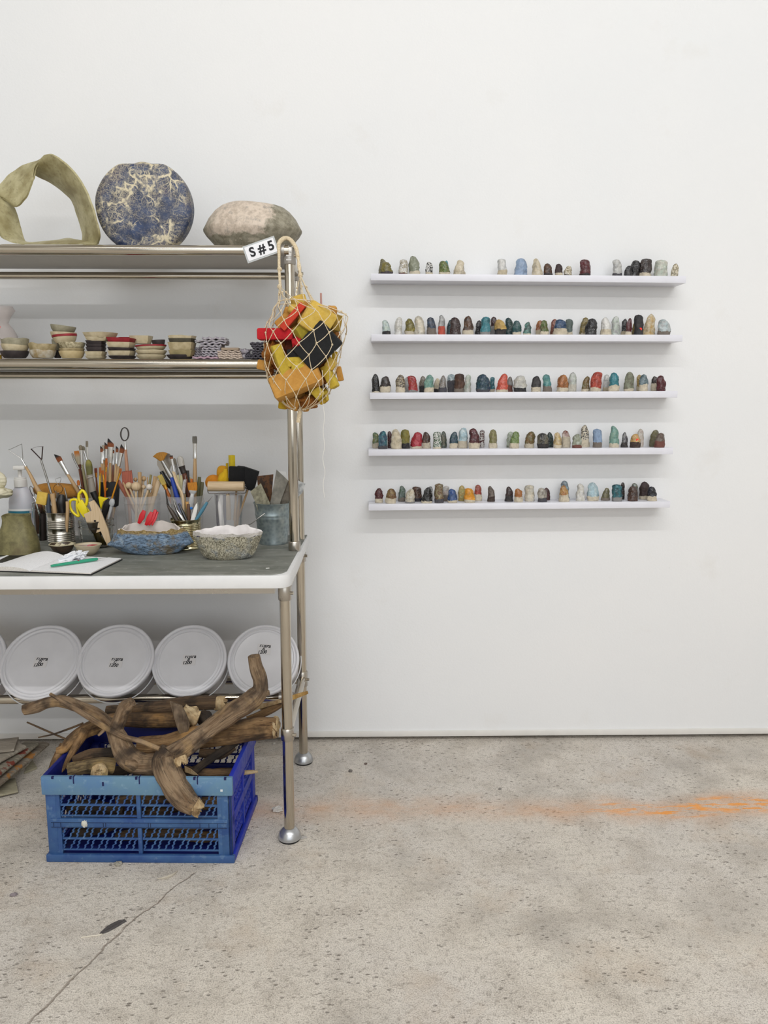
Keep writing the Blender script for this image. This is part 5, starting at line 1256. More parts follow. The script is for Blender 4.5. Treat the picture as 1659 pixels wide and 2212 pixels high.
for pts, rr, m_, lab, dy, fl in [([(345, 815), (335, 920), (335, 1020)], [20, 32, 32], mat(0xe6e2e0, .4), 'white plastic handle with hanging hole inside the tumbler', -.035, .4), ([(580, 830), (560, 1000), (550, 1130)], [14, 18, 20], LWD, 'tan round stick inside the right of tumbler', -.01, None),
        ([(530, 820), (525, 1000), (520, 1130)], [14, 14, 14], LWD, 'narrow tan stick in the middle of the tumbler', -.02, None), ([(290, 830), (300, 1190)], [14, 16], mat(0x4b3f58, .5), 'dark purple handle at the left inside the tumbler', .01, None), ([(380, 830), (380, 1190)], [30, 28], mat(0x54486a, .5), 'broad violet tool behind the roller handle', .02, .5), ([(600, 830), (590, 1150)], [12, 12], mat(0x3d5a58, .5), 'dark teal ruler strip inside the tumbler', .015, .5)]:
    o = stick(K8, pts, rr, Y8+dy, m_, 'tool_handle', lab, 'tool', C8, 'tools in the tumbler', flat=fl)
FB = sponge_mat(0x0e0e10, 0x151517)
def foam(pts, Y, m, lab, d=.022, kf=K8, name='foam_brush', cat='brush', bev=.0015):
    b = M(); b.ext([P(*kf(x, y), Y) for x, y in pts], (0, d, 0)); o = one(name, b, m, lab, cat, bev=bev); return o
o = foam([(437, 462), (650, 470), (655, 690), (437, 690)], -.175, FB, 'black foam brush standing upright above the roller')
b = M(); b.tube([P(*K8(545, 690), -.165), P(*K8(505, 1150), -.165)], .003, 10); obj('handle', b, LWD, o)
o = foam([(645, 470), (822, 530), (750, 785), (640, 740), (650, 690)], -.185, FB, 'black foam brush tilted to the right above the roller')
b = M(); b.tube([P(*K8(690, 740), -.175), P(*K8(560, 1120), -.165)], .003, 10); obj('handle', b, LWD, o)
foam([(548, 452), (640, 462), (640, 500), (540, 490)], -.15, FB, 'black foam corner between the two foam brushes', d=.012, name='foam_pad', cat='foam')
b = M(); b.ext([P(*K8(x, y), -.15) for x, y in ((428, 312), (478, 330), (480, 480), (436, 480))], (0, .016, 0)); b.ext([P(*K8(x, y), -.15) for x, y in ((478, 330), (530, 305), (530, 480), (480, 480))], (0, .016, 0))
b = M(); b.box(P(*K8(479, 400), -.14), (.0155, .0155, .029+.012), eul(0, 0, R(38))); one('sponge', b, sponge_mat(0xd8bf28, 0xcab020), 'tall yellow sponge block rising above the black foam brushes', 'sponge', bev=.0008)
b = M(); b.ell(P(*K8(360, 570), -.14), (.018, .014, .030), n=20, m=14, p=.7); one('sponge', b, sponge_mat(0xd0961c, 0xc08812), 'upright golden sponge left of the black foam brush', 'sponge', sharp=70)
b = M(); b.tube([P(*K8(398, 490), -.168), P(*K8(395, 540), -.168), P(*K8(372, 600), -.168), P(*K8(368, 680), -.168)], [.006, .0095, .0165, .018], 20, sub=4); one('sponge', b, sponge_mat(0xd8ae1c, 0xc89e14), 'yellow pear shaped sponge in front of the golden one', 'sponge', sharp=70)
b = M(); b.ell(P(*K8(243, 665), -.16), (.0255, .02, .0245), n=24, m=16); one('sponge', b, sponge_mat(0xcf8420, 0xbf7618), 'round orange sponge at the left end of the roller', 'sponge', sharp=70)
b = M(); b.box(P(*K8(418, 480), -.135), (.006, .01, .03)); one('sponge', b, sponge_mat(0xb89a18, 0xa88a10), 'thin olive yellow sponge strip beside the tall yellow block', 'sponge')
# --- galvanised bucket with scrapers
A = P(*K8(757, 915), -.225); cb = Vector((P(*K8(757, 915), -.225).x+.058, -.225, TM)); RB = .058; HB = A.z-TM
g = G('galvanised_zinc'); v = g.vor(90); n = g.noise(30, 4, .6)
c = g.mix(g.ramp(v, .1, .7), 0x7f8c90, 0x9aa6a8); c = g.mix(g.ramp(n, .5, .66, 0, .6), c, 0xb5bdbd); g.set(c, .42, .7); ZN = g.m
bk = thing('zinc_bucket', 'small galvanised metal bucket of scrapers at the right end of worktop', 'bucket', cb)
pr = [(.01, .0015), (.0415, .0015), (.043, 0), (.044, .003), (.0435, .006)]
L_ = lambda t: .0435+(.0565-.0435)*t
pr += [(L_(.3), HB*.3), (L_(.62), HB*.62), (L_(.63)+.0012, HB*.64), (L_(.66), HB*.66), (L_(.70)+.0012, HB*.70), (L_(.72)+.0014, HB*.72), (L_(.75), HB*.74), (L_(.97), HB*.97), (.0585, HB*.985), (.0588, HB), (.0565, HB), (.0555, HB*.96), (L_(.5)-.001, HB*.5), (.0425, .004), (.01, .004)]
b = M(); b.lathe(pr, cb, 48); obj('pail', b, ZN, bk, sharp=50)
b = M(); b.tube([P(*K8(900, 1062), -.284), P(*K8(820, 1120), -.29), P(*K8(735, 1185), -.292), P(*K8(690, 1210), -.29)], .0015, 8, sub=3); obj('bail_wire', b, SILD, bk)
def scr(pts, Y, m, lab, t=.0016):
    b = M(); b.ext([P(*K8(x, y), Y) for x, y in pts], (0, t, 0)); return one('metal_scraper', b, m, lab, 'scraper', 'metal scrapers in the zinc bucket', smooth=False)
scr([(715, 780), (850, 675), (965, 925), (960, 1150), (850, 1150), (770, 900)], -.262, mat(0x96927c, .6, .3, col2=0x6f6a58, sc=60), 'dusty olive grey scraper at the front left of bucket')
scr([(800, 585), (1010, 560), (985, 900), (960, 1150), (850, 1150)], -.235, mat(0x5a3a20, .6, .4, col2=0x33241a, sc=50, lo=.45, hi=.55), 'rusty brown square scraper at the back of bucket')
scr([(1050, 500), (1200, 640), (1100, 915), (1080, 1150), (985, 1150), (970, 925)], -.248, mat(0x8d897e, .45, .5, col2=0x6d6a62, sc=25), 'grey pointed steel scraper, tallest in the bucket')
scr([(1195, 640), (1240, 680), (1200, 920), (1160, 1150), (1090, 1150), (1085, 915)], -.24, mat(0x7c7468, .5, .4, col2=0x5e574c, sc=40), 'brownish grey scraper partly hidden by the steel upright')
scr([(1330, 640), (1420, 680), (1385, 790), (1330, 850), (1240, 1000), (1180, 1130), (1140, 1090), (1240, 830)], -.21, mat(0x9da0a2, .5, .5, col2=0xcfd0cf, sc=90), 'grey plaster speckled scraper sticking out right of upright')
scr([(1085, 520), (1170, 525), (1185, 600), (1180, 1100), (1120, 1100)], -.20, mat(0xe2e2e0, .5), 'white plastic scraper behind the pointed steel one', .003)
# --- pump bottle, olive jar, white sculpture
cbx = P(46, 1060, -.12); pb = thing('pump_bottle', 'translucent white pump bottle with teal label behind the olive pot', 'bottle', (cbx.x, -.12, TM))
z_ = lambda py: P(46, py, -.12).z-TM
s_ = mpp(-.12)
b = M(); b.lathe([(24*s_, 0), (28*s_, .003), (28*s_, z_(1100)), (27.5*s_, z_(1084)), (25*s_, z_(1072)), (20*s_, z_(1062)), (15*s_, z_(1055)), (12.5*s_, z_(1050))], (cbx.x, -.12, TM), 36, sy=.72); obj('bottle_body', b, mat(0xc3c2c8, .35, Subsurface_Weight=.15), pb)
b = M(); b.lathe([(13*s_, z_(1051)), (13.3*s_, z_(1049)), (13*s_, z_(1036)), (12*s_, z_(1035)), (12.4*s_, z_(1033)), (12*s_, z_(1031)), (4.2*s_, z_(1030)), (4*s_, z_(1012))], (cbx.x-.0005, -.12, TM), 28); obj('pump_collar', b, mat(0xdedbd6, .4), pb)
b = M(); b.box(P(44, 1010, -.13), (25*s_, .03, 9*s_)); obj('pump_head', b, mat(0xe0ddd8, .4), pb, bev=.004)
b = M(); vs = []
zq = lambda py: P(46, py, -.142).z-TM
for z in (zq(1120), zq(1112.5), zq(1103.5), zq(1103)):
    for k in range(12):
        a = R(-150+k*120/11); vs.append((cbx.x-.002+28.6*s_*math.cos(a), -.12+28.6*s_*.72*math.sin(a)-.0006, TM+z))
b.add(vs, [(i*12+k, i*12+k+1, (i+1)*12+k+1, (i+1)*12+k) for i in range(0, 3) for k in range(11)]); lb = obj('label_strip', b, mat(0x1d6f84, .4), pb, label='teal label strip')
b = M(); vs = []
for z in (zq(1103.5), zq(1099)):
    for k in range(12):
        a = R(-145+k*115/11); vs.append((cbx.x-.002+28.8*s_*math.cos(a), -.12+28.8*s_*.72*math.sin(a)-.0008, TM+z))
b.add(vs, [(k, k+1, 12+k+1, 12+k) for k in range(11)]); obj('label_band', b, mat(0xe8e6e4, .5), pb, label='white band above the teal label')
Yj = -.37; cj = P(38, 1150, Yj); s_ = mpp(Yj); z_ = lambda py: max(P(38, py, Yj).z-TM, 0)
g = G('olive_ash_glaze'); n = g.noise(45, 5, .65); c = g.mix(g.ramp(n, .38, .62), 0x7f7850, 0x635d3c); c = g.mix(g.ramp(g.noise(200, 3, .6), .62, .72, 0, .7), c, 0x3c3624)
c = g.mix(g.ramp(g.noise(12, 3), .55, .7, 0, .5), c, 0x6d5c40); g.set(c, .6); g.bump(n, .3, .0015)
def fnj(q, th, t):
    k = 1/max(abs(math.cos(th)), abs(math.sin(th)))**.45; w_ = math.sin(3*th)*.002*t
    return Vector((q.x*k, q.y*k, q.z+w_))
b = M(); b.lathe([(39*s_, 0), (42.5*s_, .003), (41*s_, z_(1172)), (37*s_, z_(1155)), (33*s_, z_(1140)), (29.5*s_, z_(1132)), (28*s_, z_(1122)), (28.5*s_, z_(1114)), (29*s_, z_(1112)), (27.5*s_, z_(1112)), (26*s_, z_(1122)), (27*s_, z_(1135)), (36*s_, z_(1160)), (36*s_, .006), (5*s_, .005)], (cj.x, Yj, TM), 44, sy=.8, fn=fnj)
one('olive_pot', b, g.m, 'squarish olive green ceramic pot standing behind the open notebook', 'pot', sharp=50)
cw_ = P(-8, 1075, -.2); s_ = mpp(-.2); WS = mat(0xd6cfb6, .6, col2=0xc3bc9c, sc=60, bump=.6, bsc=200)
ws = thing('white_sculpture', 'creamy white ceramic sculpture with ribbed shell at left frame edge', 'sculpture', (cw_.x-.02, -.2, TM))
b = M(); b.ell(P(-12, 1065, -.2), (38*s_, .03, 13*s_), n=40, m=24, amp=.22, nsc=3.2, seed=3); obj('lumpy_disc', b, WS, ws, sharp=80)
b = M(); rows = []
b.ell((0, 0, 0), (22*s_, .012, 21*s_), n=36, m=30); cc_ = P(-8, 1038, -.2)
b.v = [Vector((q.x, q.y*(1+.12*math.sin(q.z*1500)), q.z))*(1+.02*math.sin(q.z*1500))+cc_ for q in b.v]; obj('ribbed_shell', b, WS, ws, sharp=80)
b = M(); c = P(-26, 1070, -.2); b.tube([(c.x, -.2, TM+.0005), (c.x, -.2, TM+.01), (c.x, -.2, TM+.05), (c.x+.01, -.2, c.z)], [.03, .022, .012, .018], 20, sub=4, amp=.1, nsc=60); obj('stem', b, WS, ws)

# --- notebook, pen, crumpled paper, small bowls
S0, R0_, R1_ = PZ(64, 1234, TM+.004), PZ(196, 1239, TM+.004), PZ(262, 1207, TM+.004)
dR = R1_-R0_; S1_ = S0+dR; wv = R0_-S0; L0, L1_ = S0-wv*1.05, S1_-wv*1.05
nb = thing('open_notebook', 'open black covered notebook with handwritten pages at the worktop front', 'notebook', (S0.x, S0.y, TM))
def up(v, z): return Vector((v.x, v.y, TM+z))
b = M(); e1 = wv.normalized()*.003; e2 = dR.normalized()*.002
b.ext([up(L0-e1-e2, .0004), up(R0_+e1-e2, .0004), up(R1_+e1+e2, .0004), up(L1_-e1+e2, .0004)], (0, 0, .0022)); obj('cover', b, mat(0x141416, .5), nb, bev=.0008)
g = G('handwritten_paper'); n = g.noise(1, 2, .6, g.co('Object', (90, 520, 1), (0, 0, .05))); xyz = g.sep(g.co('Object', None, (0, 0, 0)))
ln = g.math('SINE', g.math('MULTIPLY', g.math('ADD', xyz[1], g.math('MULTIPLY', xyz[0], .05)), 900)); k = g.math('MULTIPLY', g.ramp(ln, .55, .8), g.ramp(g.noise(1, 3, .8, g.co('Object', (420, 60, 1))), .5, .56))
g.set(g.mix(g.math('MULTIPLY', k, .28), 0xf4f4f6, 0x7c7f88), .8); PAPER = g.m
PE = mat(0xe6e2dc, .8, col2=0xcac3bb, sc=900)
def pages(a0, b0, a1, b1, h, n=24):
    """a = spine side, b = outer side; 0 front 1 back; h(u) page height"""
    bb = M(); top = []; bot = []
    for j in range(7):
        v = j/6; A_, B2 = a0.lerp(a1, v), b0.lerp(b1, v); top.append([up(A_.lerp(B2, i/n), h(i/n, v)) for i in range(n+1)])
    bb.grid(top, (0, 0, -.0005)); t = bb
    ed = M(); 
    fr = [up(a0.lerp(b0, i/n), h(i/n, 0)-.0006) for i in range(n+1)]; fb = [up(a0.lerp(b0, i/n), .0027) for i in range(n+1)]
    k_ = [up(a1.lerp(b1, i/n), h(i/n, 1)-.0006) for i in range(n+1)]; kb = [up(a1.lerp(b1, i/n), .0027) for i in range(n+1)]
    ed.grid([fb, fr]); ed.grid([k_, kb]); ed.grid([fr, k_]); ed.grid([[fb[-1], fr[-1]], [kb[-1], k_[-1]]]); ed.grid([[fb[0], fr[0]], [kb[0], k_[0]]])
    return t, ed
t, ed = pages(S0, R0_, S1_, R1_, lambda u, v: .0055+.0035*math.exp(-u*9)*(1-math.exp(-u*40))+.0012*math.sin(u*3.1))
obj('right_page', t, PAPER, nb, recalc=True, sharp=60); obj('page_block', ed, PE, nb)
t, ed = pages(S0, L0, S1_, L1_, lambda u, v: .0045+.012*math.sin(min(u*1.35, 1)*math.pi)**.7*(1-u*.5)+.004*v*math.sin(u*6))
obj('left_page', t, PAPER, nb, sharp=60); obj('page_block', ed, PE, nb)
a0, a1 = K6(655, 1852), K6(1250, 1762); pa, pbv, pc = PZ(*a0, TM+.0125), PZ(*a1, TM+.0125), PZ(*K6(1425, 1737), TM+.012)
d = (pbv-pa)
b = M(); b.tube([pa, pa+d*.04, pa.lerp(pbv, .5), pa.lerp(pbv, .92), pbv], [.0022, .0034, .0042, .0044, .0028], 14, sub=3); o = one('craft_knife', b, mat(0x2f9a78, .35), 'green handled craft knife lying on the right notebook page', 'knife')
b = M(); b.tube([pbv, pbv.lerp(pc, .25), pbv.lerp(pc, .3), pc], [.0016, .0014, .001, .0003], 8); obj('blade', b, SIL, o)
b = M(); q = pa.lerp(pbv, .58); b.ell(q+Vector((0, -.002, .0036)), (.003, .002, .0018), n=10, m=8); obj('maroon_dot', b, mat(0x8a2030, .5), o)
b = M(); q = PZ(*K6(900, 1760), TM+.012); b.ell(q+Vector((0, .01, .004)), (.030, .014, .009), eul(0, R(-14), R(20)), n=40, m=28, amp=.9, nsc=2.2, seed=5)
b.ell(q+Vector((.018, .018, .008)), (.014, .01, .009), n=30, m=20, amp=.9, nsc=2.5, seed=9); one('crumpled_paper', b, mat(0xe9eaee, .75), 'crumpled white paper scrap lying on the notebook', 'paper', sharp=22)
def lowbowl(kf, x0, x1, yt, yb, m, mi, lab, rimn=.0):
    cyx = kf((x0+x1)/2, yb); c = PZ(cyx[0], cyx[1], TM); Y = c.y+.012; A = P(*kf(x0, yt), Y); B_ = P(*kf(x1, yt), Y); r = (B_.x-A.x)/2; H = max(A.z-TM, .012)
    fn = lambda q, th, t: Vector((q.x, q.y, q.z*(1+rimn*math.sin(5*th)*t)))
    b = M(); b.lathe([(r*.15, 0), (r*.42, 0), (r*.75, H*.4), (r*.95, H*.85), (r, H), (r*.96, H), (r*.85, H*.7), (r*.5, H*.2), (r*.1, H*.15)], ((A.x+B_.x)/2, Y, TM), 36, fn=fn, sy=.9); o = one('small_bowl', b, m, lab, 'bowl', sharp=50)
    b = M(); b.lathe([(r*.965, H*.97), (r*.86, H*.72), (r*.5, H*.24), (r*.08, H*.19)], ((A.x+B_.x)/2, Y, TM+.0006), 36, fn=fn, sy=.9, cap0=False); obj('glazed_inside', b, mi, o)
    b = M(); b.lathe([(r*.95, H*.985), (r*1.012, H*.96), (r*1.012, H*1.03), (r*.95, H*1.03), (r*.95, H*.985)], ((A.x+B_.x)/2, Y, TM), 36, fn=fn, sy=.9, cap0=False, cap1=False); obj('rim', b, mat(0xb9b093, .4), o); return o
lowbowl(K6, 635, 958, 1570, 1702, mat(0x2c211c, .3, col2=0x4a3a2c, sc=60), mat(0xc9c0a4, .3, col2=0x5a4430, sc=90, lo=.52, hi=.6), 'small dark brown glazed bowl behind the notebook', .05)
lowbowl(K6, 957, 1292, 1578, 1722, mat(0xc4b79c, .45), mat(0x9a8c80, .3, col2=0x9a2434, sc=30, lo=.48, hi=.54), 'small cream bowl with red glazed inside, right of the dark one')
# --- the two rocky bowls
def rockbowl(kf, base, half, zc, rim, m, mi, lab, Y, D, seed, squash):
    """half: list of (py, xl, xr) outline from base to rim; rim(u) extra height"""
    s_ = mpp(Y)/5.925; vs = []; n = 72; rows = []
    cz = lambda y: max(P(*kf(base[0], y), Y).z-TM, 0)
    for (y, xl, xr) in half:
        A = P(*kf(xl, y), Y); B_ = P(*kf(xr, y), Y); rows.append(((A.x+B_.x)/2, (B_.x-A.x)/2, cz(y)))
    q = cr(rows, 5); ms = len(q)
    def ring(cx, w, z, t, ins=0):
        r = []
        for k in range(n):
            th = 2*math.pi*k/n; c_, s2 = math.cos(th), math.sin(th)
            e = Vector((c_*2.2, s2*2.2, z*22+seed)); dn = noise.noise(e)*.12+noise.noise(e*2.6)*.09+noise.noise(e*6)*.035
            ww = w*(1+dn*(.4+.6*abs(s2)))-ins; dd = D*(w/max(x[1] for x in rows))**.8*(1+dn)-ins
            cc = math.copysign(abs(c_)**1.15, c_)
            zz = z+rim(c_, s2)*t
            r.append(Vector((cx+ww*cc, Y+dd*s2, TM+max(zz, 0))))
        return r
    outer = [ring(a, w, z, max((i/(ms-1)-.45)/.55, 0)) for i, (a, w, z) in enumerate(q)]
    b = M(); allr = outer
    vs = [v for r in allr for v in r]; b.add(vs, [(i*n+k, i*n+(k+1) % n, (i+1)*n+(k+1) % n, (i+1)*n+k) for i in range(ms-1) for k in range(n)]+[tuple(range(n-1, -1, -1))])
    o = one('rocky_bowl', b, m, lab, 'bowl', sharp=80, recalc=False)
    inner = [outer[-1]]+[ring(a, w, z, 1 if i == 0 else max(1-i*.22, 0), .004) for i, (a, w, z) in enumerate(reversed(q[ms//3:]))]
    last = inner[-1]; c = sum(last, Vector())/n; inner.append([c+(v-c)*.05 for v in last])
    mi_ = len(inner); b = M(); b.add([v for r in inner for v in r], [(i*n+k, i*n+(k+1) % n, (i+1)*n+(k+1) % n, (i+1)*n+k) for i in range(mi_-1) for k in range(n)]); obj('white_inside', b, mi, o, sharp=80, recalc=False, label='plain white glazed inside')
    return o
g = G('blue_pitted_glaze'); st2 = g.noise(1, 5, .65, g.co('Object', (95, 95, 240)), .6); n = g.noise(24, 4, .6); z = g.sep(g.co())[2]
c = g.mix(g.ramp(st2, .4, .6), 0x8aa2bd, 0x5f7890); c = g.mix(g.ramp(st2, .52, .62, 0, .8), c, 0x4a5058); c = g.mix(g.ramp(n, .54, .66, 0, .85), c, 0x8c7a56); c = g.mix(g.ramp(g.noise(60, 3), .58, .68, 0, .7), c, 0xa9bccc)
zz = g.math('ADD', z, g.math('MULTIPLY', g.math('SUBTRACT', n, .5), .03)); c = g.mix(g.ramp(zz, .057, .064), c, g.mix(g.ramp(g.noise(200, 4), .4, .6), 0xb09a6a, 0x8a7244))
g.set(c, .45); g.bump(st2, 1, .008); BLB = g.m
INW = mat(0xdcd4cd, .5, bump=.2, bsc=60)
rockbowl(K7, (690, 1730), [(1730, 480, 860), (1715, 410, 930), (1660, 280, 1010), (1600, 150, 1080), (1560, 75, 1168), (1500, 130, 1135), (1430, 170, 1095), (1370, 215, 1050)], 0,
    lambda c_, s2: (.010*(.7+s2*.9) if s2 > 0 else -.002)*(1-abs(c_)**3)+.008*noise.noise(Vector((c_*3.5, s2*3, 2)))+.003*noise.noise(Vector((c_*9, s2*9, 2))), BLB, INW, 'rock-like bowl with pitted blue glaze and pale jagged rim', P(*K7(690, 1700), 0) and PZ(*K7(690, 1722), TM).y+.035, .046, 3, .7)
g = G('speckled_lichen_glaze'); v = g.noise(260, 4, .7); n = g.noise(28, 4, .6); z = g.sep(g.co())[2]; x_ = g.sep(g.co())[0]
c = g.mix(g.ramp(v, .42, .56), 0x77715c, 0xd2cbb4); c = g.mix(g.ramp(n, .52, .64, 0, .55), c, 0x8e9cac); c = g.mix(g.ramp(g.noise(14, 3), .58, .68, 0, .5), c, 0xb8ab86)
zz = g.math('ADD', z, g.math('MULTIPLY', g.math('SUBTRACT', n, .5), .02)); c = g.mix(g.ramp(zz, .0655, .067), c, 0xded8d0)
ln = g.ramp(g.math('ABSOLUTE', g.math('SUBTRACT', zz, .0665)), .0012, .0006); c = g.mix(g.math('MULTIPLY', ln, g.ramp(g.noise(22, 3), .48, .52)), c, 0x2a3058)
g.set(c, .6); g.bump(v, 1, .006)
rockbowl(K8, (420, 1675), [(1675, 230, 610), (1660, 190, 660), (1600, 120, 740), (1520, 60, 800), (1430, 20, 830), (1360, -8, 850), (1290, -12, 870)], 0,
    lambda c_, s2: (.009*s2 if s2 > 0 else -.001)*(1-abs(c_)**3)+.008*noise.noise(Vector((c_*3.2, s2*3, 7)))+.003*noise.noise(Vector((c_*9, s2*9, 7))), g.m, mat(0xebe6e4, .45), 'speckled off-white rough bowl with wavy white rim', PZ(*K8(420, 1668), TM).y+.033, .043, 8, .7)
# red clips lying in the blue bowl
RP = mat(0xc01622, .35)
for i, (x0, y0, x1, y1, w_) in enumerate([(470, 1240, 545, 1145, 44), (560, 1262, 640, 1165, 40), (600, 1262, 690, 1135, 34), (640, 1262, 715, 1160, 24)]):
    Yk = PZ(*K7(690, 1722), TM).y+.052; a, e = P(*K7(x0, y0+70), Yk), P(*K7(x1, y1), Yk+.004*i); sd = Vector((-(e-a).z, 0, (e-a).x)).normalized()*w_*1.7*mpp(Yk)/5.925/2
    b = M(); b.ext([a-sd*.5, a+sd*.5, a.lerp(e, .6)+sd, e+sd*.7, e-sd*.5, a.lerp(e, .5)-sd], (0, .004, 0)); one('red_clip', b, RP, ['broad red plastic clip, leftmost of four in the blue bowl', 'red plastic clip, second from left in the blue bowl', 'red plastic clip, third from left in the blue bowl', 'slim red plastic clip, rightmost of four in the blue bowl'][i], 'clip', 'red clips in the blue bowl', bev=.0008)
# ================= plastic tubs on the bottom rails =================
TUBM = mat(0xcfcccd, .35, Subsurface_Weight=.1); LIDM = mat(0xd6d5d8, .32); INK = mat(0x15141a, .7); TAPE = mat(0xd5d2d2, .4)
def white_tub(px, py, rx, code, lab, nx, nz, tl, Y=-.305):
    c = P(px, py, Y); r = rx*mpp(Y)*1.02
    n = Vector((nx, -1, nz)).normalized(); xd = Vector((0, 0, 1)).cross(n).normalized(); xd = -xd if xd.x < 0 else xd; ud = n.cross(xd).normalized(); ud = -ud if ud.z < 0 else ud
    Mx = Matrix((xd, ud, n)).transposed()
    t = thing('plastic_tub', lab, 'tub', c-n*.12, 'white lidded plastic tubs on the bottom rails')
    b = M(); b.lathe([(.01, -.13), (r*.82, -.13), (r*.84, -.125), (r*.87, -.08), (r*.915, -.022), (r*.93, -.012), (r*.93, -.004)], c, 56, axis=Mx); obj('tub_body', b, TUBM, t)
    b = M(); b.lathe([(r*.94, -.020), (r*.985, -.019), (r, -.014), (r*1.005, -.003), (r*.99, .001), (r*.955, .002), (r*.93, -.0005), (r*.915, -.0025), (r*.895, .0002), (r*.87, .0004), (r*.855, -.003), (r*.81, -.0032), (r*.79, -.0012), (r*.77, -.002), (r*.3, -.002), (.0005, -.002)], c, 72, axis=Mx, cap0=False); lid = obj('lid', b, LIDM, t, sharp=60)
    b = M(); pts = []
    for k in range(25):
        a = R(-190+k*(200/24)); rr = r*1.03; pts.append(c+Mx @ Vector((rr*math.cos(a), rr*math.sin(a)*1.02, -.03-.012*math.sin(math.pi*k/24))))
    b.tube(pts, .0018, 8); obj('handle', b, TUBM, t)
    if code is None: return
    tc = c+Mx @ Vector((tl[0]*r, tl[1]*r, -.0014))
    b = M(); b.ext([tc+Mx @ Vector((x, y, 0)) for x, y in ((-.020, -.017), (.021, -.017), (.021, .016), (-.020, .016))], n*.0003); tp = obj('tape_label', b, TAPE, lid, smooth=False)
    rng = random.Random(px)
    if code is None: return
    for s, x, y, sz_ in (('mısra', .004, .0100, .0155), (code, -.001, .0002, .0125), ('1200', -.004, -.0095, .0140)):
        a = R(rng.uniform(-5, 5)); xx = xd*math.cos(a)+ud*math.sin(a); uu = ud*math.cos(a)-xd*math.sin(a)+xd*.25
        text(s, sz_, tc+Mx @ Vector((x, y, .0005)), xx, uu, INK, lid, 'handwriting', bold=.0004, depth=.0002)
white_tub(89, 1428, 88, 'D', 'white lidded tub marked D 1200, leftmost fully visible', .0, .92, (-.02, -.02))
white_tub(249, 1424, 84, 'C', 'white lidded tub marked C 1200, standing between the D and B tubs', -.03, .85, (.02, -.08))
white_tub(408, 1425, 82, 'B', 'white lidded tub marked B 1200 behind the tall driftwood', -.06, .80, (.0, -.0))
white_tub(568, 1425, 79, 'A', 'white lidded tub nearest the steel leg with driftwood before it', -.06, .62, (.0, .30))
white_tub(-78, 1428, 88, None, 'white lidded tub cut off at the left edge of frame', .02, .95, (-.02, -.02))

# ================= folding crate =================
O = PZ(107, 1860, 0); e_x = (PZ(503, 1863, 0)-O); CW = e_x.length; e_x.normalize(); e_y = Vector((-e_x.y, e_x.x, 0)); e_y = (e_y+e_x*.02).normalized(); CD = .30; CH = .236
Z = Vector((0, 0, 1))
def cp(u, v, z): return O+e_x*u+e_y*v+Z*z
crate = thing('folding_crate', 'blue folding plastic crate full of driftwood on the concrete floor', 'crate', cp(CW/2, CD/2, 0))
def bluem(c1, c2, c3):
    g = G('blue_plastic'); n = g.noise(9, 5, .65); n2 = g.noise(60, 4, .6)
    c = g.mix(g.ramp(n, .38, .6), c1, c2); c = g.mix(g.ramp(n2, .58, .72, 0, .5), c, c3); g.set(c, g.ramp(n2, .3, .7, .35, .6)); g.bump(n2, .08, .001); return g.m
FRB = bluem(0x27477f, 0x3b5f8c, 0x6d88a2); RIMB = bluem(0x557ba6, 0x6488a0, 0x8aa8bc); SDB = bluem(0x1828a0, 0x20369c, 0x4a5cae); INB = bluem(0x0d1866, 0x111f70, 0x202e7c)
def qbox(b, u0, u1, v0, v1, z0, z1):
    q = [cp(u, v, z) for z in (z0, z1) for u, v in ((u0, v0), (u1, v0), (u1, v1), (u0, v1))]
    b.add(q, [(3, 2, 1, 0), (4, 5, 6, 7), (0, 1, 5, 4), (1, 2, 6, 5), (2, 3, 7, 6), (3, 0, 4, 7)])
def lattice(side, a0, a1, z0, z1, m, name, cells, inner=.004):
    """wavy strips and bars between a0..a1 along the side"""
    b = M(); T = .0035
    if side in 'fb':
        v = inner if side == 'f' else CD-inner-T; pt = lambda a, z: cp(a, v, z); th = e_y*T
    else:
        u = CW-inner-T if side == 'r' else inner; pt = lambda a, z: cp(u, a, z); th = e_x*T
    def bar(p, q, r, s): b.ext([pt(*p), pt(*q), pt(*r), pt(*s)], th)
    L = a1-a0; zm = (z0+z1)/2; rows = [(z0+.004, zm-.0025), (zm+.0025, z1-.003)]
    bar((a0, zm-.0025), (a1, zm-.0025), (a1, zm+.0025), (a0, zm+.0025)); bar((a0, z0), (a1, z0), (a1, z0+.004), (a0, z0+.004)); bar((a0, z1-.003), (a1, z1-.003), (a1, z1), (a0, z1))
    cw = L/cells; w_ = .0042
    for za, zb in rows:
        h = zb-za
        for i in range(-1, cells+1):
            x = a0+i*cw; k = i % 2
            S = [(0, 0), (.16, .2), (.08, .42), (.5 if k else .3, .56), (.46 if k else .26, .78), (.70 if k else .5, 1)]
            S = [(x+u*cw*1.25, za+v*h) for u, v in S]
            if k: S[2] = (S[2][0]+.12*cw, S[2][1])
            for (p, q) in zip(S, S[1:]):
                if p[0] < a0-.002 or q[0]+w_ > a1+.002: continue
                bar((p[0], p[1]), (p[0]+w_, p[1]), (q[0]+w_, q[1]), (q[0], q[1]))
    return obj(name, b, m, crate, smooth=False)
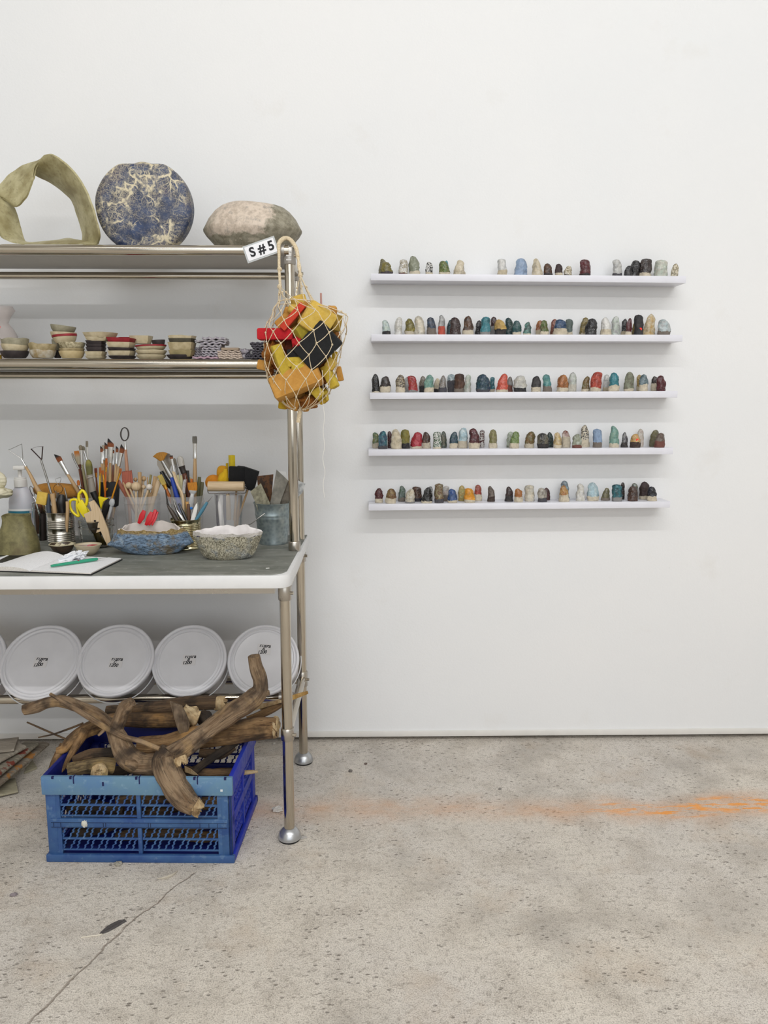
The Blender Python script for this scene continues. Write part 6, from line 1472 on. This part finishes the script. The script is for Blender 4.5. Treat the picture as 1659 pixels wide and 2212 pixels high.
# rim ring, chamfered
def ring(z0, z1, out, th, name, m4, bev=.003):
    for nm, (u0, u1, v0, v1), m in zip('fbrl', ((-out, CW+out, -out, th), (-out, CW+out, CD-th, CD+out), (CW-th, CW+out, th, CD-th), (-out, th, th, CD-th)), m4):
        b = M(); qbox(b, u0, u1, v0, v1, z0, z1); obj(name, b, m, crate, bev=bev)
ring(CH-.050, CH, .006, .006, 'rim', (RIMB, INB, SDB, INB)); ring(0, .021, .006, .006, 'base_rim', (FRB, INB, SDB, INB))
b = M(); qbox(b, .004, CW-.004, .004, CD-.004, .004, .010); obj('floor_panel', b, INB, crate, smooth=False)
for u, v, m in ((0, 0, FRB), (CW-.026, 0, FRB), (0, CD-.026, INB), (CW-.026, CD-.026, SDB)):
    b = M(); qbox(b, u, u+.026, v, v+.026 if v > .1 else v+.01, .019, CH-.048); obj('corner_post', b, m, crate, bev=.002)
b = M(); qbox(b, CW-.010, CW, 0, .03, .019, CH-.048); obj('corner_post', b, SDB, crate, bev=.002)
bands = ((.024, .094), (.118, CH-.050))
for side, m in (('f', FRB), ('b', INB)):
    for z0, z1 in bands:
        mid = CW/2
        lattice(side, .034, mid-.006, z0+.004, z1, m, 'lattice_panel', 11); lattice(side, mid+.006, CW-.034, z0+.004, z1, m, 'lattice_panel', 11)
        v0, v1 = (.0, .009) if side == 'f' else (CD-.009, CD)
        b = M(); qbox(b, mid-.0055, mid+.0055, v0, v1, z0-.003, z1); obj('divider_rib', b, m, crate, bev=.002)
        for a in (.024, CW-.036):
            b = M(); qbox(b, a, a+.012, v0+.001, v1-.001, z0-.003, z1); obj('panel_edge', b, m, crate, smooth=False)
    b = M(); v0, v1 = (-.002, .008) if side == 'f' else (CD-.008, CD+.002)
    qbox(b, .01, CW-.01, v0, v1, .094, .119); hb = obj('hinge_band', b, m, crate, bev=.0015)
    if side == 'f':
        DKB = mat(0x141d3c, .7)
        b = M()
        for z_, a0, a1 in ((.1085, .012, CW-.012), (.096, .012, CW-.012)): qbox(b, a0, a1, -.0026, -.0018, z_, z_+.0009)
        for a in (.018, .036, .146, .152, .262, .268, .395, .418, .440): qbox(b, a, a+.0012, -.0026, -.0018, .097, .109)
        obj('hinge_seam', b, DKB, hb, smooth=False)
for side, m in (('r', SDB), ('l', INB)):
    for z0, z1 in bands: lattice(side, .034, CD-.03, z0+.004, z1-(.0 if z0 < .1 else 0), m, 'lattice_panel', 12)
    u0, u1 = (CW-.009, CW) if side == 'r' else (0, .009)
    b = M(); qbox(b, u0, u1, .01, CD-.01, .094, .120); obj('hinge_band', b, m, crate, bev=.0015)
    for a in (.024, CD/2-.005, CD-.036):
        b = M(); qbox(b, u0, u1, a, a+.010, .02, CH-.05); obj('divider_rib', b, m, crate, bev=.0015)
NT_ = mat(0x111a50, .7)
for a in (.077, .245, .393):
    b = M(); qbox(b, a, a+.003, -.0066, .0066, CH-.018, CH+.0005); obj('rim_slot', b, NT_, crate, smooth=False)
for a in (.022, .068, .236, .384, .462):
    b = M(); qbox(b, a, a+.006, -.0066, -.001, CH-.006, CH+.0004); obj('rim_slot', b, NT_, crate, smooth=False)
b = M(); qbox(b, .151, .156, -.0066, -.005, CH-.024, CH-.013); obj('rim_slot', b, NT_, crate, smooth=False)
b = M(); c = cp(.098, -.003, .106); b.ell(c, (.0075, .0035, .0085), n=20, m=14, amp=.5, nsc=3); one('dried_plaster', b, mat(0xcfcdc2, .8), 'blob of dried white plaster stuck on the crate hinge band', 'blob', sharp=80)
b = M(); c = cp(.455, -.0064, CH-.034); b.box(c, (.006, .001, .006)); obj('white_mark', b, mat(0xd8dde0, .6), crate)

# ================= driftwood =================
W1 = woodmat(0x9c8468, 0x6a5138, 0x2c2018); W2 = woodmat(0xa5835a, 0x6b4c2c, 0x30200f); W3 = woodmat(0x6b543c, 0x4a3827, 0x20170f); W4 = woodmat(0x8a6b46, 0x5a4128, 0x261a10); PALE = woodmat(0xc6b08a, 0xae9168, 0x6b5030, 1, .4)
DKW = woodmat(0x4a3c2e, 0x35291f, 0x1c1510)
def br(b, pts, n=20, amp=.22, seed=0, sub=6, nsc=34):
    p = [P(x, y, Y) for x, y, r, Y in pts]; rr = [r*mpp(Y) for x, y, r, Y in pts]
    b.tube(p, rr, n, sub=sub, amp=amp, nsc=nsc, seed=seed)
    return p, rr
GW = 'driftwood heaped in the blue crate'
def branch(paths, m, lab, ends=(), seed=0, name='driftwood_branch', **k):
    b = M()
    for i, pts in enumerate(paths): br(b, pts, seed=seed+i*5, **k)
    o = one(name, b, m, lab, 'driftwood', GW, sharp=70)
    for (x, y, r, Y, dx, dy, ln, dyy) in ends: # splintered pale break: x,y,r,Y direction in px, length px
        b = M(); c = P(x, y, Y); q = P(x+dx, y+dy, Y+dyy); d = (q-c).normalized(); s_ = mpp(Y)
        a = d.orthogonal().normalized(); bb = d.cross(a); n = 16; vs = []
        rng = random.Random(int(x*7+y))
        for i, (f, l) in enumerate(((1.02, -.25), (.98, .0), (.85, .25), (.45, .3), (.02, .12))):
            for k2 in range(n):
                th = 2*math.pi*k2/n; j = rng.uniform(.1, 1) if i > 0 else 0
                vs.append(c+(a*math.cos(th)+bb*math.sin(th))*r*s_*f*(1+.1*rng.uniform(-1, 1))+d*ln*s_*(l+(j*.8 if 0 < i < 4 else 0)))
        b.add(vs, [(i*n+k2, i*n+(k2+1) % n, (i+1)*n+(k2+1) % n, (i+1)*n+k2) for i in range(4) for k2 in range(n)])
        obj('broken_end', b, PALE, o, sharp=25, label='pale splintered broken end')
    return o
main = branch([
    [(548, 1417, 13, -.52), (553, 1440, 15, -.52), (563, 1470, 16, -.53), (558, 1497, 19, -.54), (530, 1522, 21, -.56), (495, 1542, 22, -.58), (455, 1572, 21, -.60), (415, 1602, 21, -.63), (385, 1625, 24, -.655), (362, 1645, 30, -.67)],
    [(372, 1622, 25, -.665), (360, 1645, 33, -.675), (364, 1670, 32, -.70), (382, 1702, 30, -.72), (404, 1728, 26, -.73), (424, 1743, 20, -.735)],
    [(362, 1648, 28, -.67), (335, 1652, 24, -.665), (305, 1652, 25, -.66), (280, 1638, 25, -.65), (262, 1608, 21, -.63), (252, 1578, 18, -.61), (262, 1548, 17, -.60), (270, 1528, 16, -.60), (285, 1515, 12, -.60)],
    [(256, 1600, 18, -.62), (240, 1568, 15, -.60), (208, 1544, 13, -.58), (170, 1526, 13, -.56), (135, 1515, 14, -.55), (105, 1517, 13, -.55), (78, 1527, 13, -.55), (52, 1534, 12, -.55)],
    [(552, 1486, 14, -.53), (570, 1497, 8, -.535), (582, 1496, 5.5, -.535)],
    [(296, 1655, 12, -.67), (284, 1650, 10, -.685), (270, 1648, 6, -.69)]], W1, 'large forked driftwood branch spreading over the crate with end hanging in front',
    ends=[(422, 1741, 19, -.735, 20, 14, 20, 0), (389, 1640, 15, -.70, 6, 18, 16, -.01)], seed=3)
b = M(); o = main
p = P(250, 1500, -.6)
branch([[(300, 1612, 22, -.53), (360, 1608, 24, -.53), (430, 1592, 26, -.53), (500, 1582, 27, -.53), (560, 1575, 26, -.52), (598, 1571, 22, -.515)]], W2, 'thick cut log resting across the right rim of the crate', ends=[(594, 1571, 24, -.515, 30, -1, 10, 0)], seed=21, amp=.12)
branch([[(195, 1562, 12, -.48), (250, 1554, 15, -.47), (310, 1556, 17, -.46), (380, 1556, 17, -.46), (420, 1555, 14, -.46)]], W4, 'straight brown log lying at the back of crate', seed=31, amp=.12)
branch([[(230, 1535, 10, -.43), (290, 1533, 13, -.43), (350, 1527, 15, -.43), (410, 1520, 16, -.43), (468, 1519, 16, -.43)]], W3, 'dark log at the very back with pale torn end', ends=[(470, 1519, 15, -.43, 20, -3, 26, 0)], seed=41)
branch([[(250, 1555, 15, -.50), (215, 1567, 17, -.52), (180, 1582, 17, -.54), (155, 1600, 14, -.56), (138, 1618, 10, -.57), (122, 1622, 7, -.575)], [(185, 1578, 12, -.545), (168, 1605, 9, -.57), (152, 1632, 7, -.59), (140, 1655, 5, -.60), (130, 1668, 3.5, -.61)], [(138, 1608, 8, -.56), (120, 1640, 8, -.58), (110, 1665, 7, -.59), (103, 1690, 5, -.60)]],
       W2, 'split tan branch drooping over the left side of crate', seed=51)
branch([[(108, 1499, 3.5, -.60), (130, 1512, 4.5, -.605), (160, 1530, 5.5, -.61), (190, 1548, 6.5, -.62), (225, 1570, 6.5, -.63), (262, 1590, 6, -.64), (300, 1600, 6, -.655), (345, 1618, 5.5, -.675)], [(228, 1573, 5, -.63), (220, 1582, 4, -.635), (212, 1589, 3, -.64)]], W1, 'long thin stick crossing in front from upper left', seed=61, n=10, amp=.12)
branch([[(58, 1560, 1.8, -.52), (90, 1574, 2.2, -.52), (120, 1587, 2.2, -.53), (150, 1600, 2.4, -.54)]], W3, 'thin twig with pale tip poking out to the left, upper one', seed=71, n=8, amp=.1)
branch([[(83, 1593, 1.6, -.54), (115, 1586, 2, -.54), (150, 1574, 2.4, -.54), (180, 1562, 2.4, -.53)]], W3, 'thin twig rising to the right, crossing the pale tipped twig', seed=73, n=8, amp=.1)
branch([[(150, 1662, 14, -.63), (185, 1655, 17, -.63), (220, 1652, 19, -.63), (245, 1655, 17, -.62)]], woodmat(0xa08a62, 0x6c5840, 0x2c2218, 1.5, 1), 'short broken log chunk in the front left of crate', ends=[(214, 1667, 19, -.665, -4, 10, 8, -.03)], seed=81, amp=.4)
branch([[(160, 1640, 8, -.60), (210, 1628, 12, -.60), (255, 1625, 10, -.60)]], W3, 'dark reddish bark piece above the broken log chunk', seed=83, amp=.35)
b = M(); pts = [(366, 1516), (392, 1525), (402, 1545), (410, 1566), (404, 1588), (398, 1582), (390, 1592), (383, 1575), (375, 1548)]
b.ext([P(x, y, -.545) for x, y in pts], (0, .008, 0)); one('bark_shard', b, woodmat(0x94806a, 0x7a664e, 0x45362a), 'curved grey bark shard standing between the logs', 'driftwood', GW, bev=.0015)
branch([[(395, 1532, 14, -.50), (415, 1545, 16, -.50), (430, 1550, 12, -.50)]], PALE, 'knotty pale broken wood beside the bark shard', seed=91, amp=.9, nsc=80)
branch([[(430, 1540, 14, -.47), (445, 1560, 17, -.48), (440, 1585, 14, -.50)]], DKW, 'dark gnarled root behind the main branch', seed=93, amp=.7, nsc=70)
branch([[(612, 1516, 9, -.44), (590, 1530, 9, -.45), (565, 1543, 9, -.46), (535, 1556, 10, -.47)]], W4, 'brown stick slanting up behind the front steel leg', seed=95, amp=.12)
b = M(); sl = [P(x, y, -.46) for x, y in ((510, 1540), (560, 1522), (612, 1512), (609, 1518), (560, 1532), (505, 1552))]; b.ext(sl, (0, .007, 0)); one('wood_splinter', b, PALE, 'pale split wood splinter above the thick cut log', 'driftwood', GW, bev=.001)
b = M(); sl = [P(x, y, -.44) for x, y in ((560, 1526), (632, 1502), (664, 1493), (666, 1499), (634, 1512), (562, 1534))]; b.ext(sl, (0, .005, 0)); one('wood_splinter', b, woodmat(0xcaa468, 0xb8904e, 0x84602c), 'flat honey coloured wood strip poking past the front steel leg', 'driftwood', GW, bev=.001)
branch([[(395, 1690, 8, -.66), (440, 1650, 9, -.60), (500, 1610, 9, -.54), (520, 1595, 8, -.52)]], DKW, 'dark branch inside the crate slanting up to the right', seed=101, amp=.2)
branch([[(400, 1662, 9, -.60), (450, 1670, 10, -.60), (505, 1668, 9, -.58)]], W3, 'dark stick lying flat inside the crate at right', seed=103, amp=.2)
branch([[(430, 1625, 9, -.56), (475, 1628, 12, -.55), (505, 1612, 9, -.53)]], W3, 'crooked brown branch piece in the shade under the cut log', seed=105, amp=.35)
b = M(); sl = [P(x, y, -.66) for x, y in ((398, 1655), (412, 1662), (428, 1675), (415, 1673), (400, 1668))]; b.ext(sl, (0, .003, 0)); one('wood_splinter', b, PALE, 'small pale splinter right of the main branch fork', 'driftwood', GW)
b = M(); p0 = cp(CW-.03, CD*.62, .15); p1 = P(557, 1667, p0.y); b.tube([p0, p0.lerp(p1, .6), p1], [.005, .006, .003], 10, sub=3, amp=.3, nsc=200); one('wood_splinter', b, PALE, 'stub of wood poking out through the right crate side', 'driftwood', GW)
# pile inside the crate seen through the lattice
rng = random.Random(11)
plc = ['lower left', 'lower middle', 'lower right', 'centre left', 'centre', 'centre right', 'upper left', 'upper middle', 'upper right', 'back left', 'back middle', 'back right']
for i in range(12):
    cx = CW*(.18+.32*(i % 3)); vz = .03+.045*(i//3)
    a = rng.uniform(-.35, .35); L = .09
    v0 = CD*rng.uniform(.15, .3); v1 = CD*rng.uniform(.2, .5) if i < 9 else CD*.85
    if i >= 9: v0 = CD*.7; vz = .12
    b = M(); b.tube([cp(min(max(cx-L, .03), CW-.03), v0, vz), cp(cx, (v0+v1)/2, vz+.012*rng.uniform(-1, 1)), cp(min(cx+L, CW-.03), v1, vz+a*.05)], [.012, .016, .011], 12, sub=5, amp=.3, nsc=60, seed=i)
    one('driftwood_branch', b, (DKW, W3, W4)[i % 3], 'dark piece of wood inside the crate behind the lattice, %s' % plc[i], 'driftwood', GW, sharp=70)

# ================= newspapers, feather, crumbs =================
def news(c1, c2, c3, sc):
    g = G('newsprint'); n = g.noise(1, 3, .6, g.co('Object', (sc, 160, sc))); n2 = g.noise(22, 3)
    c = g.mix(g.ramp(n, .47, .53, 0, .4), c1, c2); c = g.mix(g.ramp(n2, .58, .62), c, c3); g.set(c, .85); return g.m
NP = [news(0x9c9284, 0x5c554c, 0x8a8174, 20), news(0xa2998a, 0x655e54, 0x948a7c, 14), news(0x98907f, 0x3e3a36, 0x7c3a2c, 30), news(0x8f8778, 0x5a3a24, 0xa8743c, 28), news(0x9a9282, 0x4c463e, 0x8c3a2a, 26), news(0xa39c84, 0x6a6453, 0x9a937c, 18)]
nl = ['folded newspaper lying flat at the back of the pile', 'folded newspaper on top of the pile, with rounded spine at left edge', 'long grey folded newspaper second in the pile', 'folded newspaper with red cover strip pointing to the crate', 'folded magazine with orange patch in the front of pile', 'folded yellowish newspaper at the floor in front of pile']
nd = [((-70, 1625), (36, 1612), .10, .090, .012), ((-40, 1665), (44, 1618), .05, .075, .016), ((-30, 1690), (68, 1612), .055, .055, .016), ((-20, 1705), (92, 1612), .05, .035, .014), ((-40, 1718), (48, 1655), .05, .020, .014), ((-60, 1722), (36, 1700), .10, .002, .010)]
for i, ((x0, y0), (x1, y1), w_, z_, t_) in enumerate(nd):
    a, e = PZ(x0, y0, z_), PZ(x1, y1, z_); d = (e-a).normalized(); sd = Vector((-d.y, d.x, 0))*(w_/2)
    b = M(); n = 10; prof = [(-1, 0), (-1, .3), (1, .0), (1, 1)]
    ring_ = []
    for k in range(16):
        th = 2*math.pi*k/16; ring_.append((math.copysign(abs(math.cos(th))**.6, math.cos(th)), math.copysign(abs(math.sin(th))**.8, math.sin(th))))
    vs = []
    for j in range(9):
        t = j/8; c = a.lerp(e, t)
        for k, (x, y) in enumerate(ring_):
            wob = .0015*noise.noise(Vector((t*4, k, i)))
            vs.append(c+sd*x+Vector((0, 0, t_*(.5+.5*y)+wob+.0015)))
    b.add(vs, [(j*16+k, j*16+(k+1) % 16, (j+1)*16+(k+1) % 16, (j+1)*16+k) for j in range(8) for k in range(16)]+[tuple(range(15, -1, -1)), tuple(8*16+k for k in range(16))])
    one('newspaper', b, NP[i], nl[i], 'newspaper', 'pile of old newspapers under the workbench', sharp=40)
for j, (x0, y0, x1, y1) in enumerate([(0, 1700, 22, 1672), (60, 1640, 82, 1622)]): pass
for i, (x, y, lab, s_) in enumerate([(62, 1668, 'folded corner of yellowish paper sheet right of the newspaper pile', 1)]):
    b = M(); q = [PZ(x_, y_, .001) for x_, y_ in ((52, 1672), (55, 1662), (70, 1645), (80, 1661))]; b.ext(q, (0, 0, .006)); one('paper_sheet', b, NP[5], lab, 'paper')
# feather
fq = [PZ(175, 2026, 0), PZ(195, 2023, 0), PZ(215, 2020, 0), PZ(240, 2005, 0), PZ(268, 1990, 0)]
ft = thing('feather', 'dark grey bird feather with pale quill lying on bare concrete', 'feather', fq[2])
b = M(); b.tube([q+Vector((0, 0, .0012)) for q in fq], [.0012, .0014, .0015, .001, .0004], 8, sub=4); obj('quill', b, mat(0xd8d0c0, .5), ft)
g = G('feather_barbs'); g.grain = False; n = g.noise(1, 3, .6, g.co('Object', (160, 900, 1), (0, 0, .5))); g.set(g.mix(g.ramp(n, .4, .6), 0x3c3838, 0x55504f), .7); g.bump(n, .4, .001)
b = M(); t0, t1 = fq[2], fq[4]; d = (t1-t0); nn = Vector((-d.y, d.x, 0)).normalized(); rows = []
for i in range(13):
    t = i/12; w1, w2 = .011*math.sin(min(t*1.25, 1)**.7*math.pi*.62+.1), .008*math.sin(min(t*1.25, 1)**.7*math.pi*.62+.1)
    if t > .82: w1 *= (1-t)/.18+.1; w2 *= .9
    c = fq[2].lerp(fq[3], t*2) if t < .5 else fq[3].lerp(fq[4], t*2-1)
    rows.append([c+nn*w1+d*.06+Vector((0, 0, .0015)), c+nn*w1*.5+d*.03+Vector((0, 0, .004)), c+Vector((0, 0, .002)), c-nn*w2*.5+d*.03+Vector((0, 0, .003)), c-nn*w2+d*.06+Vector((0, 0, .001))])
b.grid(rows, (0, 0, .0006)); obj('vane', b, g.m, ft)
cr_ = [(600, 1752, 11, .55, 0xc9c4bd, 'pale crumpled plaster crumb left of the front steel foot'), (255, 1868, 8, .5, 0x9d988c, 'grey grit lump by the lower front edge of crate'), (757, 1667, 4, .7, 0x77726c, 'small grey pebble on the floor right of the back foot'), (592, 1608, 3.5, .7, 0xcfc9c0, 'tiny pale chip near the wall behind the crate'), (30, 1934, 7, .35, 0x93898c, 'flat mauve grey pebble at the lower left'), (790, 1651, 3, .7, 0x6e5f58, 'brown speck of grit near the wall gap'), (1080, 1705, 3.2, .6, 0x85807a, 'small grey stone right of the rack near the orange smear')]
for x, y, r, f, c_, lab in cr_:
    c = PZ(x, y, 0); s_ = mpp(c.y)*1.1; b = M(); b.ell((c.x, c.y, r*s_*f*.7), (r*s_, r*s_*.8, r*s_*f), n=16, m=10, amp=.6, nsc=2.4, seed=x); one('floor_crumb', b, mat(c_, .9), lab, 'crumb', sharp=40)
c = PZ(652, 1811, 0); b = M(); b.ext([c+Vector((x, y, .0006)) for x, y in ((-.025, .004), (-.01, .010), (.012, .008), (.016, 0), (.004, -.006), (-.014, -.007))], (0, 0, .0022)); one('plastic_scrap', b, mat(0xcfcac4, .2, Alpha=.6), 'translucent plastic scrap beside the front steel foot', 'scrap', bev=.0006)
pl = [PZ(x, y, .003) for x, y in ((340, 1898), (355, 1896), (372, 1890), (384, 1880))]; b = M(); b.tube(pl, [.001, .0035, .004, .001], 10, sub=4, flat=.4); one('wood_shaving', b, mat(0xbdb5a6, .7), 'curled pale shaving on the floor below the crate', 'shaving')
